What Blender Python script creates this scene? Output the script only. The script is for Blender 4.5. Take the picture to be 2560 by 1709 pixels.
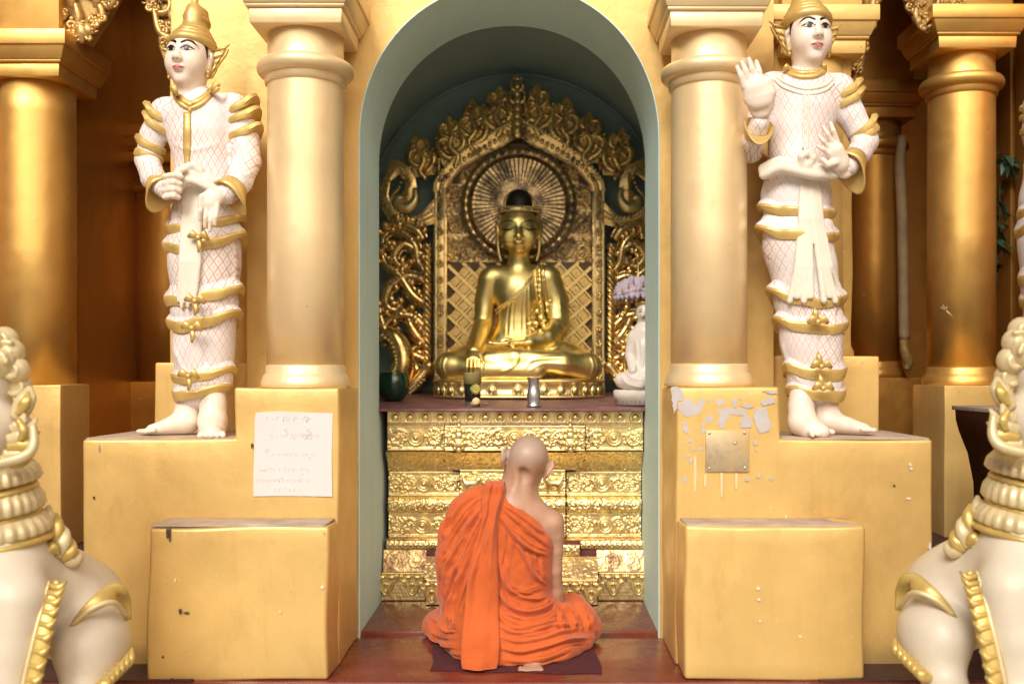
import bpy, bmesh, math, random
import numpy as np
from mathutils import Vector, Matrix, Euler
from mathutils.bvhtree import BVHTree

for _o in list(bpy.data.objects):
    bpy.data.objects.remove(_o)
scene = bpy.context.scene
COL = scene.collection
R = math.radians
PI = math.pi

# ---------------------------------------------------------------- camera
FOC = 2489.0                    # focal length in photo pixels (2560 wide)
VX, VY = 1340.0, 935.0          # vanishing point of the depth direction
CAMX, CAMZ = 0.098, 1.0
cam_d = bpy.data.cameras.new('camera'); cam = bpy.data.objects.new('camera', cam_d); COL.objects.link(cam)
cam.location = (CAMX, 0, CAMZ); cam.rotation_euler = (R(90), 0, 0)
cam_d.sensor_width = 36; cam_d.lens = 35.0
cam_d.shift_x = (1280 - VX) / 2560.0
cam_d.shift_y = (VY - 854.5) / 2560.0
cam_d.clip_start = 0.05; cam_d.clip_end = 400
cam_d.dof.use_dof = True; cam_d.dof.focus_distance = 3.6; cam_d.dof.aperture_fstop = 1.8
scene.camera = cam

# ---------------------------------------------------------------- sky, sun, exposure
SUN_EL, SUN_AZ = 38.0, -20.0      # elevation; azimuth from straight behind the camera (negative = from the left)
wd = bpy.data.worlds.new('World'); scene.world = wd; wd.use_nodes = True
nt = wd.node_tree; nt.nodes.clear()
wo = nt.nodes.new('ShaderNodeOutputWorld'); bg = nt.nodes.new('ShaderNodeBackground'); sk = nt.nodes.new('ShaderNodeTexSky')
sk.sky_type = 'NISHITA'; sk.sun_disc = False
sk.sun_elevation = R(SUN_EL); sk.sun_rotation = R(180 + SUN_AZ)
sk.air_density = 1.0; sk.dust_density = 6.0; sk.ozone_density = 1.0
bg.inputs['Strength'].default_value = 0.075
nt.links.new(sk.outputs[0], bg.inputs[0]); nt.links.new(bg.outputs[0], wo.inputs[0])
sl = bpy.data.lights.new('sun', 'SUN'); so = bpy.data.objects.new('sun', sl); COL.objects.link(so)
sl.energy = 2.5; sl.angle = R(26); sl.color = (1.0, 0.94, 0.84)
_d = Vector((math.sin(R(SUN_AZ)) * math.cos(R(SUN_EL)), -math.cos(R(SUN_AZ)) * math.cos(R(SUN_EL)), math.sin(R(SUN_EL))))
so.rotation_euler = _d.to_track_quat('Z', 'Y').to_euler(); so.location = (0, -6, 8)
scene.view_settings.view_transform = 'Standard'; scene.view_settings.look = 'None'
scene.view_settings.exposure = 0.33; scene.view_settings.gamma = 1.0
scene.render.engine = 'CYCLES'
scene.cycles.max_bounces = 8; scene.cycles.diffuse_bounces = 4; scene.cycles.glossy_bounces = 4; scene.cycles.transmission_bounces = 4; scene.cycles.transparent_max_bounces = 6

def ps(u, v, Y):
    """photo pixel (2560 wide) at depth Y -> world point"""
    return np.array([CAMX + (u - VX) / FOC * Y, Y, CAMZ - (v - VY) / FOC * Y])
K = 2560 / 2349.0
def pv(u, v, Y):
    return ps(u * K, v * K, Y)

# ---------------------------------------------------------------- object helpers
def link(name, me, mat=None, parent=None, loc=None):
    o = bpy.data.objects.new(name, me); COL.objects.link(o)
    if mat is not None and len(me.materials) == 0: me.materials.append(mat)
    if parent is not None: o.parent = parent
    if loc is not None: o.location = loc
    return o
def tag(o, label=None, cat=None, group=None, kind=None):
    if label: o['label'] = label
    if cat: o['category'] = cat
    if group: o['group'] = group
    if kind: o['kind'] = kind
    return o
def thing(name, label, cat, loc=(0, 0, 0), rz=0, group=None):
    o = bpy.data.objects.new(name, None); COL.objects.link(o)
    o.location = [float(c) for c in loc]; o.rotation_euler = (0, 0, rz); o.empty_display_size = .05
    return tag(o, label, cat, group)
def children(o):
    return [c for c in COL.objects if c.parent == o]
def copy_tree(o, parent=None):
    c = o.copy(); COL.objects.link(c)
    if parent is not None: c.parent = parent
    for ch in children(o): copy_tree(ch, c)
    return c
def mesh_np(name, V, Q, smooth=True, T=None):
    """V (n,3), Q (m,4) quads, T (k,3) tris"""
    V = np.asarray(V, np.float32); me = bpy.data.meshes.new(name)
    Q = np.zeros((0, 4), np.int32) if Q is None or len(Q) == 0 else np.asarray(Q, np.int32)
    T = np.zeros((0, 3), np.int32) if T is None or len(T) == 0 else np.asarray(T, np.int32)
    me.vertices.add(len(V)); me.vertices.foreach_set('co', V.ravel())
    nl = Q.size + T.size; me.loops.add(nl)
    me.loops.foreach_set('vertex_index', np.concatenate([Q.ravel(), T.ravel()]))
    npoly = len(Q) + len(T); me.polygons.add(npoly)
    st = np.concatenate([np.arange(len(Q)) * 4, len(Q) * 4 + np.arange(len(T)) * 3]).astype(np.int32)
    me.polygons.foreach_set('loop_start', st)
    me.polygons.foreach_set('use_smooth', np.full(npoly, smooth, bool))
    me.update(calc_edges=True); me.validate()
    return me
class MB:
    """collects simple shapes into one mesh"""
    def __init__(s): s.v = []; s.f = []; s.sm = []
    def poly(s, vs, fs, smooth=False):
        b = len(s.v); s.v += [tuple(float(c) for c in v) for v in vs]
        s.f += [[b + i for i in f] for f in fs]; s.sm += [smooth] * len(fs)
        return s
    def box(s, x0, x1, y0, y1, z0, z1):
        v = [(x0, y0, z0), (x1, y0, z0), (x1, y1, z0), (x0, y1, z0), (x0, y0, z1), (x1, y0, z1), (x1, y1, z1), (x0, y1, z1)]
        return s.poly(v, [(0, 3, 2, 1), (4, 5, 6, 7), (0, 1, 5, 4), (1, 2, 6, 5), (2, 3, 7, 6), (3, 0, 4, 7)])
    def lathe(s, prof, n=48, c=(0, 0, 0), smooth=True, a0=0, a1=2 * PI, caps=True):
        full = abs(a1 - a0 - 2 * PI) < 1e-6; m = n if full else n + 1
        V = []
        for i in range(m):
            a = a0 + (a1 - a0) * i / n
            for r, z in prof: V.append((c[0] + r * math.cos(a), c[1] + r * math.sin(a), c[2] + z))
        k = len(prof); F = []
        for i in range(n):
            j = (i + 1) % m
            for q in range(k - 1): F.append((i * k + q, j * k + q, j * k + q + 1, i * k + q + 1))
        s.poly(V, F, smooth)
        if full and caps:
            b = len(s.v) - len(V)
            if prof[0][0] > 1e-5: s.f.append([b + i * k for i in range(n)][::-1]); s.sm.append(False)
            if prof[-1][0] > 1e-5: s.f.append([b + i * k + k - 1 for i in range(n)]); s.sm.append(False)
        return s
    def prism(s, poly, y0, y1, smooth=False):
        """outline (x,z) counter-clockwise seen from -y, extruded from y0 (front) to y1"""
        n = len(poly); V = [(x, y0, z) for x, z in poly] + [(x, y1, z) for x, z in poly]
        F = [list(range(n)), list(range(2 * n - 1, n - 1, -1))]
        s.poly(V, F, smooth)
        b = len(s.v) - 2 * n
        for i in range(n):
            j = (i + 1) % n; s.f.append([b + i, b + n + i, b + n + j, b + j]); s.sm.append(smooth)
        return s
    def tube(s, pts, rad, n=8, flat=1.0, up=(0, 1, 0), caps=True):
        """tapered tube along points; cross-section flattened along 'up' by flat"""
        P = np.asarray(pts, float); m = len(P)
        rad = np.full(m, rad) if np.isscalar(rad) else np.interp(np.linspace(0, 1, m), np.linspace(0, 1, len(rad)), rad)
        T = np.gradient(P, axis=0); T /= np.linalg.norm(T, axis=1)[:, None] + 1e-9
        up = np.asarray(up, float); V = []
        for i in range(m):
            a = np.cross(T[i], up)
            if np.linalg.norm(a) < 1e-3: a = np.cross(T[i], (0.3, 0.2, 1))
            a /= np.linalg.norm(a); b = np.cross(a, T[i])
            for q in range(n):
                t = 2 * PI * q / n
                V.append(P[i] + rad[i] * (math.cos(t) * a + math.sin(t) * b * flat))
        F = []
        for i in range(m - 1):
            for q in range(n):
                r2 = (q + 1) % n; F.append((i * n + q, (i + 1) * n + q, (i + 1) * n + r2, i * n + r2))
        if caps:
            F.append(list(range(n))); F.append(list(range((m - 1) * n, m * n))[::-1])
        return s.poly(V, F, True)
    def ball(s, c, r, n=10, m=6, sc=(1, 1, 1)):
        V = [(c[0], c[1], c[2] - r * sc[2])]
        for j in range(1, m):
            t = -PI / 2 + PI * j / m
            for i in range(n):
                a = 2 * PI * i / n
                V.append((c[0] + r * sc[0] * math.cos(t) * math.cos(a), c[1] + r * sc[1] * math.cos(t) * math.sin(a), c[2] + r * sc[2] * math.sin(t)))
        V.append((c[0], c[1], c[2] + r * sc[2])); F = []
        for i in range(n):
            j = (i + 1) % n; F.append((0, 1 + j, 1 + i))
            for q in range(m - 2): F.append((1 + q * n + i, 1 + q * n + j, 1 + (q + 1) * n + j, 1 + (q + 1) * n + i))
            F.append((1 + (m - 2) * n + i, 1 + (m - 2) * n + j, len(V) - 1))
        return s.poly(V, F, True)
    def grid(s, G, smooth=True, close_u=False):
        """G (nu,nv,3) grid of points"""
        G = np.asarray(G); nu, nv = G.shape[:2]; F = []
        for i in range(nu if close_u else nu - 1):
            j = (i + 1) % nu
            for q in range(nv - 1): F.append((i * nv + q, j * nv + q, j * nv + q + 1, i * nv + q + 1))
        return s.poly(G.reshape(-1, 3), F, smooth)
    def mesh(s, name, off=None):
        me = bpy.data.meshes.new(name)
        V = s.v if off is None else [(x - off[0], y - off[1], z - off[2]) for x, y, z in s.v]
        me.from_pydata(V, [], s.f); me.polygons.foreach_set('use_smooth', s.sm); me.validate(); me.update()
        return me
    def build(s, name, mat, parent=None, bevel=0, off=None, loc=None, seg=2):
        if off is None and parent is not None: off = origin(parent)
        me = s.mesh(name, off)
        if bevel > 0: bevel_mesh(me, bevel, seg)
        return link(name, me, mat, parent, loc)
def origin(o):
    v = Vector((0, 0, 0))
    while o is not None: v += o.location; o = o.parent
    return tuple(v)
def bevel_mesh(me, w, seg=2):
    bm = bmesh.new(); bm.from_mesh(me)
    bmesh.ops.remove_doubles(bm, verts=bm.verts, dist=1e-5)
    ed = [e for e in bm.edges if len(e.link_faces) == 2 and e.calc_face_angle(0) > R(25)]
    bmesh.ops.bevel(bm, geom=ed, offset=w, segments=seg, affect='EDGES', profile=0.5, clamp_overlap=True)
    for f in bm.faces: f.smooth = True
    bm.to_mesh(me); bm.free()
    try: me.set_sharp_from_angle(angle=R(40))
    except Exception: pass
def rough_mesh(me, amp, scale, seed=0):
    """uneven hand-made plaster: nudges vertices"""
    n = len(me.vertices); V = np.zeros(n * 3, np.float32); me.vertices.foreach_get('co', V); V = V.reshape(-1, 3)
    V += amp * vnoise(V * scale + seed * 7.3)
    me.vertices.foreach_set('co', V.ravel()); me.update()
def vnoise(P):
    """cheap smooth vector noise from sines"""
    a = np.sin(P[:, 0] * 1.7 + 1.3 * np.sin(P[:, 1] * 2.1 + P[:, 2])) + np.sin(P[:, 2] * 2.3 + P[:, 1] * 1.1)
    b = np.sin(P[:, 1] * 1.9 + 1.1 * np.sin(P[:, 2] * 1.7 + P[:, 0])) + np.sin(P[:, 0] * 2.6 - P[:, 2])
    c = np.sin(P[:, 2] * 2.0 + 1.2 * np.sin(P[:, 0] * 1.5 + P[:, 1])) + np.sin(P[:, 1] * 2.4 + P[:, 0] * 1.3)
    return .5 * np.stack([a, b, c], 1)
def bez(pts, n=24):
    """Catmull-Rom through points"""
    P = np.asarray(pts, float); P = np.vstack([2 * P[0] - P[1], P, 2 * P[-1] - P[-2]])
    m = len(P) - 3; out = []
    for t in np.linspace(0, m - 1e-6, n):
        i = int(t); u = t - i; a, b, c, d = P[i:i + 4]
        out.append(.5 * ((2 * b) + (c - a) * u + (2 * a - 5 * b + 4 * c - d) * u * u + (3 * b - a - 3 * c + d) * u ** 3))
    return np.array(out)

# ---------------------------------------------------------------- signed-distance modelling (continuous organic surfaces)
def smin(a, b, k):
    if k <= 0: return np.minimum(a, b)
    h = np.maximum(k - np.abs(a - b), 0) / k
    return np.minimum(a, b) - h * h * k * .25
class SD:
    def __init__(s): s.ops = []; s.lo = np.full(3, 1e9); s.hi = np.full(3, -1e9)
    def _b(s, P, r):
        P = np.atleast_2d(P); s.lo = np.minimum(s.lo, P.min(0) - r); s.hi = np.maximum(s.hi, P.max(0) + r)
    def raw(s, fn, k=.01, op='+'): s.ops.append((op, fn, k)); return s
    def cap(s, a, b, ra, rb=None, k=.02, op='+', flat=None):
        """round cone; flat=(axis vector, factor) squashes along an axis"""
        a = np.asarray(a, np.float32); b = np.asarray(b, np.float32); rb = ra if rb is None else rb
        if op == '+': s._b(np.stack([a, b]), max(ra, rb))
        if flat is not None:
            ax = np.asarray(flat[0], np.float32); ax = ax / np.linalg.norm(ax); fk = flat[1]
        else: ax = None
        ba = b - a; L2 = float(ba @ ba) + 1e-12
        def fn(P):
            pa = P - a; t = np.clip((pa @ ba) / L2, 0, 1)
            q = pa - t[:, None] * ba; r = ra + (rb - ra) * t
            if ax is not None:
                c = q @ ax; q = q + (c * (1 / fk - 1))[:, None] * ax
                d = np.sqrt((q * q).sum(1)) - r
                return d * min(1, .5 + .5 * fk)
            return np.sqrt((q * q).sum(1)) - r
        s.ops.append((op, fn, k)); return s
    def chain(s, pts, rad, k=.02, op='+', flat=None, n=None):
        P = np.asarray(pts, float)
        if n: 
            rr = np.interp(np.linspace(0, 1, n), np.linspace(0, 1, len(rad) if not np.isscalar(rad) else 1), rad) if not np.isscalar(rad) else np.full(n, rad)
            P = bez(P, n); rad = rr
        rad = np.full(len(P), rad) if np.isscalar(rad) else np.asarray(rad, float)
        if len(rad) != len(P): rad = np.interp(np.linspace(0, 1, len(P)), np.linspace(0, 1, len(rad)), rad)
        tmp = SD()
        for i in range(len(P) - 1): tmp.cap(P[i], P[i + 1], rad[i], rad[i + 1], 0, '+', flat)
        fns = [o_[1] for o_ in tmp.ops]; ks = .25 * float(np.min(rad))
        if op == '+': s.lo = np.minimum(s.lo, tmp.lo); s.hi = np.maximum(s.hi, tmp.hi)
        def fn(Q):
            d = fns[0](Q)
            for f_ in fns[1:]: d = smin(d, f_(Q), ks)
            return d
        s.ops.append((op, fn, k)); return s
    def ell(s, c, r, k=.02, op='+', rot=None):
        c = np.asarray(c, np.float32); r = np.asarray(r, np.float32)
        M = np.array(Euler([R(x) for x in rot]).to_matrix(), np.float32) if rot is not None else None
        if op == '+': s._b(c, float(r.max()))
        def fn(P):
            q = P - c
            if M is not None: q = q @ M
            k0 = np.sqrt(((q / r) ** 2).sum(1)); k1 = np.sqrt(((q / (r * r)) ** 2).sum(1)) + 1e-6
            return k0 * (k0 - 1) / k1
        s.ops.append((op, fn, k)); return s
    def box(s, c, h, rr=.01, k=.01, op='+', rot=None):
        c = np.asarray(c, np.float32); h = np.asarray(h, np.float32) - rr
        M = np.array(Euler([R(x) for x in rot]).to_matrix(), np.float32) if rot is not None else None
        if op == '+': s._b(c, float(np.linalg.norm(h) + rr))
        def fn(P):
            q = P - c
            if M is not None: q = q @ M
            q = np.abs(q) - h
            return np.sqrt((np.maximum(q, 0) ** 2).sum(1)) + np.minimum(q.max(1), 0) - rr
        s.ops.append((op, fn, k)); return s
    def val(s, P):
        d = np.full(len(P), 1e3, np.float32)
        for op, fn, k in s.ops:
            e = fn(P)
            if op == '+': d = smin(d, e, k)
            elif op == '-': d = -smin(-d, e, k)
            elif op == '&': d = -smin(-d, -e, k)
            elif op == 'd': d = d + e
        return d
    def mesh(s, name, h=.006, off=(0, 0, 0), pad=.02, smooth_it=1, post=None):
        lo = s.lo - pad; hi = s.hi + pad; B = 4
        nb = np.ceil((hi - lo) / (h * B)).astype(int) + 1; n = nb * B
        bc = [lo[i] + (np.arange(nb[i]) * B + 1.5) * h for i in range(3)]
        C = np.stack(np.meshgrid(*bc, indexing='ij'), -1).reshape(-1, 3).astype(np.float32)
        cv = s.val(C)
        act = np.abs(cv) < h * B * 1.9 + .012
        vals = np.repeat(np.repeat(np.repeat(cv.reshape(nb), B, 0), B, 1), B, 2)
        idx = np.argwhere(act.reshape(nb))
        o = np.stack(np.meshgrid(*[np.arange(B)] * 3, indexing='ij'), -1).reshape(-1, 3)
        G = (idx[:, None, :] * B + o[None]).reshape(-1, 3)
        fv = np.empty(len(G), np.float32)
        for i in range(0, len(G), 200000):
            fv[i:i + 200000] = s.val((lo + G[i:i + 200000] * h).astype(np.float32))
        vals[G[:, 0], G[:, 1], G[:, 2]] = fv
        V, Q = surface_net(vals)
        V = lo + V * h
        for _ in range(smooth_it): V = relax(V, Q, .5)
        if post is not None: V = post(V, vnormals(V, Q))
        V = V - np.asarray(off)
        return mesh_np(name, V, Q)
def surface_net(v):
    ins = v < 0
    c = sum(ins[i:ins.shape[0] - 1 + i, j:ins.shape[1] - 1 + j, k:ins.shape[2] - 1 + k].astype(np.int8) for i in (0, 1) for j in (0, 1) for k in (0, 1))
    A = np.argwhere((c > 0) & (c < 8)); ids = np.full(c.shape, -1, np.int64); ids[A[:, 0], A[:, 1], A[:, 2]] = np.arange(len(A))
    acc = np.zeros((len(A), 3)); cnt = np.zeros(len(A)); cor = [(i, j, k) for i in (0, 1) for j in (0, 1) for k in (0, 1)]
    cv = {q: v[A[:, 0] + q[0], A[:, 1] + q[1], A[:, 2] + q[2]] for q in cor}
    for p in cor:
        for ax in range(3):
            if p[ax]: continue
            q = list(p); q[ax] = 1; q = tuple(q)
            a, b = cv[p], cv[q]; m = (a < 0) != (b < 0)
            t = np.where(m, a / np.where(m, a - b, 1), 0)
            e = np.array(p, float)[None].repeat(len(A), 0); e[:, ax] = t
            acc[m] += e[m]; cnt[m] += 1
    V = A + acc / cnt[:, None]
    Q = []
    for ax in range(3):
        sl0 = [slice(None)] * 3; sl1 = [slice(None)] * 3; sl0[ax] = slice(0, -1); sl1[ax] = slice(1, None)
        E = np.argwhere(ins[tuple(sl0)] != ins[tuple(sl1)])
        u, w = [(1, 2), (2, 0), (0, 1)][ax]
        ok = (E[:, u] > 0) & (E[:, w] > 0) & (E[:, u] < v.shape[u] - 1) & (E[:, w] < v.shape[w] - 1); E = E[ok]
        s0 = ins[E[:, 0], E[:, 1], E[:, 2]]
        def g(du, dw):
            I = E.copy(); I[:, u] -= du; I[:, w] -= dw; return ids[I[:, 0], I[:, 1], I[:, 2]]
        q = np.stack([g(1, 1), g(0, 1), g(0, 0), g(1, 0)], 1)
        q[~s0] = q[~s0][:, ::-1]; Q.append(q)
    Q = np.concatenate(Q); Q = Q[(Q >= 0).all(1)]
    return V, Q
def relax(V, Q, f):
    acc = np.zeros_like(V); cnt = np.zeros(len(V))
    for i in range(4):
        a, b = Q[:, i], Q[:, (i + 1) % 4]
        for ax in range(3):
            acc[:, ax] += np.bincount(a, V[b, ax], len(V)) + np.bincount(b, V[a, ax], len(V))
        cnt += np.bincount(a, minlength=len(V)) + np.bincount(b, minlength=len(V))
    return V + f * (acc / np.maximum(cnt, 1)[:, None] - V)
def vnormals(V, Q):
    N = np.cross(V[Q[:, 2]] - V[Q[:, 0]], V[Q[:, 3]] - V[Q[:, 1]]); out = np.zeros_like(V)
    for i in range(4):
        for ax in range(3): out[:, ax] += np.bincount(Q[:, i], N[:, ax], len(V))
    return out / (np.linalg.norm(out, axis=1)[:, None] + 1e-12)
def seg_dist2(U, W, pts):
    """distance of (U,W) points to a polyline, with signed side and arc parameter"""
    pts = np.asarray(pts, float); best = np.full(len(U), 1e9); side = np.zeros(len(U)); par = np.zeros(len(U)); n = len(pts) - 1
    for i in range(n):
        ax, ay = pts[i]; bx, by = pts[i + 1]; dx, dy = bx - ax, by - ay; L = dx * dx + dy * dy + 1e-12
        t = np.clip(((U - ax) * dx + (W - ay) * dy) / L, 0, 1)
        ex = U - ax - t * dx; ey = W - ay - t * dy; d = np.sqrt(ex * ex + ey * ey)
        m = d < best; best = np.where(m, d, best); side = np.where(m, np.sign(dx * ey - dy * ex), side); par = np.where(m, (i + t) / n, par)
    return best, side, par
def project_patch(tree, poly, org, axx, axz, dirv, lift=.0012, n=10, name='patch'):
    """polygon (x,z in local face axes) laid onto a surface by ray casting along dirv: a thin painted skin"""
    org = Vector(org); axx = Vector(axx); axz = Vector(axz); dirv = Vector(dirv).normalized()
    poly = np.asarray(poly, float); c = poly.mean(0); m = len(poly)
    rings = np.linspace(0, 1, n)
    V = []; F = []
    def cast(p):
        o = org + axx * float(p[0]) + axz * float(p[1]) - dirv * .3
        h, nn, _, _ = tree.ray_cast(o, dirv, .9)
        if h is None: h = org + axx * float(p[0]) + axz * float(p[1]); nn = -dirv
        return h - dirv * lift
    V.append(cast(c))
    for r in rings[1:]:
        for i in range(m): V.append(cast(c + (poly[i] - c) * r))
    for i in range(m): F.append((0, 1 + i, 1 + (i + 1) % m))
    for q in range(n - 2):
        for i in range(m):
            j = (i + 1) % m; F.append((1 + q * m + i, 1 + (q + 1) * m + i, 1 + (q + 1) * m + j, 1 + q * m + j))
    me = bpy.data.meshes.new(name); me.from_pydata([tuple(v) for v in V], [], F)
    me.polygons.foreach_set('use_smooth', [True] * len(F)); me.update()
    return me
def band_poly(pts, wid):
    """2-D outline of a tapering stroke"""
    P = np.asarray(pts, float); T = np.gradient(P, axis=0); T /= np.linalg.norm(T, axis=1)[:, None] + 1e-9
    N = np.stack([-T[:, 1], T[:, 0]], 1); w = np.interp(np.linspace(0, 1, len(P)), np.linspace(0, 1, len(wid)), wid)[:, None]
    return np.vstack([P + N * w, (P - N * w)[::-1]])
def stroke_patch(tree, pts, wid, org, axx, axz, dirv, lift=.0015, name='stroke', n=16):
    """tapering painted stroke laid onto a surface"""
    P = bez([(x, z) for x, z in pts], n); T = np.gradient(P, axis=0); T /= np.linalg.norm(T, axis=1)[:, None] + 1e-9
    N = np.stack([-T[:, 1], T[:, 0]], 1); w = np.interp(np.linspace(0, 1, n), np.linspace(0, 1, len(wid)), wid)[:, None]
    org = Vector(org); axx = Vector(axx); axz = Vector(axz); dirv = Vector(dirv).normalized(); V = []; F = []
    for off in (-1, -.33, .33, 1):
        for p in P + N * w * off:
            o = org + axx * float(p[0]) + axz * float(p[1]); h, nn, _, _ = tree.ray_cast(o - dirv * .3, dirv, .9)
            V.append((h if h is not None else o) - dirv * lift)
    for a in range(3):
        for i in range(n - 1): F.append((a * n + i, a * n + i + 1, (a + 1) * n + i + 1, (a + 1) * n + i))
    me = bpy.data.meshes.new(name); me.from_pydata([tuple(v) for v in V], [], F)
    me.polygons.foreach_set('use_smooth', [True] * len(F)); me.update(); return me
def tree_of(me):
    return BVHTree.FromPolygons([v.co for v in me.vertices], [tuple(p.vertices) for p in me.polygons])

# ---------------------------------------------------------------- materials
MATS = {}
def nodes_of(name):
    m = bpy.data.materials.new(name); m.use_nodes = True; t = m.node_tree
    b = t.nodes['Principled BSDF']; MATS[name] = m
    return m, t, b
def N(t, kind, **kw):
    n = t.nodes.new(kind)
    for k, v in kw.items():
        if k in n.inputs.keys() if hasattr(n.inputs, 'keys') else False: n.inputs[k].default_value = v
        else: setattr(n, k, v)
    return n
def ramp(t, src, stops):
    r = t.nodes.new('ShaderNodeValToRGB'); e = r.color_ramp.elements
    while len(e) > 1: e.remove(e[-1])
    e[0].position = stops[0][0]; e[0].color = (*stops[0][1], 1) if len(stops[0][1]) == 3 else stops[0][1]
    for p, c in stops[1:]:
        x = e.new(p); x.color = (*c, 1) if len(c) == 3 else c
    t.links.new(src, r.inputs[0]); return r.outputs[0]
def noise(t, scale, detail=4, rough=.55, vec=None, dist=0):
    n = t.nodes.new('ShaderNodeTexNoise'); n.inputs['Scale'].default_value = scale; n.inputs['Detail'].default_value = detail
    n.inputs['Roughness'].default_value = rough; n.inputs['Distortion'].default_value = dist
    if vec is not None: t.links.new(vec, n.inputs['Vector'])
    return n.outputs['Fac']
def objco(t, sc=(1, 1, 1), kind='Object'):
    tc = t.nodes.new('ShaderNodeTexCoord'); mp = t.nodes.new('ShaderNodeMapping'); mp.inputs['Scale'].default_value = sc
    t.links.new(tc.outputs[kind], mp.inputs['Vector']); return mp.outputs[0]
def wco(t, sc=(1, 1, 1)):
    g = t.nodes.new('ShaderNodeNewGeometry'); mp = t.nodes.new('ShaderNodeMapping'); mp.inputs['Scale'].default_value = sc
    t.links.new(g.outputs['Position'], mp.inputs['Vector']); return mp.outputs[0]
def mixc(t, fac, a, b, mode='MIX'):
    m = t.nodes.new('ShaderNodeMix'); m.data_type = 'RGBA'; m.blend_type = mode
    for i, x in ((0, fac), (6, a), (7, b)):
        if isinstance(x, (int, float)): m.inputs[i].default_value = x
        elif isinstance(x, tuple): m.inputs[i].default_value = (*x, 1) if len(x) == 3 else x
        else: t.links.new(x, m.inputs[i])
    return m.outputs[2]
def bump(t, b, h, strength=.2, dist=.002):
    n = t.nodes.new('ShaderNodeBump'); n.inputs['Strength'].default_value = strength; n.inputs['Distance'].default_value = dist
    t.links.new(h, n.inputs['Height']); t.links.new(n.outputs[0], b.inputs['Normal'])
def math_(t, op, a, b=None):
    m = t.nodes.new('ShaderNodeMath'); m.operation = op
    for i, x in ((0, a), (1, b)):
        if x is None: continue
        if isinstance(x, (int, float)): m.inputs[i].default_value = x
        else: t.links.new(x, m.inputs[i])
    return m.outputs[0]
def simple(name, col, rough=.5, metal=0, var=.12, vscale=6, bstr=.15, bscale=60, bdist=.001, spec=None, sss=0, dirt=None, dirt_scale=3, dirt_lo=.6, dirt_hi=.75, rvar=0, streak=0):
    m, t, b = nodes_of(name); co = wco(t)
    n1 = noise(t, vscale, 5, .6, co)
    c0 = tuple(c * (1 - var) for c in col); c1 = tuple(min(1, c * (1 + var)) for c in col)
    out = ramp(t, n1, [(.3, c0), (.7, c1)])
    if streak:
        n3 = noise(t, 5, 5, .65, wco(t, (3.0, 3.0, .35)))
        out = mixc(t, ramp(t, n3, [(.52, (0, 0, 0)), (.75, (streak,) * 3)]), out, tuple(c * .45 for c in col))
    if dirt:
        n2 = noise(t, dirt_scale, 8, .7, co)
        out = mixc(t, ramp(t, n2, [(dirt_lo, (0, 0, 0)), (dirt_hi, (1, 1, 1))]), out, dirt)
    t.links.new(out, b.inputs['Base Color'])
    b.inputs['Roughness'].default_value = rough; b.inputs['Metallic'].default_value = metal
    if rvar:
        t.links.new(ramp(t, noise(t, vscale * 2.3, 4, .6, co), [(.3, (rough - rvar,) * 3), (.7, (rough + rvar,) * 3)]), b.inputs['Roughness'])
    if spec is not None: b.inputs['Specular IOR Level'].default_value = spec
    if sss:
        b.inputs['Subsurface Weight'].default_value = sss; b.inputs['Subsurface Radius'].default_value = (.02, .008, .004); b.inputs['Subsurface Scale'].default_value = .5
    if bstr: bump(t, b, noise(t, bscale, 5, .6, co), bstr, bdist)
    return m
# ================================================================ materials of the place
def gold_paint(name, col, metal=.45, rough=.42, dirt=.0, bst=.25, stain=.25, bsc=22):
    m, t, b = nodes_of(name); co = wco(t)
    c = ramp(t, noise(t, 2.2, 6, .6, co), [(.28, tuple(x * .86 for x in col)), (.72, tuple(min(1, x * 1.1) for x in col))])
    c = mixc(t, ramp(t, noise(t, 6.0, 8, .7, wco(t, (1, 1, .55))), [(.55, (0, 0, 0)), (.78, (stain,) * 3)]), c, tuple(x * y for x, y in zip(col, (.62, .5, .4))))
    c = mixc(t, ramp(t, noise(t, 4, 6, .7, wco(t, (4, 4, .28))), [(.56, (0, 0, 0)), (.8, (stain * .9,) * 3)]), c, tuple(x * y for x, y in zip(col, (.7, .6, .5))))
    # small chips and specks of bare plaster / dirt
    sp = noise(t, 46, 3, .5, co)
    c = mixc(t, ramp(t, sp, [(.735, (0, 0, 0)), (.75, (.8, .8, .8))]), c, (.72, .66, .58))
    sp2 = noise(t, 33, 4, .6, wco(t, (1.3, 1, .8)))
    c = mixc(t, ramp(t, sp2, [(.72, (0, 0, 0)), (.76, (.75, .75, .75))]), c, (.10, .06, .035))
    t.links.new(c, b.inputs['Base Color'])
    b.inputs['Metallic'].default_value = metal
    t.links.new(ramp(t, noise(t, 9, 5, .6, co), [(.3, (rough - .07,) * 3), (.7, (rough + .1,) * 3)]), b.inputs['Roughness'])
    h = noise(t, bsc, 7, .62, co); h2 = noise(t, 120, 3, .6, wco(t, (1, 1, .25)))
    bump(t, b, math_(t, 'ADD', h, math_(t, 'MULTIPLY', h2, .12)), bst, .006)
    return m
GOLDW = gold_paint('gold_wall_paint', (.78, .53, .19), metal=.42, stain=.42)
GOLDC = gold_paint('gold_column_paint', (.86, .54, .16), metal=.8, rough=.43, bst=.12, stain=.12)
GOLDN = gold_paint('gold_front_column_sunlit', (.90, .70, .40), metal=.38, rough=.38, bst=.14, stain=.14)  # paler copy of the gold: direct light on the front columns put into colour
GOLDD = gold_paint('gold_recess_shaded', (.58, .29, .06), metal=.7, rough=.36, stain=.3)  # darker copy of the gold: shade of the recess put into the colour
GOLDR = gold_paint('gold_rough_render', (.5, .32, .09), metal=.4, rough=.5, bst=1.0, stain=.6, bsc=9)
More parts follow.
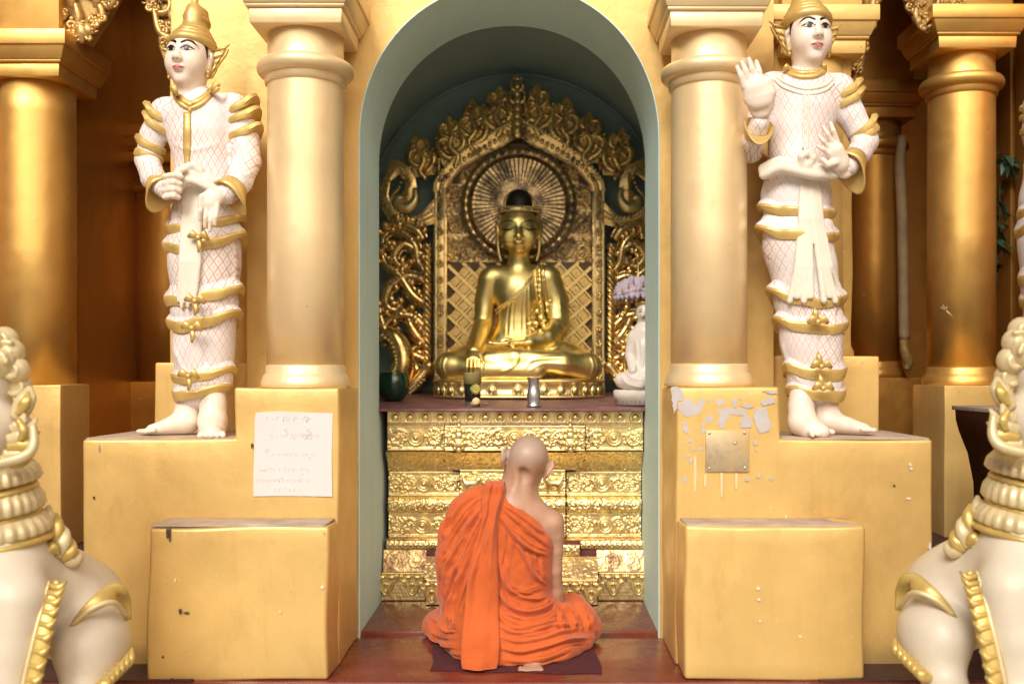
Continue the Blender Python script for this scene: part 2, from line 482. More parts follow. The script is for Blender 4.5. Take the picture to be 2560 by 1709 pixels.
GOLDORN = simple('gilded_carving', (.58, .38, .14), .4, .6, .25, 14, .3, 50, .002, dirt=(.17, .1, .05), dirt_scale=9, dirt_lo=.55, dirt_hi=.72)
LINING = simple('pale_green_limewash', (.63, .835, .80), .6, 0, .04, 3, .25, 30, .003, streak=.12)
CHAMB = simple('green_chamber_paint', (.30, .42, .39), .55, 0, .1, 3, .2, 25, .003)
def floor_mat():
    m, t, b = nodes_of('red_oxide_floor'); co = wco(t)
    c = ramp(t, noise(t, 3.2, 7, .65, co), [(.3, (.105, .018, .014)), (.5, (.17, .032, .02)), (.72, (.2, .06, .03))])
    c = mixc(t, ramp(t, noise(t, 5.5, 8, .75, wco(t, (1, 2.2, 1))), [(.54, (0, 0, 0)), (.72, (.55, .55, .55))]), c, (.25, .18, .14))
    c = mixc(t, ramp(t, noise(t, 30, 4, .6, co), [(.74, (0, 0, 0)), (.76, (.9, .9, .9))]), c, (.55, .42, .36))
    t.links.new(c, b.inputs['Base Color'])
    t.links.new(ramp(t, noise(t, 6, 6, .7, co), [(.35, (.13,) * 3), (.7, (.42,) * 3)]), b.inputs['Roughness'])
    b.inputs['Coat Weight'].default_value = .35; b.inputs['Coat Roughness'].default_value = .16
    bump(t, b, noise(t, 14, 7, .65, co), .22, .004); return m
FLOORM = floor_mat()
SHELFM = simple('worn_maroon_shelf', (.19, .075, .075), .5, 0, .3, 12, .5, 40, .003, dirt=(.33, .22, .2), dirt_scale=9, dirt_lo=.5, dirt_hi=.75)
LEDGE = simple('dusty_ledge_plaster', (.44, .345, .27), .8, 0, .25, 10, .4, 60, .002, dirt=(.28, .2, .16), dirt_scale=8)
MARBLE = simple('courtyard_marble', (.36, .34, .31), .35, 0, .1, 3, .1, 40, .001)
JOINT = simple('courtyard_joint', (.30, .28, .25), .8)
DARKGR = simple('grimy_dark_floor', (.06, .026, .026), .6, 0, .4, 9, .5, 40, .004, dirt=(.3, .24, .2), dirt_scale=14, dirt_lo=.66, dirt_hi=.72)

AX = -.004                         # axis of the niche
HW = .572                          # half width of the niche opening
YW, YI, YB = 3.78, 4.24, 5.27      # facade plane, inner edge of the arch, back wall of the chamber
def arch_pts(hw, zs, zt, n=40, e=2.08, cx=AX):
    P = []
    for i in range(n + 1):
        a = PI * i / n; c, s_ = math.cos(a), math.sin(a)
        P.append((cx + hw * math.copysign(abs(c) ** (2 / e), c), zs + (zt - zs) * abs(s_) ** (2 / e)))
    return P
def hand_box(x0, x1, y0, y1, z0, z1, mat, name, parent, bev=.008, amp=.003, cuts=5, seed=0):
    bm = bmesh.new(); bmesh.ops.create_cube(bm, size=1)
    for v in bm.verts: v.co = ((x0 + x1) / 2 + v.co.x * (x1 - x0), (y0 + y1) / 2 + v.co.y * (y1 - y0), (z0 + z1) / 2 + v.co.z * (z1 - z0))
    sharp = set()
    bmesh.ops.subdivide_edges(bm, edges=bm.edges[:], cuts=cuts, use_grid_fill=True)
    ed = [e for e in bm.edges if len(e.link_faces) == 2 and e.calc_face_angle(0) > R(40)]
    bmesh.ops.bevel(bm, geom=ed, offset=bev, segments=3, affect='EDGES', profile=.5)
    for f in bm.faces: f.smooth = True
    me = bpy.data.meshes.new(name); bm.to_mesh(me); bm.free()
    if amp: rough_mesh(me, amp, 6, seed)
    off = origin(parent) if parent is not None else (0, 0, 0)
    me.transform(Matrix.Translation([-c for c in off]))
    try: me.set_sharp_from_angle(angle=R(50))
    except Exception: pass
    return link(name, me, mat, parent)

def hand_L(s_, xi, xm, xo, y0, y1, z0, zm, z1, mat, name, parent, bev=.010, amp=.003, seed=0):
    """L-shaped plaster block: tall part from xi to xm, low part from xm to xo"""
    xs = list(np.linspace(xi, xm, 6)) + list(np.linspace(xm, xo, 8))[1:]; zs_ = list(np.linspace(z0, zm, 10)) + list(np.linspace(zm, z1, 4))[1:]
    bm = bmesh.new(); vv = {}
    def vt(i, k):
        if (i, k) not in vv: vv[(i, k)] = bm.verts.new((s_ * xs[i], y0, zs_[k]))
        return vv[(i, k)]
    for i in range(len(xs) - 1):
        for k in range(len(zs_) - 1):
            if i >= 5 and k >= 9: continue
            bm.faces.new((vt(i, k), vt(i + 1, k), vt(i + 1, k + 1), vt(i, k + 1)))
    for n_ in range(4):
        fr = bm.faces[:] if n_ == 0 else last
        ex = bmesh.ops.extrude_face_region(bm, geom=fr); last = [f for f in ex['geom'] if isinstance(f, bmesh.types.BMFace)]
        bmesh.ops.translate(bm, verts=[v for v in ex['geom'] if isinstance(v, bmesh.types.BMVert)], vec=(0, (y1 - y0) / 4, 0))
        if n_: bmesh.ops.delete(bm, geom=[f for f in fr if f.is_valid], context='FACES_ONLY')
    bmesh.ops.recalc_face_normals(bm, faces=bm.faces)
    ed = [e for e in bm.edges if len(e.link_faces) == 2 and e.calc_face_angle(0) > R(40)]
    bmesh.ops.bevel(bm, geom=ed, offset=bev, segments=3, affect='EDGES', profile=.5)
    for f in bm.faces: f.smooth = True
    me = bpy.data.meshes.new(name); bm.to_mesh(me); bm.free(); rough_mesh(me, amp, 6, seed)
    me.transform(Matrix.Translation([-c for c in origin(parent)]))
    try: me.set_sharp_from_angle(angle=R(50))
    except Exception: pass
    return link(name, me, mat, parent)

# ================================================================ ground and floors
g = MB(); g.poly([(-60, -80, -.14), (60, -80, -.14), (60, 3.24, -.14), (-60, 3.24, -.14)], [(0, 1, 2, 3)])
ground = tag(g.build('courtyard_ground', JOINT), kind='structure')
tile = MB(); tile.box(-.296, .296, -.296, .296, -.02, .004); tme = tile.mesh('paving_tile'); bevel_mesh(tme, .003, 1); tme.materials.append(MARBLE)
for i in range(-7, 7):
    for j in range(3):
        o = link('paving_tile', tme, None, ground, (.3 + i * .6, 2.93 - j * .6, -.139))
pl = MB(); pl.box(-6, 6, 3.235, 6.2, -.16, 0)
platform = tag(pl.build('platform_floor', FLOORM, bevel=.008), kind='structure')
nf = MB(); nf.box(AX - HW + .003, AX + HW - .003, 3.80, 5.3, -.05, .021)
tag(nf.build('niche_floor', FLOORM, bevel=.009), kind='structure')
for s_ in (-1, 1):
    d = MB(); x0, x1 = sorted((s_ * 1.3, s_ * 3.4)); d.box(x0, x1, 3.93, 5.6, .0, .30)
    tag(d.build('recess_floor', DARKGR, bevel=.01), kind='structure')
    d = MB(); x0, x1 = sorted((s_ * 1.02, s_ * 3.4)); d.box(x0, x1, 3.24, 3.93, .0, .006)
    tag(d.build('side_floor', DARKGR), kind='structure')

# ================================================================ shrine building
shrine = thing('shrine_building', 'gold painted temple facade with a tall arched niche in the middle', 'building', (0, 3.78, 0))
zs, zt = 1.885, 2.487
HH = 3.5
outl = [(-1.0, 0), (AX - HW, 0)] + arch_pts(HW, zs, zt)[::-1] + [(AX + HW, 0), (1.0, 0), (1.0, HH), (-1.0, HH)]
w = MB(); w.prism(outl, YW, YI - .004); w.build('facade_wall', GOLDW, shrine)
# wall to both sides, behind the guardian statues
for s_ in (-1, 1):
    x0, x1 = sorted((s_ * .995, s_ * 1.335))
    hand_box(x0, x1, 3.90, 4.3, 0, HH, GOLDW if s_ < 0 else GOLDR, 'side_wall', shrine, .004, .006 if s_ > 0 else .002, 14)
# pale green lining of the arch (one curved sheet with thickness)
def lining(hw, zs, zt, y0, y1, z0, th, name, mat, parent, nn=44, e=2.08):
    a = [(AX + hw, z0)] + arch_pts(hw, zs, zt, nn, e) + [(AX - hw, z0)]
    b = [(AX + hw + th, z0)] + arch_pts(hw + th, zs, zt + th, nn, e) + [(AX - hw - th, z0)]
    m = MB(); G = [[(x, y0, z) for x, z in b], [(x, y0, z) for x, z in a], [(x, y1, z) for x, z in a], [(x, y1, z) for x, z in b]]
    m.grid(np.array(G), True); o = m.build(name, mat, parent)
    try: o.data.set_sharp_from_angle(angle=R(40))
    except Exception: pass
    return o
lining(HW - .005, zs, zt - .005, YW - .003, YI + .002, .0, .004, 'arch_lining', LINING, shrine)
for s_ in (-1, 1):      # the jambs run on beside the altar below the shelf
    x0, x1 = sorted((AX + s_ * (HW - .004), AX + s_ * (HW + .03)))
    j = MB(); j.box(x0, x1, YI, 4.75, 0, .845); j.build('jamb_return', LINING, shrine)
# chamber behind: front return wall, side walls with vault, back wall
CW, CZS, CZT = .80, 1.76, 2.585
outc = [(-.86, .8), (AX - HW - .004, .8), (AX - HW - .004, zs)] + arch_pts(HW + .004, zs, zt + .004)[::-1][1:-1] + [(AX + HW + .004, zs), (AX + HW + .004, .8), (.86, .8), (.86, 2.75), (-.86, 2.75)]
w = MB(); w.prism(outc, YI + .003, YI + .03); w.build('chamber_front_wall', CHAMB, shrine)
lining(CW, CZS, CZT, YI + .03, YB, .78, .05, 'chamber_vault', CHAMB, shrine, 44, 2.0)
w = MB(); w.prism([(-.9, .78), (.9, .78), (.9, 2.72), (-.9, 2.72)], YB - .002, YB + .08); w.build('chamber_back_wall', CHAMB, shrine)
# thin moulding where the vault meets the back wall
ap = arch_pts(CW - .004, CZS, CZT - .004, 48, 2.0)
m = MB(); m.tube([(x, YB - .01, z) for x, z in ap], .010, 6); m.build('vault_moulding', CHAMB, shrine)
# recess walls behind the side columns
for s_ in (-1, 1):
    X1 = 1.905 if s_ < 0 else 2.30
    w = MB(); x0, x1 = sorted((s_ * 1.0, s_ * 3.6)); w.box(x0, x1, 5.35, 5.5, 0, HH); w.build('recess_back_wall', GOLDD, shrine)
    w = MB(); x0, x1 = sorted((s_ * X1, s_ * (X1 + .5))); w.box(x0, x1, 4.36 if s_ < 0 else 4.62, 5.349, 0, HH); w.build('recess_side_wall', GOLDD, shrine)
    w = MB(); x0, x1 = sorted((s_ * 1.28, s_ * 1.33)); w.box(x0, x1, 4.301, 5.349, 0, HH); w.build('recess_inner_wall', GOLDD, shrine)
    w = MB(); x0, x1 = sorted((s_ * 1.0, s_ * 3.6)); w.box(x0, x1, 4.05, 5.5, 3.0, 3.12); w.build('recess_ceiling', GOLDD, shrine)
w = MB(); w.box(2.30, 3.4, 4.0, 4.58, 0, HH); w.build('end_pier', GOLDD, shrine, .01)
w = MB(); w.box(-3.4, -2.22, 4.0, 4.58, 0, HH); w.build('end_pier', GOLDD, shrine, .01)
for s_, lab in ((-1, 'gold wall added out of frame on the left to darken column edges'), (1, 'gold wall added out of frame on the right to darken column edges')):
    nb = thing('unseen_shade_wall', lab, 'building', (s_ * 4.6, .5, -.14)); q = MB(); x0, x1 = sorted((s_ * 3.9, s_ * 5.5)); q.box(x0, x1, -3.5, 3.9, -.14, 3.9); q.build('wall', GOLDD, nb, .02)  # unseen walls, added to darken column-edge reflections and block side sky light
    for yy in (-2.4, -.6, 1.2, 3.0):
        q = MB(); q.lathe([(.22, 0), (.22, .5), (.17, .52), (.165, 2.6), (.24, 2.62), (.24, 2.9)], 20, (s_ * 3.85, yy, -.14)); q.build('half_column', GOLDD, nb)
roof = MB(); roof.box(-4, 4, 3.3, 6, HH, HH + .15); roof.build('roof_slab', GOLDW, shrine)

# ================================================================ columns
def column(x, y, r, zp, zcap, label, mat, ring=True, ped=None, base=True, capw=1.5, pedmat=None, rz=0, block=True):
    """zp: top of the pedestal; zcap: underside of the capital"""
    t = thing('column', label, 'column', (x, y, zp), 0, 'round gold columns of the shrine front')
    if base:
        b = MB(); prof = [(r * 1.16, 0), (r * 1.16, .012), (r * 1.15, .022), (r * 1.08, .045), (r * 1.03, .052), (r * 1.03, .075), (r * 1.0, .08)]
        b.lathe(prof, 56, (x, y, zp)); b.build('base', mat, t)
    zr = zcap - .125
    sh = MB(); prof = [(r, .07 if base else 0), (r * .995, (zr - zp) * .5), (r * .985, zr - zp), (r * .985, zcap - zp + .02)]
    sh.lathe(prof, 64, (x, y, zp)); o = sh.build('shaft', mat, t)
    if ring:
        k = MB(); n = 10; pr = [(r * .98, -.055), (r * 1.05, -.05), (r * 1.065, -.028)]
        for i in range(n + 1):
            a = -PI / 2 + PI * i / n; pr.append((r * 1.07 + .026 * math.cos(a), .004 + .028 * math.sin(a)))
        pr.append((r * .98, .034)); k.lathe(pr, 56, (x, y, zr)); k.build('ring', mat, t)
    c = MB(); z = zcap
    lay = [(.97, 1.10, .0, .012), (1.16, 1.18, .0, .052), (1.24, 1.26, .052, .064), (1.28, 1.42, .064, .115), (1.47, 1.47, .115, .175)]
    S = r * capw / 1.5
    def fr(w0, w1, a, b_):
        v = []
        for w_, zz in ((w0, a), (w1, b_)):
            q = S * w_; v += [(x - q, y - q, z + zz), (x + q, y - q, z + zz), (x + q, y + q, z + zz), (x - q, y + q, z + zz)]
        c.poly(v, [(0, 3, 2, 1), (4, 5, 6, 7), (0, 1, 5, 4), (1, 2, 6, 5), (2, 3, 7, 6), (3, 0, 4, 7)])
    for a in lay[1:]: fr(*a)
    c.build('capital', mat, t, .004)
    if block:
        e = MB(); q = S * 1.12; e.box(x - q, x + q, y - q * .95, y + q, z + .176, z + 1.3); e.build('entablature_block', mat, t, .006)
    if ped:
        x0, x1, y0, y1, z0 = ped
        hand_box(x0, x1, y0, y1, z0, zp, pedmat or GOLDW, 'plinth', t, .005, .002, 4)
    return t
column(-.733, 3.595, .137, .953, 2.212, 'pale gold column on the left side of the niche arch', GOLDN)
column(.722, 3.595, .137, .957, 2.20, 'pale gold column on the right side of the niche arch', GOLDN)
column(-1.981, 4.15, .152, .958, 2.19, 'large gold column at the left edge of the frame', GOLDC, ring=False, ped=(-2.24, -1.803, 3.98, 4.24, .0), base=False, capw=1.46)
column(2.02, 4.5, .145, .952, 2.42, 'gold column near the right edge of the frame beside the plant', GOLDC, ped=(1.845, 2.25, 4.26, 4.62, .30), capw=1.5)
column(1.205, 4.0, .14, 1.07, 2.235, 'gold column with cream capital behind the guardian with raised palm', GOLDW, ped=(1.0, 1.42, 3.84, 4.1, .776))
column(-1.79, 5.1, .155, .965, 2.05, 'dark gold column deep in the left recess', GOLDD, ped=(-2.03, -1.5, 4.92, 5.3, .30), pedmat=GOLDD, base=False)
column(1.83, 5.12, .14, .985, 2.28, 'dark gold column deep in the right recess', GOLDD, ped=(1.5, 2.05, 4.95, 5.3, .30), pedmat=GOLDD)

# ================================================================ stepped pedestals under the guardian statues
PEDS = {}
for s_, lab in ((-1, 'stepped gold plaster pedestal with the white inscription left of the niche'), (1, 'stepped gold plaster pedestal with peeling paint right of the niche')):
    t = thing('stepped_pedestal', lab, 'pedestal', (s_ * 1.0, 3.5, 0), 0, 'pedestals flanking the niche'); PEDS[s_] = t
    def X(a, b): return sorted((s_ * a, s_ * b))
    hand_L(s_, .578, .937, 1.46, 3.42, 3.784, 0, .776, .954, GOLDW, 'body', t, .010, .003, s_)
    x0, x1 = X(.585, 1.455); hand_box(x0, x1, 3.78, 3.925, 0, .774, GOLDW, 'rear_body', t, .004, .001, 4, s_)
    x0, x1 = X(.582, 1.172); hand_box(x0, x1, 3.25, 3.425, 0, .5025, GOLDW, 'front_step', t, .012, .006, 8, s_ + 3)
    if s_ < 0: hand_box(-1.372, -1.0, 3.84, 4.1, .74, 1.045, GOLDW, 'rear_block', t, .006, .002, 4)
    # dusty tops
    x0, x1 = X(.592, 1.164); q = MB(); q.box(x0, x1, 3.256, 3.418, .50, .5075); q.build('dusty_step_top', LEDGE, t, .003)
    x0, x1 = X(.945, 1.452); q = MB(); q.box(x0, x1, 3.427, 3.9, .774, .7815); q.build('dusty_top', LEDGE, t, .003)

PATCH = simple('bare_lilac_plaster', (.50, .46, .455), .75, 0, .1, 18, .5, 50, .002)
WHITE = simple('white_paint', (.66, .64, .635), .7, 0, .04, 8, .2, 40, .001)
def flatpoly(name, pts, y, mat, parent, th=.002):
    """irregular thin flake on a front face; pts in photo pixels at depth y"""
    P = [ps(u, v, y) for u, v in pts]; P = [(p[0], p[2]) for p in P]
    a = sum(P[i][0] * P[(i + 1) % len(P)][1] - P[(i + 1) % len(P)][0] * P[i][1] for i in range(len(P)))
    if a < 0: P = P[::-1]
    m = MB(); m.prism(P, y - th, y + .004); return m.build(name, mat, parent)
def c2(pts, ox, oy, s): return [(ox + x / s, oy + y / s) for x, y in pts]
blobs = [
 [(300, 345), (350, 330), (400, 360), (430, 430), (420, 480), (370, 470), (360, 560), (335, 600), (318, 500)],
 [(370, 540), (420, 470), (480, 455), (530, 500), (560, 520), (575, 462), (628, 462), (610, 570), (560, 610), (450, 635), (400, 590)],
 [(650, 470), (670, 462), (690, 475), (680, 495), (655, 492)], [(740, 470), (780, 452), (830, 470), (825, 510), (780, 528), (745, 510)],
 [(890, 470), (940, 458), (955, 520), (930, 545), (910, 510)], [(975, 520), (1030, 505), (1110, 515), (1105, 545), (1060, 550), (990, 530)],
 [(750, 570), (830, 550), (1050, 560), (1050, 610), (1095, 660), (1085, 740), (990, 740), (975, 690), (1020, 620), (880, 610), (860, 650), (830, 700), (820, 750), (785, 745), (780, 700), (735, 720), (800, 620), (760, 600)],
 [(630, 640), (710, 615), (720, 665), (640, 692)], [(1130, 560), (1180, 540), (1250, 545), (1250, 620), (1280, 690), (1270, 770), (1180, 795), (1150, 740), (1110, 650)],
 [(1190, 480), (1250, 440), (1320, 450), (1320, 495), (1250, 515), (1200, 528)], [(1205, 380), (1270, 370), (1340, 395), (1335, 412), (1260, 405)],
 [(410, 700), (440, 680), (470, 740), (480, 815), (430, 770)], [(600, 690), (630, 700), (625, 750), (655, 765), (605, 802)]]
rnd = random.Random(4)
for cx, cy, rr in [(495, 865, 20), (520, 945, 18), (597, 943, 17), (470, 1015, 18), (495, 1067, 20), (1130, 887, 22), (1050, 1245, 24), (1165, 1215, 18), (440, 1252, 24), (1285, 1235, 17), (545, 857, 9), (980, 457, 14), (410, 900, 10), (1140, 958, 10), (1425, 1105, 9)]:
    blobs.append([(cx + rr * (1 + .3 * rnd.uniform(-1, 1)) * math.cos(a), cy + rr * (1 + .3 * rnd.uniform(-1, 1)) * math.sin(a)) for a in np.linspace(0, 2 * PI, 9)[:-1]])
for i, bl in enumerate(blobs):
    bl2 = []
    for j in range(len(bl)):           # ragged edges
        a, b_ = bl[j], bl[(j + 1) % len(bl)]; L_ = math.hypot(a[0] - b_[0], a[1] - b_[1]); k_ = max(1, int(L_ / 9))
        for e_ in range(k_):
            f_ = e_ / k_; w_ = min(6, L_ * .12); bl2.append((a[0] + (b_[0] - a[0]) * f_ + rnd.uniform(-w_, w_), a[1] + (b_[1] - a[1]) * f_ + rnd.uniform(-w_, w_)))
    flatpoly('plaster_patch', c2(bl2, 1600, 880, 3.92), 3.4183 - .0001 * (i % 7), PATCH, PEDS[1], .0006)
for x, y0, y1 in [(540, 1020, 1370), (800, 1180, 1420), (945, 1190, 1340), (640, 1200, 1320)]:
    flatpoly('paint_drip', c2([(x - 12, y0), (x + 11, y0), (x + 14, (y0 + y1) / 2), (x + 5, y1), (x - 8, y1), (x - 13, (y0 + y1) / 2)], 1600, 880, 3.92), 3.4172, simple('drip_wash', (.80, .62, .36), .6, .2) if 'drip_wash' not in MATS else MATS['drip_wash'], PEDS[1], .0003)
# metal plate with four screws
STEEL = simple('tarnished_plate', (.56, .44, .28), .5, .45, .25, 18, .3, 60, .001, dirt=(.62, .45, .2), dirt_scale=9, dirt_lo=.45, dirt_hi=.6)
SCREW = simple('screw_steel', (.55, .52, .5), .35, .9)
pt = thing('metal_plate', 'small square tarnished metal cover plate screwed to the right pedestal', 'plate', ps(1600 + 857 / 3.92, 880 + 970 / 3.92, 3.415))
p0 = ps(1600 + 645 / 3.92, 880 + 1170 / 3.92, 3.415); p1 = ps(1600 + 1070 / 3.92, 880 + 765 / 3.92, 3.415)
q = MB(); q.box(p0[0], p1[0], 3.4135, 3.424, p0[2], p1[2]); q.build('sheet', STEEL, pt, .0015)
for u, v in ((682, 795), (1028, 793), (685, 1142), (1032, 1135), (935, 893)):
    p = ps(1600 + u / 3.92, 880 + v / 3.92, 3.408); q = MB(); q.ball((p[0], 3.4133, p[2]), .0055, 10, 6, (1, .5, 1)); q.build('screw', SCREW, pt)
# white inscription panel on the left pedestal
sg = thing('inscription_panel', 'white painted panel with faint round-lettered inscription on the left pedestal', 'sign', ps(734, 1134, 3.415))
ol = [(312, 512), (520, 500), (800, 512), (1066, 518), (1060, 700), (1055, 1000), (1062, 1335), (800, 1330), (560, 1328), (288, 1332), (288, 1100), (300, 800), (300, 600)]
flatpoly('board', c2(ol, 560, 900, 3.92), 3.4168, WHITE, sg, .0008)
INK = simple('faded_ink', (.50, .44, .445), .8)
INK2 = simple('faint_ink', (.615, .59, .585), .8)
rw = random.Random(11)
def glyph(m, u, v, s_, kind):
    pts = []
    if kind == 0: pts = [(math.cos(a), math.sin(a)) for a in np.linspace(-.6 * PI, 1.1 * PI, 12)]
    elif kind == 1: pts = [(math.cos(a), math.sin(a)) for a in np.linspace(.1 * PI, 1.9 * PI, 12)]
    elif kind == 2: pts = [(-1, -1), (-1, .6), (-.4, 1), (.1, .6), (.1, -.4), (.6, -.9), (1.1, -.3), (1, 1)]
    elif kind == 3: pts = [(.8 * math.cos(a), .5 + .5 * math.sin(a)) for a in np.linspace(0, PI, 6)] + [(-.8, -1)]
    elif kind == 4: pts = [(.7 * math.cos(a), .5 + .5 * math.sin(a)) for a in np.linspace(.4 * PI, 1.5 * PI, 7)] + [(.7 * math.cos(a), -.5 + .5 * math.sin(a)) for a in np.linspace(.5 * PI, -.6 * PI, 7)]
    P = [ps(560 + (u + s_ * x) / 3.92, 900 + (v - s_ * y) / 3.92, 3.4158) for x, y in pts]
    q_ = MB(); q_.tube(P, .00085, 4, caps=True); q_.build('letter', m, sg)
strong = INK; faint = INK2
for u, v, k, z_ in [(610, 575, 2, 26), (700, 580, 3, 20), (805, 575, 0, 24), (830, 590, 3, 22), (610, 700, 4, 26), (835, 700, 4, 26), (790, 750, 0, 24), (840, 748, 1, 24), (425, 885, 2, 16), (838, 957, 1, 5), (765, 1120, 1, 5), (560, 1175, 3, 20), (690, 765, 1, 5)]: glyph(strong, u, v, z_, k)
for row, x0, x1 in ((570, 430, 560), (742, 470, 930), (925, 480, 900), (1072, 350, 840), (1175, 330, 850), (1265, 500, 780)):
    x = x0
    while x < x1:
        glyph(faint, x, row + rw.uniform(-6, 6), rw.uniform(11, 17), rw.randrange(5)); x += rw.uniform(34, 62)
# scratches, chips and drilled holes on the pedestals
CHIP = simple('plaster_chip', (.75, .66, .52), .8); HOLE = simple('dark_scuff', (.09, .06, .04), .9)
for u, v, du, dv, mt, side in [(450, 1528, 5, 14, HOLE, -1), (466, 1532, 10, 5, HOLE, -1), (418, 1333, 4, 22, HOLE, -1), (424, 1335, 3, 30, HOLE, -1), (438, 1450, 3, 8, CHIP, -1), (807, 1467, 8, 5, CHIP, -1), (700, 1529, 4, 4, CHIP, -1), (463, 1626, 2, 3, CHIP, -1),
                         (407, 1642, 4, 4, HOLE, -1), (560, 1702, 9, 3, HOLE, -1), (430, 1700, 10, 6, HOLE, -1), (1895, 1470, 7, 7, CHIP, 1), (1897, 1498, 5, 5, CHIP, 1), (2000, 1590, 6, 4, CHIP, 1), (1900, 1552, 4, 4, CHIP, 1)]:
    du *= .7; dv *= .7; pts = [(u + du * (1 + .4 * rnd.uniform(-1, 1)) * math.cos(a), v + dv * (1 + .4 * rnd.uniform(-1, 1)) * math.sin(a)) for a in np.linspace(0, 2 * PI, 8)[:-1]]
    flatpoly('paint_chip', pts, 3.2455, mt, PEDS[side], .001)
for u, v, du, dv, mt, side in [(2276, 1161, 5, 5, CHIP, 1), (2278, 1171, 5, 5, CHIP, 1), (2272, 1246, 10, 3, CHIP, 1), (2325, 1365, 5, 16, CHIP, 1), (2236, 1213, 5, 4, HOLE, 1), (1965, 1295, 3, 14, CHIP, 1), (234, 1243, 3, 6, HOLE, -1), (248, 1120, 3, 14, LEDGE, -1), (630, 1112, 4, 10, HOLE, -1)]:
    du *= .7; dv *= .7; pts = [(u + du * (1 + .4 * rnd.uniform(-1, 1)) * math.cos(a), v + dv * (1 + .4 * rnd.uniform(-1, 1)) * math.sin(a)) for a in np.linspace(0, 2 * PI, 8)[:-1]]
    flatpoly('paint_chip', pts, 3.4155, mt, PEDS[side], .001)
# ================================================================ gilded altar under the shelf
def gold_leaf(name, col=(.95, .66, .24), rough=.27, wear=.0, wearc=(.20, .06, .03), lo=.6, hi=.66, wsc=7, bsc=70, bst=.25, metal=1.0):
    m, t, b = nodes_of(name); co = wco(t)
    c = ramp(t, noise(t, 9, 6, .65, co), [(.3, tuple(x * .8 for x in col)), (.7, tuple(min(1, x * 1.08) for x in col))])
    n = noise(t, wsc, 9, .75, co); f = ramp(t, n, [(lo, (0, 0, 0)), (hi, (1, 1, 1))])
    if wear:
        c = mixc(t, math_(t, 'MULTIPLY', f, wear), c, wearc)
        mm = math_(t, 'SUBTRACT', metal, math_(t, 'MULTIPLY', f, metal * wear * .95)); t.links.new(mm, b.inputs['Metallic'])
    else: b.inputs['Metallic'].default_value = metal
    t.links.new(c, b.inputs['Base Color'])
    t.links.new(ramp(t, noise(t, 13, 5, .6, co), [(.3, (rough - .08,) * 3), (.7, (rough + .12,) * 3)]), b.inputs['Roughness'])
    bump(t, b, noise(t, bsc, 6, .65, co), bst, .003); return m
LEAF = gold_leaf('embossed_gold_leaf', (1.0, .77, .38), .38, .8, lo=.68, hi=.74, wsc=9)
LEAFW = gold_leaf('worn_gold_leaf', (.92, .66, .32), .38, .85, lo=.47, hi=.62, wsc=11)
LEAFD = gold_leaf('aged_throne_gilding', (.95, .64, .25), .24, .9, (.05, .028, .015), .50, .62, 15)
LEAF2 = gold_leaf('throne_lattice_gold', (.98, .66, .25), .24, .8, (.06, .035, .02), .6, .7, 15)
LACQ = simple('red_lacquer_edge', (.15, .035, .022), .5, 0, .3, 12, .3, 50, .002)

def ridge(d, r): return np.sqrt(np.clip(1 - (d / r) ** 2, 0, 1))
def spiral(cx, cz, rad, a0, turns, dirn=1, n=26, tail=None):
    t = np.linspace(0, 1, n); a = a0 + dirn * 2 * PI * turns * t; r = rad * (1 - .86 * t)
    P = np.stack([cx + r * np.cos(a), cz + r * np.sin(a)], 1)
    return P
def relief(wid, hei, strokes, blobs=(), beads=(), res=.0026, frame=.0, amp=.007, base_noise=.0006, seed=0):
    """height-field sheet: returns x, z grids and heights"""
    nx = max(8, int(wid / res)); nz = max(6, int(hei / res))
    x = np.linspace(0, wid, nx); z = np.linspace(0, hei, nz); X, Z = np.meshgrid(x, z, indexing='ij'); U = X.ravel(); W_ = Z.ravel()
    H = np.zeros(len(U))
    for P, r0, r1, a in strokes:
        P = np.asarray(P); lo = P.min(0) - .02; hi = P.max(0) + .02
        m = (U > lo[0]) & (U < hi[0]) & (W_ > lo[1]) & (W_ < hi[1])
        if not m.any(): continue
        d, sd, par = seg_dist2(U[m], W_[m], P); r = r0 + (r1 - r0) * par
        H[m] = np.maximum(H[m], a * ridge(d, np.maximum(r, .0015)))
    for cx, cz, rx, rz, a in blobs:
        q = np.sqrt(((U - cx) / rx) ** 2 + ((W_ - cz) / rz) ** 2); H = np.maximum(H, a * np.sqrt(np.clip(1 - q * q, 0, 1)))
    for z0, pitch, a in beads:
        ph = ((U / pitch) % 1 - .5) * 2; q = np.sqrt(ph ** 2 + ((W_ - z0) / (pitch * .5)) ** 2); H = np.maximum(H, a * np.sqrt(np.clip(1 - q * q, 0, 1)))
    rg = np.random.RandomState(seed)
    pn = np.stack([U * 90 + rg.rand() * 9, W_ * 90 + rg.rand() * 9, U * 40 - W_ * 55], 1)
    H = H + base_noise * (vnoise(pn)[:, 0] + .6 * vnoise(pn * 2.3)[:, 1])
    return X, Z, H.reshape(nx, nz)
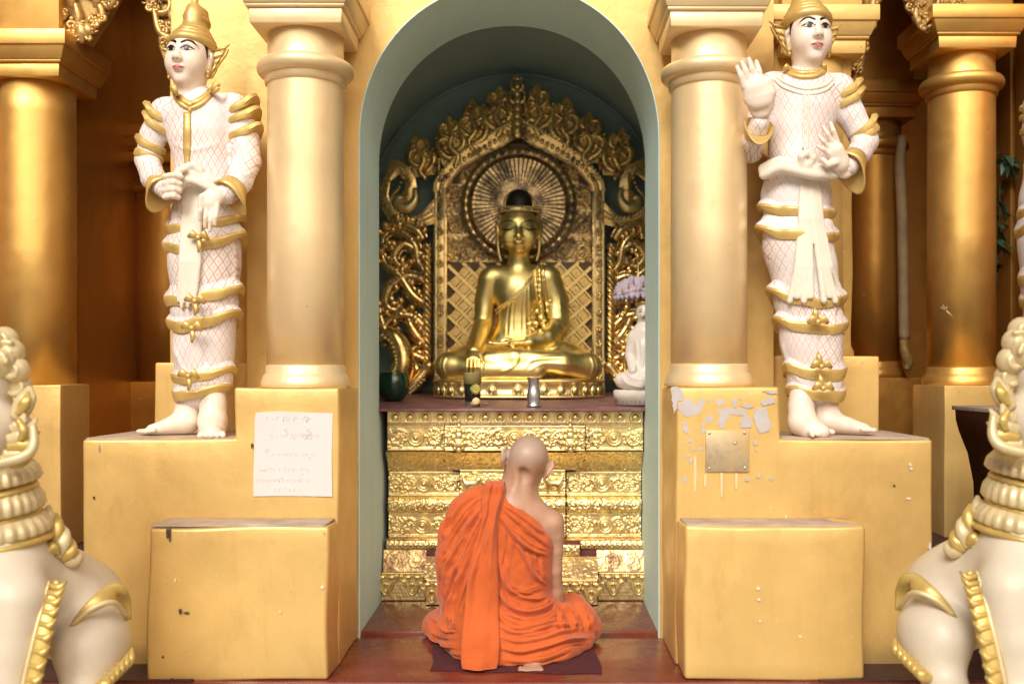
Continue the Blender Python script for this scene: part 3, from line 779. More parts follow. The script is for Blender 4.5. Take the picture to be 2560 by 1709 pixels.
def scrollwork(wid, hei, seed=0, ros=None, mirror=True, m0=.012, dens=1.0):
    """vine scrolls left and right of a centre"""
    rg = random.Random(seed); S = []; B = []
    hh = hei - 2 * m0; R0 = hh * .47; cz = hei / 2
    rosr = ros or 0
    span = (wid / 2 - rosr - .004); n = max(1, int(round(span / (R0 * 1.75)))); st = span / n
    for side in (-1, 1):
        for i in range(n):
            cx = wid / 2 + side * (rosr + st * (i + .5)); dr = side * (1 if i % 2 else -1)
            Rr = min(R0, st * .56)
            a0 = rg.uniform(0, 2 * PI)
            S.append((spiral(cx, cz, Rr, a0, 1.5, dr), .0055, .0035, .0075))
            S.append((spiral(cx, cz, Rr * .93, a0 + .5, .55, dr), .0028, .002, .0045))
            B.append((cx, cz, .009, .009, .010))
            for k in range(7):          # leaves curling off the stem
                a = a0 + k * .95; ex, ez = cx + Rr * .62 * math.cos(a), cz + Rr * .62 * math.sin(a)
                S.append((spiral(ex, ez, Rr * .27, a + 1.2, .8, -dr, 12), .0042, .002, .0075))
                B.append((cx + Rr * .98 * math.cos(a + .4), cz + Rr * .98 * math.sin(a + .4), .006, .006, .006))
            for sz in (-1, 1):          # corner curls
                ex, ez = cx + st * .5 * side, cz + sz * hh * .33
                S.append((spiral(ex, ez, hh * .17, rg.uniform(0, 6), 1.0, sz * dr, 14), .0045, .002, .007))
    return S, B
def sheet_mesh(name, X, Z, H, x0, z0, y0, tilt_y=0.0, curve=None):
    """stands the height field up: front faces -y; tilt_y moves the foot back/forward linearly; curve(zn) adds depth"""
    zn = Z / Z.max(); Y = y0 - H + tilt_y * (1 - zn)
    if curve is not None: Y = Y + curve(zn)
    G = np.stack([x0 + X, Y, z0 + Z], -1); m = MB(); m.grid(G, True); return m
altar = thing('altar', 'stepped altar covered in embossed gold leaf below the niche shelf', 'altar', (0, 4.45, .021))
XA0, XA1, AC = -.545, .556, .006
def zv(v, Y): return CAMZ - (v - VY) / FOC * Y
def xu(u, Y): return CAMX + (u - VX) / FOC * Y
core = MB()
# tiers: name, top v, bottom v, depth of the sides, depth of the projecting centre, centre half-span in photo px
tiers = [('lotus', 1024, 1057, 4.275, None), ('p1', 1060, 1127, 4.28, 4.243), ('p2', 1175, 1238, 4.375, 4.335), ('torus', 1240, 1280, 4.37, 4.33), ('p3', 1281, 1343, 4.375, 4.335), ('frieze', 1351, 1372, 4.335, 4.30), ('base', 1430, 1499, 4.30, 4.213)]
def panel(u0, u1, v0, v1, Y, seed, ros=True, beads=True, mat=LEAF, tilt=0.0, curve=None, amp=1.0, name='relief_panel'):
    x0, x1 = xu(u0, Y), xu(u1, Y); z1, z0 = zv(v0, Y), zv(v1, Y); wid, hei = x1 - x0, z1 - z0
    S, B = scrollwork(wid, hei, seed, .036 if ros else 0, m0=.014 if beads else .006)
    S = [(P, a, b, h * amp) for P, a, b, h in S]
    bd = [(hei - .0045, .0075, .0042), (.0045, .0075, .0042)] if beads else []
    if beads:
        for zz in (.010, hei - .010): S.append((np.array([[0, zz], [wid, zz]]), .0018, .0018, .003))
    X_, Z_, H = relief(wid, hei, S, B, bd, seed=seed)
    sheet_mesh(name, X_, Z_, H, x0, z0, Y, tilt, curve).build(name, mat, altar)
    return x0, x1, z0, z1
def rosette_mesh(r):
    m = MB(); pr = [(r, 0), (r, .006), (r * .93, .010), (r * .8, .011), (r * .74, .006), (r * .68, .006), (r * .62, .011), (r * .5, .013), (r * .42, .008), (r * .34, .008), (r * .28, .014), (r * .14, .018), (0, .019)]
    m.lathe(pr, 28); 
    for i in range(16):
        a = 2 * PI * i / 16; m.ball((r * .87 * math.cos(a), r * .87 * math.sin(a), .0105), r * .085, 6, 4)
    me = m.mesh('rosette'); me.transform(Matrix.Rotation(R(90), 4, 'X')); me.materials.append(LEAF); return me
ROS = rosette_mesh(.036); ROS2 = rosette_mesh(.030)
def petal_mesh(w, h):
    m = MB(); G = []
    out = [(0, 1), (.22, .86), (.4, .62), (.47, .38), (.42, .15), (.3, .0)]
    def ring(s_, y):
        pts = [(-x * w * s_, z) for x, z in out[::-1]] + [(x * w * s_, z) for x, z in out[1:]]
        return [(x, y, (.45 + (z - .45) * s_) * h) for x, z in pts]
    G = [ring(1.0, 0), ring(.98, -.006), ring(.88, -.008), ring(.8, -.0035), ring(.66, -.0035), ring(.58, -.008), ring(.36, -.012), ring(.02, -.0135)]
    m.grid(np.array(G), True); me = m.mesh('lotus_petal'); me.materials.append(LEAF); return me
# core blocks (lacquered masonry showing at the edges)
def cbox(u0, u1, v0, v1, Y, mat, name, yb=4.75, bev=.003):
    m = MB(); m.box(xu(u0, Y), xu(u1, Y), Y, yb, zv(v1, Y), zv(v0, Y)); return m.build(name, mat, altar, bev)
L0, L1 = 968, 1608
cbox(L0, L1, 1022, 1059, 4.279, LACQ, 'top_tier'); cbox(L0 - 1, L1 + 1, 1057, 1129, 4.284, LACQ, 'upper_tier')
cbox(1111, 1463, 1060, 1128, 4.247, LACQ, 'upper_centre_block')
cbox(L0 + 3, L1 - 6, 1125, 1350, 4.3805, LACQ, 'shaft_tier'); cbox(1150, 1414, 1170, 1348, 4.3405, LACQ, 'shaft_centre_block')
cbox(L0 - 3, L1 + 4, 1349, 1374, 4.34, LACQ, 'lower_frieze_block'); cbox(1100, 1450, 1360, 1390, 4.305, LACQ, 'lower_frieze_centre'); cbox(1040, 1520, 1372, 1452, 4.339, LACQ, 'lower_core')
cbox(L0 - 15, L1 + 12, 1428, 1502, 4.304, LACQ, 'plinth'); cbox(1064, 1494, 1446, 1512, 4.217, LACQ, 'plinth_centre')
# lotus band
Y = 4.275; PM = petal_mesh(.058, .052)
m = MB(); m.box(xu(L0 + 1, Y), xu(L1 - 1, Y), Y, Y + .006, zv(1057, Y), zv(1025, Y)); m.build('lotus_band', LEAF, altar)
for i in range(17):
    x = xu(L0 + 20, Y) + (xu(L1 - 20, Y) - xu(L0 + 20, Y)) * i / 16
    o = link('lotus_petal', PM, None, altar, (x - 0, Y - 4.45, zv(1056.5, Y) - .021)); o.location = (x, Y - 4.45 - .0005, zv(1056.5, Y) - .021)
    o.rotation_euler = (0, R(rnd.uniform(-4, 4)), 0)
bd = MB()
for v in (1060,):
    n = 130
    for i in range(n):
        x = xu(L0 + 2, 4.27) + (xu(L1 - 2, 4.27) - xu(L0 + 2, 4.27)) * (i + .5) / n; bd.ball((x, 4.268, zv(v, 4.27)), .0038, 6, 4)
tag(bd.build('bead_row', LEAF, altar), kind='stuff')
# upper register
for (u0, u1, Y, sd, ur) in ((L0 + 1, 1110, 4.28, 1, 1040), (1464, L1 - 1, 4.28, 2, 1535)):
    x0, x1, z0, z1 = panel(u0, u1, 1062, 1126, Y, sd); link('rosette', ROS, None, altar, (xu(ur, Y), Y - 4.45 - .002, (z0 + z1) / 2 - .021))
panel(1112, 1462, 1063, 1127, 4.243, 3); link('rosette', ROS, None, altar, (xu(1287, 4.243), 4.243 - 4.45 - .002, zv(1095, 4.243) - .021))
# cove (faces down and out)
cv = lambda zn: -.085 * zn ** 1.6
for (u0, u1, Y, sd) in ((L0 + 3, 1130, 4.378, 5), (1440, L1 - 4, 4.378, 6)): panel(u0, u1, 1125, 1178, Y, sd, False, False, LEAF, curve=cv, amp=.55, name='cove_panel')
panel(1120, 1446, 1127, 1174, 4.338, 7, False, False, LEAF, curve=cv, amp=.55, name='cove_panel')
# waist registers
for (u0, u1, Y, sd, ur) in ((L0 + 4, 1148, 4.375, 8, 1060), (1416, L1 - 6, 4.375, 9, 1505)):
    x0, x1, z0, z1 = panel(u0, u1, 1178, 1239, Y, sd); link('rosette', ROS, None, altar, (xu(ur, Y), Y - 4.45 - .002, (z0 + z1) / 2 - .021))
    x0, x1, z0, z1 = panel(u0, u1, 1281, 1343, Y, sd + 20); link('rosette', ROS, None, altar, (xu(ur - 4 if ur < 1200 else ur + 8, Y), Y - 4.45 - .002, (z0 + z1) / 2 - .021))
    tr = lambda zn: -.022 * np.sqrt(np.clip(1 - (2 * zn - 1) ** 2, 0, 1))
    panel(u0, u1, 1240, 1281, Y, sd + 30, False, False, LEAF, curve=tr, name='torus_panel')
panel(1150, 1413, 1173, 1238, 4.335, 12); panel(1150, 1413, 1281, 1343, 4.335, 13); panel(1150, 1413, 1240, 1281, 4.335, 14, False, False, LEAF, curve=tr, name='torus_panel')
# little lions in relief on the waist
for s_, u in ((1, 1180), (-1, 1383)):
    sd = SD(); c = ps(u, 1208, 4.325)
    sd.ell(c, (.035, .014, .016)); sd.ell(c + (s_ * .03, -.003, .018), (.015, .014, .014)); sd.cap(c + (s_ * .02, 0, -.005), c + (s_ * .026, 0, -.035), .008, .007); sd.cap(c + (-s_ * .02, 0, -.005), c + (-s_ * .024, 0, -.035), .009, .007); sd.cap(c + (-s_ * .03, 0, 0), c + (-s_ * .04, 0, .03), .005, .006)
    link('lion_relief', sd.mesh('lion_relief', .0035, origin(altar), pad=.01), LEAF, altar)
# worn ledges and friezes
def ledge(u0, u1, va, Ya, vb, Yb, seed, mat):
    x0, x1 = xu(u0, Ya), xu(u1, Ya); za, zb = zv(va, Ya), zv(vb, Yb); wid = x1 - x0; hei = math.hypot(za - zb, Ya - Yb)
    S, B = scrollwork(wid, hei, seed, 0, m0=.006); S = [(P, a, b, h * .35) for P, a, b, h in S]; B = [(a, b, c, d, e * .35) for a, b, c, d, e in B]
    X_, Z_, H = relief(wid, hei, S, B, [(.004, .007, .002)], seed=seed, res=.003)
    t = Z_ / hei; n = np.array([0, -(za - zb), (Ya - Yb)]); n = n / (np.linalg.norm(n) + 1e-9)
    if n[2] < 0: n = -n
    G = np.stack([x0 + X_, Yb + (Ya - Yb) * t + n[1] * H, zb + (za - zb) * t + n[2] * H], -1); m = MB(); m.grid(G, True); m.build('sloping_ledge', mat, altar)
ledge(L0 - 2, L1 + 3, 1344, 4.378, 1350, 4.336, 41, LEAFW)
panel(L0 - 2, 1098, 1350.5, 1373, 4.335, 42, False, False, LEAF, amp=.6, name='frieze_panel'); panel(1452, L1 + 2, 1350.5, 1373, 4.335, 43, False, False, LEAF, amp=.6, name='frieze_panel')
panel(1101, 1449, 1361, 1389, 4.30, 44, False, False, LEAF, amp=.6, name='frieze_panel')
ledge(L0 - 8, 1066, 1374, 4.338, 1429, 4.303, 45, LEAFW); ledge(1492, L1 + 6, 1374, 4.338, 1429, 4.303, 46, LEAFW); ledge(1066, 1492, 1390, 4.303, 1447, 4.216, 47, LEAFW)
# plinth with hanging lotus lobes
def lobe_mesh(w, h):
    m = MB()
    def add(P, r): m.tube([(x, -.005, z) for x, z in bez(P, 22)], r * 1.15, 6, flat=1.5)
    for k, rr in ((1.0, .0042), (.86, .0028)):
        add([(-.5 * w * k, 0), (-.47 * w * k, -.28 * h * k), (-.3 * w * k, -.38 * h * k), (-.26 * w * k, -.62 * h * k), (0, -.98 * h * k), (.26 * w * k, -.62 * h * k), (.3 * w * k, -.38 * h * k), (.47 * w * k, -.28 * h * k), (.5 * w * k, 0)], rr)
    for s_ in (-1, 1): m.ball((s_ * .2 * w, -.003, -.16 * h), .13 * w, 10, 6, (1.25, .45, .75)); add([(s_ * .05 * w, -.42 * h), (s_ * .13 * w, -.55 * h), (s_ * .08 * w, -.72 * h), (0, -.78 * h)], .0032)
    m.ball((0, -.003, -.5 * h), .07 * w, 8, 5, (1, .6, 1.5)); m.ball((0, -.003, -.08 * h), .05 * w, 8, 5)
    me = m.mesh('lotus_lobe'); me.materials.append(LEAF); return me
LM = lobe_mesh(.1, .092)
for (u0, u1, v0, v1, Y, us) in ((L0 - 14, 1063, 1430, 1499, 4.30, (966, 1031)), (1496, L1 + 11, 1430, 1499, 4.30, (1533, 1595)), (1065, 1493, 1448, 1510, 4.213, (1080, 1150, 1220, 1290, 1360, 1425, 1478))):
    x0, x1 = xu(u0, Y), xu(u1, Y); X_, Z_, H = relief(x1 - x0, zv(v0, Y) - zv(v1, Y), [], [], [(zv(v0, Y) - zv(v1, Y) - .005, .0085, .005)], seed=int(u0), base_noise=.0008)
    sheet_mesh('plinth_sheet', X_, Z_, H, x0, zv(v1, Y), Y).build('plinth_sheet', LEAF, altar)
    for u in us: link('lotus_lobe', LM, None, altar, (xu(u, Y), Y - 4.45 - .001, zv(v0 + 4, Y) - .021))
# hanging corner ornaments of the projecting centre
def tassel_mesh():
    m = MB()
    m.ball((0, 0, .052), .008, 8, 6, (1, .8, 1.6)); m.ball((0, 0, .034), .014, 10, 6, (1.2, .7, .8)); m.ball((0, 0, .012), .018, 10, 6, (1, .6, 1.1))
    m.ball((0, 0, -.022), .026, 12, 8, (1, .6, 1)); m.ball((0, -.004, -.048), .012, 8, 6, (1, .8, 1.4)); m.ball((0, 0, .074), .005, 6, 5, (1, 1, 2.2))
    for s_ in (-1, 1):
        m.ball((s_ * .022, 0, .004), .012, 8, 5, (1, .6, 1.3)); m.ball((s_ * .026, 0, -.02), .010, 8, 5, (1, .6, 1.3)); m.ball((s_ * .016, -.002, -.042), .009, 8, 5); m.ball((s_ * .02, 0, .03), .009, 8, 5)
        m.tube([(s_ * .01, -.012, -.012), (s_ * .018, -.016, -.022), (s_ * .006, -.018, -.034)], .004, 6)
    me = m.mesh('hanging_ornament'); me.materials.append(LEAF); return me
TM = tassel_mesh()
for u in (1147, 1426): link('hanging_ornament', TM, None, altar, (xu(u, 4.235), 4.235 - 4.45, zv(1096, 4.235) - .021))

# ================================================================ shelf
sh = MB(); zf, zb = .853, .892
v = [(AX - HW + .006, 4.222, zf - .012), (AX + HW - .006, 4.222, zf - .012), (AX + HW - .006, 4.242, zf - .012), (.795, 4.245, zf - .012), (.795, 5.27, zb - .05), (-.795, 5.27, zb - .05), (-.795, 4.245, zf - .012), (AX - HW + .006, 4.242, zf - .012)]
top = [(AX - HW + .006, 4.222, zf), (AX + HW - .006, 4.222, zf), (AX + HW - .006, 4.242, zf + .001), (.795, 4.245, zf + .001), (.795, 5.27, zb + .02), (-.795, 5.27, zb + .02), (-.795, 4.245, zf + .001), (AX - HW + .006, 4.242, zf + .001)]
n = 8; sh.poly(v + top, [list(range(n))[::-1], list(range(n, 2 * n))] + [[i, (i + 1) % n, n + (i + 1) % n, n + i] for i in range(n)])
shelf = sh.build('offering_shelf', SHELFM, bevel=.006); tag(shelf, 'worn maroon shelf slab across the niche on top of the altar', 'shelf')
def shelf_z(y): return zf + (zb - zf) * (y - 4.222) / (4.9 - 4.222) * .98 if y < 4.9 else zb
# ================================================================ carved gilded throne back
YT = 5.10
throne = thing('throne_back', 'carved gilded throne back with flame crest behind the golden Buddha', 'throne', (0, YT, .90))
def s3(u, v, y=YT): return ps(u, v, y)
def xz(u, v, y=YT): p = ps(u, v, y); return (p[0], p[2])
# backing panel of dark gilding, arched
archL = [(1086, 480), (1092, 453), (1130, 403), (1185, 362), (1240, 330), (1276, 312), (1296, 300)]
archR = [(1510, 480), (1503, 453), (1464, 403), (1408, 362), (1352, 330), (1316, 312)][::-1]
arch = archL + archR
inn = [(1119, 480), (1126, 458), (1160, 419), (1212, 389), (1262, 364), (1296, 342), (1330, 364), (1382, 389), (1434, 419), (1470, 458), (1477, 480)]
back = [(1086, 985)] + arch + [(1510, 985)]
P = [xz(*p) for p in back][::-1]
m = MB(); m.prism(P, YT + .05, YT + .075)
DARKG = gold_leaf('dark_patina_gilding', (.5, .29, .09), .32, .9, (.035, .02, .012), .42, .6, 14)
m.build('back_board', simple('dark_throne_wood', (.13, .07, .025), .4, .4, .3, 9), throne)
def sheet_in(u0, u1, v0, v1, y, seed, mat, ros=0, name='relief_panel'):
    x0, x1 = xu(u0, y), xu(u1, y); z1, z0 = zv(v0, y), zv(v1, y); S, B = scrollwork(x1 - x0, z1 - z0, seed, ros, m0=.004)
    X_, Z_, H = relief(x1 - x0, z1 - z0, S, B, [], seed=seed, res=.0034); return sheet_mesh(name, X_, Z_, H, x0, z0, y).build(name, mat, throne)
for i, (v0, v1, u0, u1) in enumerate(((395, 460, 1150, 1446), (460, 525, 1120, 1476), (525, 590, 1118, 1478), (590, 655, 1118, 1478))): sheet_in(u0, u1, v0, v1, YT + .046, 60 + i, LEAFD, name='scroll_panel')
# arch frame: flat band between the outer and inner line, bead row, leaf row
def band(outer, inner, y0, y1, name, mat, nn=60):
    A = bez([xz(*p) for p in outer], nn); B = bez([xz(*p) for p in inner], nn)
    G = np.stack([np.c_[A[:, 0], np.full(nn, y1), A[:, 1]], np.c_[A[:, 0], np.full(nn, y0), A[:, 1]], np.c_[B[:, 0], np.full(nn, y0 + .006), B[:, 1]], np.c_[B[:, 0], np.full(nn, y1), B[:, 1]]])
    m = MB(); m.grid(G, False); return m.build(name, mat, throne)
for sd_, (o_, i_) in enumerate(((archL, inn[:6]), (archR[::-1][0:1] and [(1296, 300)] + archR, inn[5:]))):
    band(o_, i_, YT - .012, YT + .05, 'arch_frame', LEAFD)
A = bez([xz(u, v - 3) for u, v in arch], 74); B = bez([xz(u, v) for u, v in inn], 60)
bd = MB()
for p in A: bd.ball((p[0], YT - .014, p[1]), .0105, 8, 5, (1, .7, 1))
tag(bd.build('bead_row', LEAF, throne), kind='stuff')
m = MB(); m.tube([(p[0], YT - .014, p[1]) for p in B], .006, 6); m.build('inner_moulding', LEAFD, throne)
C = bez([xz((a[0] + b[0]) / 2, (a[1] + b[1]) / 2) for a, b in zip([arch[i] for i in (0, 1, 2, 3, 4, 6, 8, 9, 10, 11, 12)], inn)], 44)
bd = MB()
for i, p in enumerate(C): bd.ball((p[0], YT - .012, p[1]), .013, 8, 5, (.9, .5, 1.1))
tag(bd.build('leaf_row', LEAFD, throne), kind='stuff')
# pilasters with flower bosses
flw = MB()
for i in range(6):
    a = i * PI / 3; flw.ball((.012 * math.cos(a), 0, .012 * math.sin(a)), .009, 7, 4, (1, .6, 1))
flw.ball((0, -.003, 0), .006, 7, 4); flm = flw.mesh('flower_boss'); flm.materials.append(LEAFD)
for u0, u1 in ((1084, 1118), (1480, 1513)):
    m = MB(); m.box(xu(u0, YT), xu(u1, YT), YT - .014, YT + .05, .89, zv(478, YT)); m.build('pilaster', LEAFD, throne, .004)
    m = MB(); m.box(xu(u0 + 5, YT), xu(u0 + 9, YT), YT - .02, YT, .89, zv(480, YT)); m.box(xu(u1 - 8, YT), xu(u1 - 4, YT), YT - .02, YT, .89, zv(480, YT)); tag(m.build('pilaster_fillet', LEAF, throne), kind='stuff')
    for i in range(12): link('flower_boss', flm, None, throne, (xu((u0 + u1) / 2, YT), -.02, zv(500 + i * 40, YT) - .9))
# lattice with square flowers on both sides of the figure
sq = MB(); sq.box(-.0215, .0215, -.006, .004, -.0215, .0215); sq.box(-.014, .014, -.010, -.004, -.014, .014); sq.ball((0, -.011, 0), .005, 6, 4); sqm = sq.mesh('lattice_flower'); sqm.materials.append(LEAF2); bevel_mesh(sqm, .002, 1)
br = MB(); br.box(-.5, .5, -.010, .004, -.0085, .0085); brm = br.mesh('lattice_bar'); brm.materials.append(LEAF2)
def clipbar(x0, x1, z0, z1, px, pz, ang):
    c, s_ = math.cos(ang), math.sin(ang); ts = []
    lo, hi = -9, 9
    for o, d, a, b in ((px, c, x0, x1), (pz, s_, z0, z1)):
        t0, t1 = sorted(((a - o) / d, (b - o) / d)); lo = max(lo, t0); hi = min(hi, t1)
    return lo, hi
for side in (-1, 1):
    x0, x1 = (xu(1119, YT), xu(1262, YT)) if side < 0 else (xu(1330, YT), xu(1479, YT)); z0, z1 = zv(975, YT), zv(655, YT)
    ang = R(-44) if side < 0 else R(42); pit = .062
    nx_, nz_ = -math.sin(ang), math.cos(ang)
    for k in range(-9, 10):
        cx, cz = (x0 + x1) / 2 + nx_ * k * pit, (z0 + z1) / 2 + nz_ * k * pit
        lo, hi = clipbar(x0, x1, z0, z1, cx, cz, ang)
        if hi - lo > .04:
            mid = (lo + hi) / 2; o = link('lattice_bar', brm, None, throne, (cx + math.cos(ang) * mid, .036, cz + math.sin(ang) * mid - .9)); o.rotation_euler = (0, -ang, 0); o.scale = (hi - lo, 1, 1)
        for j in range(-9, 10):
            fx, fz = cx + nx_ * pit / 2 + math.cos(ang) * j * .06, cz + nz_ * pit / 2 + math.sin(ang) * j * .06
            if x0 + .02 < fx < x1 - .02 and z0 + .02 < fz < z1 - .02:
                o = link('lattice_flower', sqm, None, throne, (fx, .038, fz - .9)); o.rotation_euler = (0, -ang + R(rnd.uniform(-5, 5)), 0)
                if abs(fx - .0) > .08:
                    o2 = link('lattice_crossbar', brm, None, throne, (fx + math.cos(ang) * .03, .038, fz + math.sin(ang) * .03 - .9)); o2.rotation_euler = (0, -ang + R(90), 0); o2.scale = (.05, .8, .6)
# flame ornaments of the crest
def sp3(cx, cz, rad, a0, turns, dr, n=22): return [(x, 0, z) for x, z in spiral(cx, cz, rad, a0, turns, dr, n)]
def flame_mesh(seed, name='crest_flame'):
    rg = random.Random(seed); m = MB()
    def t3(P, r, fl=1.3, n=20): m.tube([(x, -.01, z) for x, z in bez(P, n)], r, 7, flat=fl)
    s_ = 1 if seed % 2 else -1
    t3([(0, -.1), (s_ * .12, .1), (-s_ * .02, .34), (s_ * .1, .6), (s_ * .02, .82), (s_ * .1, 1.02)], [.07, .08, .085, .07, .05, .008])
    t3([(s_ * .02, .05), (-s_ * .2, .2), (-s_ * .25, .42), (-s_ * .1, .52), (-s_ * .04, .4), (-s_ * .12, .33)], [.065, .09, .09, .065, .045, .03])
    t3([(s_ * .05, .18), (s_ * .27, .3), (s_ * .3, .5), (s_ * .18, .6), (s_ * .1, .5), (s_ * .18, .43)], [.06, .08, .08, .06, .045, .03])
    t3([(0, .5), (-s_ * .14, .62), (-s_ * .12, .78), (-s_ * .02, .8), (0, .72)], [.055, .065, .06, .045, .025])
    t3([(s_ * .08, .62), (s_ * .2, .7), (s_ * .2, .82), (s_ * .12, .86)], [.045, .06, .045, .015])
    m.prism([(s_ * x_, z_) for x_, z_ in ((-.24, -.02), (.24, -.02), (.30, .25), (.30, .45), (.22, .62), (.17, .82), (.09, 1.0), (.0, .84), (-.12, .72), (-.22, .52), (-.30, .28))][::s_], .0, .12)
    for x, z, r in ((-s_ * .12, .33, .055), (s_ * .18, .43, .05), (-s_ * .02, .73, .04), (s_ * .33, .22, .035), (-s_ * .3, .12, .04), (-s_ * .26, .56, .03), (s_ * .24, .66, .028)): m.ball((x, -.015, z), r, 8, 5, (1, .8, 1))
    m.ball((s_ * .02, -.012, .28), .11, 10, 6, (.6, .35, 1.5)); m.ball((-s_ * .2, -.01, .25), .07, 8, 5, (.7, .4, 1.5))
    me = m.mesh(name); me.materials.append(LEAFD); return me
FM = [flame_mesh(i) for i in range(4)]
LEAF_T = MB(); LEAF_T.ball((0, -.01, .5), .5, 10, 8, (.22, .1, 1)); LEAF_T.tube([(0, -.06, .05), (0, -.07, .9)], .03, 5); ltm = LEAF_T.mesh('crest_leaf'); ltm.materials.append(LEAFD)
def c5(x, y): return (930 + x / 3.136, 150 + y / 3.136)
fl = [((420, 900), (370, 560), 0), ((640, 800), (565, 430), 1), ((800, 680), (820, 300), 2), ((975, 570), (970, 190), 3), ((1320, 560), (1325, 175), 0), ((1500, 660), (1490, 275), 1), ((1700, 800), (1735, 395), 2), ((1900, 900), (1935, 520), 3)]
for (b_, t_, k) in fl:
    pb, ptp = np.array(xz(*c5(*b_))), np.array(xz(*c5(*t_))); d = ptp - pb; L = np.hypot(*d)
    o = link('crest_flame', FM[k], None, throne, (pb[0], 0, pb[1] - .9)); o.rotation_euler = (0, math.atan2(d[0], d[1]), 0); o.scale = (L * .98, .18, L)
for b_, t_ in (((520, 930), (520, 740)), ((730, 760), (740, 600)), ((900, 640), (930, 500)), ((1240, 560), (1250, 430)), ((1390, 620), (1385, 500)), ((1570, 730), (1565, 610)), ((1790, 900), (1780, 760))):
    pb, ptp = np.array(xz(*c5(*b_))), np.array(xz(*c5(*t_))); d = ptp - pb; L = np.hypot(*d)
    o = link('crest_leaf', ltm, None, throne, (pb[0], .005, pb[1] - .9)); o.rotation_euler = (0, math.atan2(d[0], d[1]), 0); o.scale = (L, .15, L)
# crown finial at the apex
m = MB(); b0 = s3(*c5(1140, 560)); tp = s3(*c5(1140, 60)); H_ = tp[2] - b0[2]
for i in range(9):
    f = i / 8; r = .034 * (1 - f) ** .7 + .004; m.ball((b0[0], YT - .012, b0[2] + H_ * f * .95), r, 9, 6, (1, .7, 1.3))
for s_ in (-1, 1):
    for i in range(4):
        z = b0[2] + H_ * (.12 + i * .19); w_ = .05 - i * .008
        m.tube([(b0[0], YT - .01, z - .03), (b0[0] + s_ * w_, YT - .016, z - .01), (b0[0] + s_ * w_ * 1.2, YT - .016, z + .025), (b0[0] + s_ * w_ * .6, YT - .016, z + .05), (b0[0] + s_ * w_ * .45, YT - .02, z + .03)], [.009, .011, .009, .006, .003], 6)
m.build('apex_finial', LEAFD, throne)
# upturned hook scrolls at both shoulders
def hook(s_):
    pts = [(490, 1290), (400, 1312), (250, 1312), (130, 1262), (72, 1160), (66, 1000), (110, 900), (160, 770), (235, 800), (300, 850), (345, 930), (365, 1050), (340, 1150), (290, 1190), (215, 1180), (190, 1125), (225, 1060), (260, 1020), (262, 960), (215, 900), (150, 960), (135, 1060), (175, 1170), (260, 1235), (360, 1225), (490, 1090)]
    fx = lambda x: x if s_ < 0 else 2290 - x
    P = [xz(*c5(fx(x), y)) for x, y in pts]
    if s_ > 0: P = P[::-1]
    m = MB(); m.prism(P[::-1] if s_ < 0 else P[::-1], YT - .02, YT + .03); m.build('hook_scroll', LEAFD, throne, .004)
    bd = MB()
    for ch, r in (([(230, 850), (250, 900), (215, 1010), (175, 1060), (150, 1130), (200, 1200), (300, 1240), (400, 1230), (470, 1190)], .0085), ([(140, 1120), (190, 1225), (300, 1268), (400, 1262), (480, 1225)], .0075)):
        for p in bez([xz(*c5(fx(x), y)) for x, y in ch], 26): bd.ball((p[0], YT - .024, p[1]), r, 7, 4)
    tag(bd.build('hook_beads', LEAF, throne), kind='stuff')
    P = [xz(*c5(fx(x), y)) for x, y in ((340, 1010), (345, 1100), (290, 1165), (220, 1150), (205, 1095), (245, 1080))]
    m = MB(); m.tube([(p[0], YT - .025, p[1]) for p in bez(P, 22)], [.012, .024, .03, .026, .018, .01], 9); m.build('hook_shell', LEAF, throne)
hook(-1); hook(1)
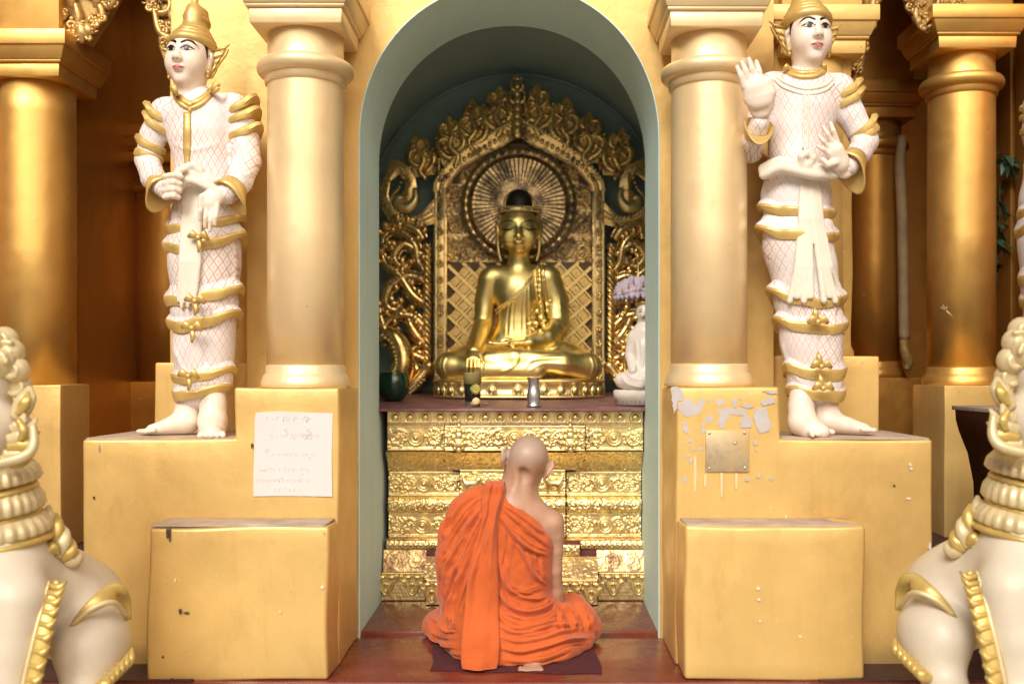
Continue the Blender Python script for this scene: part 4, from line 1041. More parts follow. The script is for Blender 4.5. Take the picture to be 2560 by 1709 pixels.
# openwork side fronds: twisted rope column, scrolling leaves
def frond(s_):
    fx = lambda u: u if s_ < 0 else 2 * 1298 - u
    m = MB()
    for k in range(3):
        P = [(xu(fx(1068), YT) + .014 * math.cos(a + k * 2.09), YT - .012 + .010 * math.sin(a + k * 2.09), zv(610, YT) + (zv(900, YT) - zv(610, YT)) * a / (PI * 13)) for a in np.linspace(0, PI * 13, 110)]
        m.tube(P, .011, 6)
    m.build('twisted_rope', LEAFD, throne)
    curls = [[(1060, 640), (1010, 610), (985, 640), (1005, 668), (1028, 655)], [(1060, 700), (1020, 690), (975, 715), (965, 760), (990, 775), (1003, 752)], [(1062, 760), (1030, 735), (1000, 690), (965, 660), (955, 630)],
             [(1064, 820), (1030, 790), (985, 790), (960, 820), (972, 850), (995, 845), (995, 825)], [(1062, 860), (1040, 835), (1022, 800), (1030, 770)], [(1065, 900), (1020, 880), (980, 860), (955, 800), (950, 760)],
             [(1062, 680), (1045, 655), (1040, 620), (1020, 590), (985, 575), (960, 590), (960, 615), (980, 620)], [(1064, 940), (1040, 920), (1030, 880), (1050, 860)], [(1060, 600), (1040, 575), (1000, 560), (965, 565)]]
    for i, c in enumerate(curls):
        P = bez([xz(fx(u), v) for u, v in c], 24); m = MB(); y = YT - .004 - .003 * (i % 3)
        m.tube([(p[0], y, p[1]) for p in P], [.02, .027, .024, .018, .011], 8, flat=1.0)
        m.tube([(p[0], y + .016, p[1]) for p in P], [.034, .042, .036, .028, .018], 8, flat=.2)
        m.ball((P[-1][0], y - .010, P[-1][1]), .022, 9, 6)
        for q in (4, 8, 12, 16, 19):        # leaflets
            d = P[q + 1] - P[q - 1]; d = d / np.hypot(*d); nrm = np.array([-d[1], d[0]]) * (1 if (i + q) % 2 else -1)
            e = P[q] + nrm * .052 + d * .034; f_ = P[q] + nrm * .036 + d * .004; m.tube([(P[q][0], y, P[q][1]), (f_[0], y - .014, f_[1]), (e[0], y - .004, e[1])], [.014, .019, .003], 7)
        m.build('leaf_scroll', LEAFD, throne)
    # swollen serpent bodies at the foot
    c = [(1080, 905), (1045, 950), (1000, 985), (975, 1000)] ; P = bez([xz(fx(u), v) for u, v in c], 16)
    m = MB(); m.tube([(p[0], YT - .02, p[1]) for p in P], [.03, .045, .05, .03], 10); m.build('serpent_foot', LEAFD, throne)
    c = [(955, 985), (985, 960), (1010, 920), (1005, 870), (980, 835), (955, 850)]; P = bez([xz(fx(u), v) for u, v in c], 18)
    m = MB(); m.tube([(p[0], YT - .05, p[1]) for p in P], [.04, .06, .065, .055, .04, .02], 10); m.build('serpent_body', LEAFD, throne)
    bd = MB()
    for p in bez([xz(fx(u), v, YT - .1) for u, v in ((955, 838), (978, 858), (988, 890), (990, 915), (980, 935))], 13): bd.ball((p[0], YT - .105, p[1]), .0085, 7, 4)
    for j in (0, 1):
        for p in bez([xz(fx(u), v + 10 * j, YT - .07) for u, v in ((1025, 972), (1040, 960), (1060, 940))], 7): bd.ball((p[0], YT - .075, p[1]), .009, 7, 4)
    tag(bd.build('serpent_beads', LEAF, throne), kind='stuff')
frond(-1); frond(1)

# ================================================================ halo behind the head: clear disc, rays, ring of studs
YH = 5.06
hc = ps(1297, 512, YH)
HS = 1.13
halo = thing('halo', 'round halo of thin rays and a ring of studs behind the Buddha head', 'halo', hc)
m_, t_, b_ = nodes_of('smoky_acrylic'); b_.inputs['Base Color'].default_value = (.5, .4, .32, 1); b_.inputs['Roughness'].default_value = .12; b_.inputs['Alpha'].default_value = .10; b_.inputs['Specular IOR Level'].default_value = .6
m = MB(); m.lathe([(0, -.002), (.365, -.002), (.365, .002), (0, .002)], 64); me = m.mesh('disc'); me.transform(Matrix.Rotation(R(90), 4, 'X') @ Matrix.Diagonal((1, .86, 1, 1))); me.transform(Matrix.Translation((0, 0, -.04)))
link('disc', me, m_, halo)
RAYM = gold_leaf('ray_metal', (.85, .60, .30), .3, .85, (.08, .05, .035), .45, .62, 14)
ry = MB(); ry.poly([(-.003, 0, .07), (.003, 0, .07), (.0066, 0, .208), (-.0066, 0, .208), (-.003, -.005, .07), (.003, -.005, .07), (.0066, -.005, .208), (-.0066, -.005, .208)], [(0, 1, 2, 3), (7, 6, 5, 4), (4, 5, 1, 0), (5, 6, 2, 1), (6, 7, 3, 2), (7, 4, 0, 3)])
for i in range(5): ry.ball((0, -.006, (.11 + i * .021)), .003, 5, 4)
rym = ry.mesh('ray'); rym.materials.append(RAYM)
for i in range(60):
    o = link('ray', rym, None, halo, (0, -.004, 0)); o.rotation_euler = (0, 2 * PI * (i + .5) / 60, 0)
m = MB(); m.lathe([(0, .002), (.262, .002), (.262, .006), (0, .006)], 64); me = m.mesh('halo_plate'); me.transform(Matrix.Rotation(R(-90), 4, 'X')); link('halo_plate', me, LEAFD, halo)
st = MB(); st.ball((0, 0, 0), .011, 10, 6, (1, .5, 1)); stm = st.mesh('stud'); stm.materials.append(DARKG)
rg_ = MB()
rr = [(.2255, -.003), (.2255, -.007), (.2555, -.007), (.2555, -.003)]; rg_.lathe(rr, 72, caps=False); rgm = rg_.mesh('stud_ring'); rgm.transform(Matrix.Rotation(R(-90), 4, 'X')); link('stud_ring', rgm, RAYM, halo)
for i in range(40):
    a = 2 * PI * i / 40; link('stud', stm, None, halo, (.2405 * math.sin(a), -.009, .2405 * math.cos(a)))

halo.scale = (HS, 1, HS)
# ================================================================ golden Buddha
BGOLD = gold_leaf('polished_statue_gold', (1.0, .74, .29), .38, 0, bsc=30, bst=.06)
BDARK = simple('black_hair_lacquer', (.018, .014, .012), .45, 0, .3, 20, .6, 90, .003)
INKB = simple('black_paint_line', (.012, .01, .009), .4, 0, .1, 20, 0)
bud = thing('buddha_statue', 'golden seated Buddha touching the earth in the centre of the niche', 'statue', pv(1190, 868, 4.9))
BO = origin(bud)
def b(u, v, Y): return pv(u, v, Y)
S = SD()
S.ell(b(1190, 826, 4.88), (.27, .17, .058), .03)
S.chain([b(1160, 812, 4.98), b(1085, 822, 4.88), b(1035, 838, 4.80)], [.085, .078, .066], .04)
S.chain([b(1220, 812, 4.98), b(1300, 822, 4.88), b(1345, 838, 4.80)], [.085, .078, .066], .04)
S.chain([b(1030, 842, 4.80), b(1100, 846, 4.735), b(1230, 850, 4.72)], [.064, .056, .045], .03)
S.chain([b(1350, 842, 4.80), b(1290, 832, 4.74), b(1180, 822, 4.735), b(1120, 822, 4.74)], [.064, .058, .05, .036], .02)
S.ell(b(1190, 785, 4.99), (.155, .105, .10), .04); S.ell(b(1188, 735, 4.98), (.104, .085, .14), .04); S.ell(b(1190, 668, 4.965), (.132, .095, .12), .04)
S.cap(b(1130, 634, 4.97), b(1254, 634, 4.97), .056, .056, .04)
S.cap(b(1190, 615, 4.965), b(1190, 572, 4.935), .052, .046, .03)
for i, v in enumerate((588, 597)): S.raw((lambda c: (lambda P: np.sqrt((np.sqrt((P[:, 0] - c[0]) ** 2 + (P[:, 1] - c[1]) ** 2) - .048) ** 2 + (P[:, 2] - c[2]) ** 2) - .006))(b(1190, v, 4.95 + i * .004)), .006)
# head
S.ell(b(1191, 520, 4.925), (.098, .112, .098), .02); S.ell(b(1191, 548, 4.905), (.078, .082, .073), .03); S.ell(b(1191, 570, 4.865), (.026, .022, .018), .02)
S.chain([b(1190, 513, 4.825), b(1190, 530, 4.808), b(1190, 541, 4.795)], [.010, .013, .0165], .012); S.ell(b(1183, 542, 4.81), (.010, .010, .008), .008); S.ell(b(1197, 542, 4.81), (.010, .010, .008), .008)
for s_ in (-1, 1):
    S.chain([b(1190 + s_ * 6, 511, 4.828), b(1190 + s_ * 20, 504, 4.836), b(1190 + s_ * 38, 512, 4.86)], [.005, .007, .005], .012)
    S.ell(b(1190 + s_ * 20, 519, 4.843), (.022, .014, .012), .008); S.ell(b(1190 + s_ * 26, 545, 4.85), (.03, .02, .032), .03)
    S.ell(b(1190 + s_ * 49, 530, 4.945), (.012, .028, .052), .01, rot=(0, s_ * 6, 0)); S.chain([b(1190 + s_ * 48, 555, 4.945), b(1190 + s_ * 46, 580, 4.94), b(1190 + s_ * 41, 597, 4.94)], [.011, .008, .008], .01)
S.ell(b(1190, 553, 4.822), (.026, .014, .0065), .006); S.ell(b(1190, 558.5, 4.823), (.021, .014, .0065), .004)
# arms
S.chain([b(1123, 642, 4.97), b(1113, 690, 4.985), b(1109, 742, 4.975), b(1093, 782, 4.86), b(1087, 806, 4.765)], [.058, .052, .047, .041, .031], .008)
S.chain([b(1258, 640, 4.97), b(1276, 690, 4.985), b(1280, 748, 4.96), b(1255, 775, 4.85), b(1215, 784, 4.79)], [.064, .062, .058, .05, .034], .02)
S.chain([b(1215, 786, 4.785), b(1170, 788, 4.765)], [.034, .036], .015, flat=((0, 0, 1), .5))
for i, yy in enumerate((4.79, 4.765, 4.74, 4.72)): S.chain([b(1165, 787, yy), b(1135, 788, yy - .004), b(1112 + i * 3, 785, yy)], [.0105, .0098, .008], .004)
S.chain([b(1190, 783, 4.80), b(1165, 778, 4.80), b(1150, 778, 4.79)], [.012, .011, .008], .008)
def fold_fn(folds, cam_y, depth=None):
    """folds: (polyline in view px, width px, height m, side sharpness); raised along normals of verts facing the camera"""
    def post(V, Nn):
        U = ((V[:, 0] - CAMX) / V[:, 1] * FOC + VX) / K; W_ = (VY - (V[:, 2] - CAMZ) / V[:, 1] * FOC) / K
        D = np.zeros(len(V)); face = np.clip((-Nn[:, 1] + .15) * 2.2, 0, 1)
        for P, wd_, h, sh in folds:
            P = np.asarray(P, float); P = bez(P, max(6, 4 * len(P))) if len(P) > 2 else P; lo = P.min(0) - wd_ * 3; hi = P.max(0) + wd_ * 3
            m = (U > lo[0]) & (U < hi[0]) & (W_ > lo[1]) & (W_ < hi[1])
            if not m.any(): continue
            d, sd, par = seg_dist2(U[m], W_[m], P); w_ = np.where(sd > 0, wd_ * sh, wd_ * (2 - sh))
            D[m] += h * np.exp(-(d / w_) ** 2) * np.clip(np.minimum(par, 1 - par) * 6 + .25, 0, 1)
        return V + Nn * (D * face)[:, None]
    return post
bf = []
for i, (u0, u1) in enumerate(((1152, 1148), (1162, 1158), (1172, 1169), (1182, 1181), (1192, 1193), (1202, 1206), (1212, 1218))): bf.append(([(1215 - (1215 - u0) * .55, 640 + (6 - i) * 8), (u0 + 3, 700), (u1, 768)], 2.6, .0035, 1))
for i in range(6): bf.append(([(1238 + i * 9, 660 + i * 4), (1252 + i * 7, 700 + i * 5), (1262 + i * 5, 752)], 3, .003, 1))
bf.append(([(1236, 606), (1205, 650), (1165, 690), (1136, 712)], 2.2, .006, .7))
for k in range(3): bf.append(([(1006 + k * 9, 812 + k), (1000 + k * 8, 838), (1008 + k * 7, 862)], 2.4, .004, 1)); bf.append(([(1372 - k * 9, 812 + k), (1378 - k * 8, 838), (1370 - k * 7, 862)], 2.4, .004, 1))
bf += [([(1190, 812), (1182, 835), (1150, 856)], 3, .005, 1), ([(1205, 845), (1225, 825), (1300, 818)], 3, .004, 1), ([(1215, 850), (1245, 834), (1320, 836)], 3, .004, 1), ([(1250, 730), (1285, 745), (1292, 770)], 3, .004, 1)]
bme = S.mesh('figure', .0062, BO, smooth_it=2, post=fold_fn(bf, 4.9))
link('figure', bme, BGOLD, bud)
btree = tree_of(bme)
HD = SD(); HD.chain([b(1088, 800, 4.775), b(1087, 812, 4.735), b(1086, 828, 4.70)], [.030, .034, .036], .015, flat=((0, 1, .4), .5))
for (u0, u1, v1) in ((1072.5, 1070, 852), (1081.5, 1080, 861), (1090.5, 1090, 860), (1099, 1099.5, 854)): HD.chain([b(u0, 824, 4.685), b((u0 + u1) / 2, 842, 4.672), b(u1, v1, 4.676)], [.0082, .0078, .0066], .002)
HD.chain([b(1102, 812, 4.715), b(1110, 832, 4.685), b(1109, 846, 4.68)], [.0095, .0085, .0065], .005)
link('earth_touching_hand', HD.mesh('earth_touching_hand', .0032, BO), BGOLD, bud)
H = SD(); H.ell(b(1191, 508, 4.945), (.099, .106, .075), .015); H.ell(b(1191, 468, 4.95), (.066, .066, .072), .015)
H.box(b(1191, 560, 4.9), (.3, .3, .148), .001, .004, '-')
link('hair', H.mesh('hair', .006, BO), BDARK, bud)
hb = MB(); c = b(1191, 484, 4.94); P = [(c[0] + .1035 * math.cos(a), c[1] + .113 * math.sin(a), c[2] + .006 * math.sin(a)) for a in np.linspace(0, 2 * PI, 49)]
hb.tube(P, .009, 8, flat=.5); 
for dz in (.011, -.010):
    for p in P[:-1]: hb.ball((p[0], p[1], p[2] + dz), .0048, 6, 4)
for p in P[1:-1:4]: hb.ball((p[0] * 1, p[1] - .004, p[2]), .007, 7, 5)
hb.build('headband', LEAF, bud)
fo = Vector(b(1190, 530, 4.8)) - Vector(BO); sc = .00233
def fpt(u, v): return ((u - 1190) * sc * .94, (530 - v) * sc * .94)
for s_ in (-1, 1):
    f = lambda u, v: fpt(1190 + s_ * (u - 1190), v)
    link('eyebrow', stroke_patch(btree, [f(1196, 513), f(1206, 506), f(1220, 505), f(1233, 511)], [.0012, .0026, .0022, .0008], fo, (1, 0, 0), (0, 0, 1), (0, 1, 0), name='eyebrow'), INKB, bud)
    link('eyelid', stroke_patch(btree, [f(1200, 519), f(1208, 524.5), f(1218, 525), f(1231, 520)], [.001, .0036, .0042, .001], fo, (1, 0, 0), (0, 0, 1), (0, 1, 0), name='eyelid'), INKB, bud)
    link('nostril', stroke_patch(btree, [f(1193, 545.5), f(1196, 546)], [.0018, .0014], fo, (1, 0, 0), (0, 0, 1), (0, 1, 0), name='nostril'), INKB, bud)
link('lip_line', stroke_patch(btree, [fpt(1178, 555), fpt(1186, 556.5), fpt(1190, 556), fpt(1194, 556.5), fpt(1202, 555)], [.0006, .0014, .0012, .0014, .0006], fo, (1, 0, 0), (0, 0, 1), (0, 1, 0), name='lip_line'), INKB, bud)
# robe edge beads, shoulder cloth with flower cluster
def on_front(u, v, lift=.002):
    p = b(u, v, 4.9); o = Vector((p[0], 4.4, 0)); tgt = Vector(b(u, v, 4.9)); d = (tgt - Vector((CAMX, 0, CAMZ))).normalized()
    h, n, _, _ = btree.ray_cast(Vector((CAMX, 0, CAMZ)) - Vector(BO), d); return (h + Vector(BO) - d * lift) if h is not None else tgt
be = MB()
for p in bez([(1232, 612), (1205, 650), (1168, 687), (1137, 711)], 30): be.ball(on_front(*p), .0042, 6, 4)
for p in bez([(1236, 622), (1210, 656), (1172, 693), (1139, 718)], 30): be.ball(on_front(*p), .0035, 6, 4)
tag(be.build('robe_edge_beads', LEAF, bud), kind='stuff')
SS = SD()
for i in range(9):
    v = 608 + i * 12; SS.cap(on_front(1236 + i * .6, v), on_front(1238 + i * .6, v + 12), .013, .013, .008, flat=((1, 0, 0), .8)); SS.cap(on_front(1226 + i, v), on_front(1227 + i, v + 12), .007, .007, .004); SS.cap(on_front(1246 + i, v), on_front(1247 + i, v + 12), .007, .007, .004)
for u, v, r in ((1232, 715, .016), (1222, 728, .015), (1242, 730, .017), (1230, 742, .017), (1214, 744, .013), (1248, 748, .014), (1222, 756, .016), (1240, 760, .016), (1210, 762, .011), (1255, 700, .013), (1262, 690, .010)): SS.ell(on_front(u, v), (r, r * .7, r), .006)
rg2 = random.Random(3)
for i in range(40): SS.ell(on_front(1232 + rg2.uniform(-24, 20), 735 + rg2.uniform(-26, 30), .008), (.006, .006, .006), .003)
link('shoulder_cloth', SS.mesh('shoulder_cloth', .0042, BO, pad=.01), BGOLD, bud)
# oval lotus base
base = thing('lotus_base', 'oval gilded lotus pedestal under the golden Buddha', 'pedestal', (BO[0], 4.9, .886))
bx, byy = BO[0], 4.91
def oval(prof, n=72):
    G = []
    for i in range(n):
        a = 2 * PI * i / n; c, s_ = math.cos(a), math.sin(a)
        ex = math.copysign(abs(c) ** .75, c); ey = math.copysign(abs(s_) ** .75, s_)
        G.append([(bx + (.405 + q) * ex, byy + (.212 + q) * ey, z) for q, z in prof])
    return np.array(G)
G = oval([(-.3, .884), (.012, .886), (.016, .892), (.012, .898), (.0, .9), (.002, .955), (.012, .958), (.018, .966), (.012, .974), (-.01, .98), (-.3, .985)])
m = MB(); m.grid(G, True, True); m.build('pedestal_body', LEAF, base)
PB = petal_mesh(.064, .056)
for i in range(30):
    a = 2 * PI * (i + .5) / 30; c, s_ = math.cos(a), math.sin(a); ex = math.copysign(abs(c) ** .75, c); ey = math.copysign(abs(s_) ** .75, s_)
    if ey > .35: continue
    o = link('lotus_petal', PB, None, base, (.407 * ex, byy - 4.9 + .214 * ey, .013)); o.rotation_euler = (0, 0, math.atan2(ey * .212 * 1.3, ex * .405 * .62) + PI / 2)

# ================================================================ offerings on the shelf
def on_shelf(u, v, Y): p = pv(u, v, Y); return (p[0], p[1], shelf_z(Y) + .001)
px = 1.0898 * 4.32 / 2489
SIL = simple('brushed_aluminium', (.62, .60, .62), .32, .95, .1, 20, .2, 80, .001)
vz = thing('vase', 'small silver metal vase with narrow neck on the shelf', 'vase', on_shelf(1224, 930, 4.32))
m = MB(); pr = [(0, 0), (15, 0), (16, 1.5), (15, 4), (13.5, 7), (15.5, 18), (16, 26), (14, 36), (11.5, 44), (11.5, 52), (13.5, 60), (16, 66), (16.3, 67), (15, 66), (12, 60), (10, 52), (10, 44)]
m.lathe([(r * px, z * px) for r, z in pr], 40, vz.location); m.build('body', SIL, vz)
gl = thing('tumbler', 'black patterned drinking glass with yellow flower on the shelf', 'tumbler', on_shelf(1084, 931, 4.32))
GLB = simple('black_glass', (.012, .010, .009), .12, 0, .2, 10, 0); GLO = simple('olive_glass_rim', (.30, .26, .10), .15, 0, .1, 10, 0); YEL = simple('yellow_flower_print', (.42, .36, .07), .3, 0, .25, 60, 0); CRM = simple('cream_print', (.66, .52, .25), .35, 0, .2, 40, 0)
gx, gy, gz = gl.location
m = MB(); m.lathe([(17.5 * px, 12 * px), (20.2 * px, 52 * px)], 40, (gx, gy, gz)); m.build('body', GLB, gl)
m = MB(); m.lathe([(20.2 * px, 52 * px), (21.6 * px, 77 * px), (21.8 * px, 78 * px), (20.8 * px, 77 * px), (19.4 * px, 60 * px), (0, 60 * px)], 40, (gx, gy, gz)); m.build('rim', GLO, gl)
m_, t_, b_ = nodes_of('clear_thick_glass'); b_.inputs['Base Color'].default_value = (.35, .28, .2, 1); b_.inputs['Transmission Weight'].default_value = .8; b_.inputs['Roughness'].default_value = .08; b_.inputs['IOR'].default_value = 1.45
m = MB(); m.lathe([(0, 0), (17 * px, 0), (17.5 * px, 2 * px), (17.4 * px, 11.8 * px), (0, 11.8 * px)], 40, (gx, gy, gz)); m.build('foot', m_, gl)
m = MB()
for i in range(14):
    a = 2 * PI * i / 14; c = np.array([gx + 9 * px, gy - 18.4 * px, gz + 40 * px]); tp = c + np.array([13 * px * math.cos(a), (3.5 * px if math.cos(a) > 0 else -1.5 * px) * abs(math.cos(a)) - .5 * px, 13.5 * px * math.sin(a)])
    m.tube([c, (c + tp) / 2 + (0, -1.5 * px, 0), tp], [1.2 * px, 2.6 * px, .8 * px], 6)
m.ball((gx + 9 * px, gy - 20 * px, gz + 40 * px), 3.2 * px, 8, 5); m.build('flower_motif', YEL, gl)
m = MB(); m.ball((gx + 7 * px, gy - 15 * px, gz + 13 * px), 10 * px, 12, 8, (1.1, .35, .9)); m.build('petal_motif', CRM, gl)
GREEN = simple('green_glazed_bowl', (.008, .036, .018), .08, .2, .4, 8, .05, 30, .001, spec=.8)
bw = on_shelf(902, 912, 4.62); pb = 1.0898 * 4.62 / 2489
m = MB(); m.lathe([(0, 0), (18 * pb, 0), (27 * pb, 7 * pb), (35 * pb, 22 * pb), (37.5 * pb, 38 * pb), (36 * pb, 52 * pb), (31 * pb, 62 * pb), (32 * pb, 65 * pb), (30 * pb, 65 * pb), (28 * pb, 58 * pb), (0, 50 * pb)], 44, (0, 0, 0)); o = m.build('glazed_bowl', GREEN, loc=bw); tag(o, 'shiny dark green round bowl on the shelf beside the left jamb', 'bowl')
pet = MB(); 
for i in range(5): a = i * 1.256; pet.ball((.005 * math.cos(a), .005 * math.sin(a), .003), .0045, 6, 4, (1, 1, .5))
o = pet.build('fallen_flower', WHITE, loc=on_shelf(1116, 922, 4.45)); tag(o, 'tiny white fallen flower on the maroon shelf left of centre', 'flower')

# small white Buddha figurine with a fringed umbrella, half hidden by the right jamb
FYY = 4.42
MARB = simple('pale_figurine_marble', (.74, .66, .58), .35, 0, .06, 20, .2, 60, .001, sss=.1)
FGOLD = simple('figurine_gold_trim', (.62, .42, .14), .35, .5)
fg = thing('white_buddha_figurine', 'small pale seated Buddha figurine with gold crown by the right jamb', 'figurine', on_shelf(1483, 928, FYY)); FO = origin(fg)
f = lambda u, v, dy=0: pv(u, v, FYY + dy)
F = SD(); F.ell(f(1483, 868, -.01), (.115, .09, .042), .02); F.chain([f(1483, 855), f(1484, 800), f(1482, 765)], [.085, .068, .06], .03); F.cap(f(1455, 775), f(1512, 775), .03, .03, .03); F.cap(f(1481, 750), f(1480, 735), .026, .024, .02)
F.ell(f(1479, 718, -.01), (.038, .044, .05), .01); F.chain([f(1453, 775), f(1446, 815, .0), f(1452, 850, -.07)], [.028, .024, .018], .012); F.chain([f(1512, 775), f(1518, 815), f(1490, 850, -.07)], [.028, .024, .018], .012); F.chain([f(1428, 872, -.02), f(1470, 880, -.08)], [.035, .03], .02); F.ell(f(1474, 722, -.052), (.009, .01, .014), .008)
fme = F.mesh('figure', .005, FO, post=fold_fn([([(1460, 780), (1462, 820), (1455, 850)], 3, .004, 1), ([(1470, 780), (1474, 820), (1470, 850)], 3, .004, 1), ([(1425, 862), (1440, 880), (1470, 888)], 3, .004, 1), ([(1432, 850), (1450, 866), (1480, 872)], 3, .004, 1)], FYY)); link('figure', fme, MARB, fg); ft = tree_of(fme)
m = MB(); c = f(1481, 697); m.lathe([(.043, -.006), (.048, 0), (.046, .012), (.04, .012), (.03, .03), (.012, .05), (0, .07)], 28, c); m.build('crown', FGOLD, fg)
ff = Vector(f(1476, 718, -.05)) - Vector(FO)
for s_ in (-1, 1):
    for nm, pts, wd_ in (('eyebrow', [(.003, .013), (.012, .018), (.022, .013)], [.0008, .0016, .0006]), ('eye', [(.005, .005), (.012, .0075), (.02, .005)], [.0008, .0028, .0008])):
        link(nm, stroke_patch(ft, [(s_ * x, z) for x, z in pts], wd_, ff, (1, 0, 0), (0, 0, 1), (0, 1, 0), name=nm), INKB, fg)
REDP = simple('red_lip_paint', (.5, .06, .05), .4); link('lips', stroke_patch(ft, [(-.008, -.019), (0, -.0205), (.008, -.019)], [.0008, .0028, .0008], ff, (1, 0, 0), (0, 0, 1), (0, 1, 0), name='lips'), REDP, fg)
m = MB(); zb0 = FO[2]; sc_ = (.145, .095); G = []
for i in range(48):
    a = 2 * PI * i / 48; G.append([(FO[0] + sc_[0] * q * math.cos(a), FO[1] + sc_[1] * q * math.sin(a), zb0 + z) for q, z in ((0, 0), (.95, 0), (.95, .026), (1.0, .03), (1.02, .06), (.96, .066), (0, .068))])
m.grid(np.array(G), True, True); m.build('oval_base', simple('figurine_base_plaster', (.66, .6, .5), .6, 0, .12, 14, .5, 90, .002), fg)
ins = MB(); ri = random.Random(8)
for i in range(13):
    a = R(178 + i * 8.5); r = .0052
    cx_, cy_ = FO[0] + sc_[0] * .962 * math.cos(a), FO[1] + sc_[1] * .962 * math.sin(a); tx, ty = -math.sin(a) * sc_[0], math.cos(a) * sc_[1]; ln = math.hypot(tx, ty); tx, ty = tx / ln, ty / ln
    aa = np.linspace(ri.uniform(0, 2), ri.uniform(4.5, 6), 9)
    ins.tube([(cx_ + tx * r * math.cos(q), cy_ + ty * r * math.cos(q), zb0 + .014 + r * 1.1 * math.sin(q)) for q in aa], .0009, 4)
tag(ins.build('base_lettering', simple('brown_ink', (.16, .11, .08), .7), fg), kind='stuff')
um = thing('fringed_umbrella', 'lilac fringed ceremonial umbrella above the small white figurine', 'umbrella', pv(1464, 690, FYY + .03)); UO = origin(um)
LIL = simple('lilac_fringe', (.47, .38, .45), .9, 0, .2, 60, .8, 160, .004)
U_ = SD(); cu = pv(1464, 672, FYY + .03); U_.ell(cu, (.108, .1, .06), .02); U_.ell(cu + (0, 0, .03), (.08, .075, .04), .02); U_.box(cu + (0, 0, -.09), (.2, .2, .07), .001, .004, '-')
def fuzz(V, Nn):
    return V + Nn * (.006 * vnoise(V * 130)[:, :1] + .006 * vnoise(V * 55 + 3)[:, 1:2])
link('canopy', U_.mesh('canopy', .0048, UO, post=fuzz), LIL, um)
m = MB()
for i in range(26):
    a = 2 * PI * i / 26; x, y = cu[0] + .104 * math.cos(a), cu[1] + .096 * math.sin(a); m.tube([(x, y, cu[2] - .015), (x + .003, y, cu[2] - .035)], [.012, .005], 6)
tag(m.build('fringe', LIL, um), kind='stuff')
m = MB(); m.lathe([(.004, -.27), (.004, .045), (.010, .05), (.006, .06), (.009, .07), (.004, .08), (.003, .12), (0, .15)], 12, cu); m.build('pole', FGOLD, um)
spk = MB(); spk.lathe([(.0035, 0), (.0045, .008), (.0, .03)], 6); spm = spk.mesh('gold_spike'); spm.materials.append(FGOLD)
for dx, dz in ((-.075, -.005), (-.05, .012), (-.02, -.012), (.012, .02), (.045, -.004), (.075, .008), (-.03, .035), (.03, .038)):
    o = link('gold_spike', spm, None, um, (cu[0] + dx - UO[0], cu[1] - .095 * math.sqrt(max(0, 1 - (dx / .11) ** 2)) - UO[1], cu[2] + dz - UO[2])); o.rotation_euler = (R(25), R(dx * 200), 0)
# ================================================================ guardian (deva) statues
SKIN = simple('painted_pale_skin', (.86, .725, .615), .38, 0, .05, 9, .12, 40, .001, sss=.12)
DGOLD = simple('statue_gold_paint', (.66, .46, .155), .36, .35, .12, 14, .3, 40, .002, dirt=(.36, .22, .06), dirt_scale=12, dirt_lo=.62, dirt_hi=.75)
SASH = simple('cream_sash_paint', (.80, .735, .62), .5, 0, .06, 12, .25, 40, .002)
BLACK = simple('glossy_black_paint', (.012, .009, .009), .25, 0, .1, 20, 0)
EYEW = simple('eye_white_paint', (.82, .80, .78), .3, 0, .02, 20, 0)
LIPS = simple('pink_lip_paint', (.62, .17, .17), .35, 0, .06, 30, 0)
def costume():
    m, t, b = nodes_of('painted_lattice_costume')
    uv = t.nodes.new('ShaderNodeUVMap'); sep = t.nodes.new('ShaderNodeSeparateXYZ'); t.links.new(uv.outputs[0], sep.inputs[0])
    wob = math_(t, 'MULTIPLY', math_(t, 'SUBTRACT', noise(t, 16, 3, .5, wco(t)), .5), .012)
    u = math_(t, 'ADD', sep.outputs[0], wob); v = math_(t, 'ADD', sep.outputs[1], wob)
    p = .033
    a = math_(t, 'DIVIDE', math_(t, 'ADD', u, math_(t, 'MULTIPLY', v, .72)), p); bb = math_(t, 'DIVIDE', math_(t, 'SUBTRACT', u, math_(t, 'MULTIPLY', v, .72)), p)
    def tri(x): return math_(t, 'ABSOLUTE', math_(t, 'SUBTRACT', math_(t, 'FRACT', x), .5))   # 0 centre .. .5 line
    ta, tb = tri(a), tri(bb); mx = math_(t, 'MAXIMUM', ta, tb)
    line = ramp(t, mx, [(.415, (0, 0, 0)), (.455, (1, 1, 1))])
    rr = math_(t, 'ADD', math_(t, 'POWER', ta, 2.0), math_(t, 'POWER', tb, 2.0)); dot = ramp(t, rr, [(.005, (1, 1, 1)), (.012, (0, 0, 0))])
    fade = ramp(t, noise(t, 5, 4, .6, wco(t)), [(.38, (.06,) * 3), (.62, (.85,) * 3)])
    base = ramp(t, noise(t, 8, 5, .6, wco(t)), [(.3, (.76, .71, .71)), (.7, (.84, .80, .79))])
    c = mixc(t, math_(t, 'MULTIPLY', line, fade), base, (.62, .27, .13)); c = mixc(t, math_(t, 'MULTIPLY', dot, fade), c, (.5, .25, .24))
    t.links.new(c, b.inputs['Base Color']); b.inputs['Roughness'].default_value = .5
    bump(t, b, math_(t, 'ADD', noise(t, 30, 5, .6, wco(t)), math_(t, 'MULTIPLY', math_(t, 'ADD', line, dot), -.25)), .25, .003); return m
COST = costume()
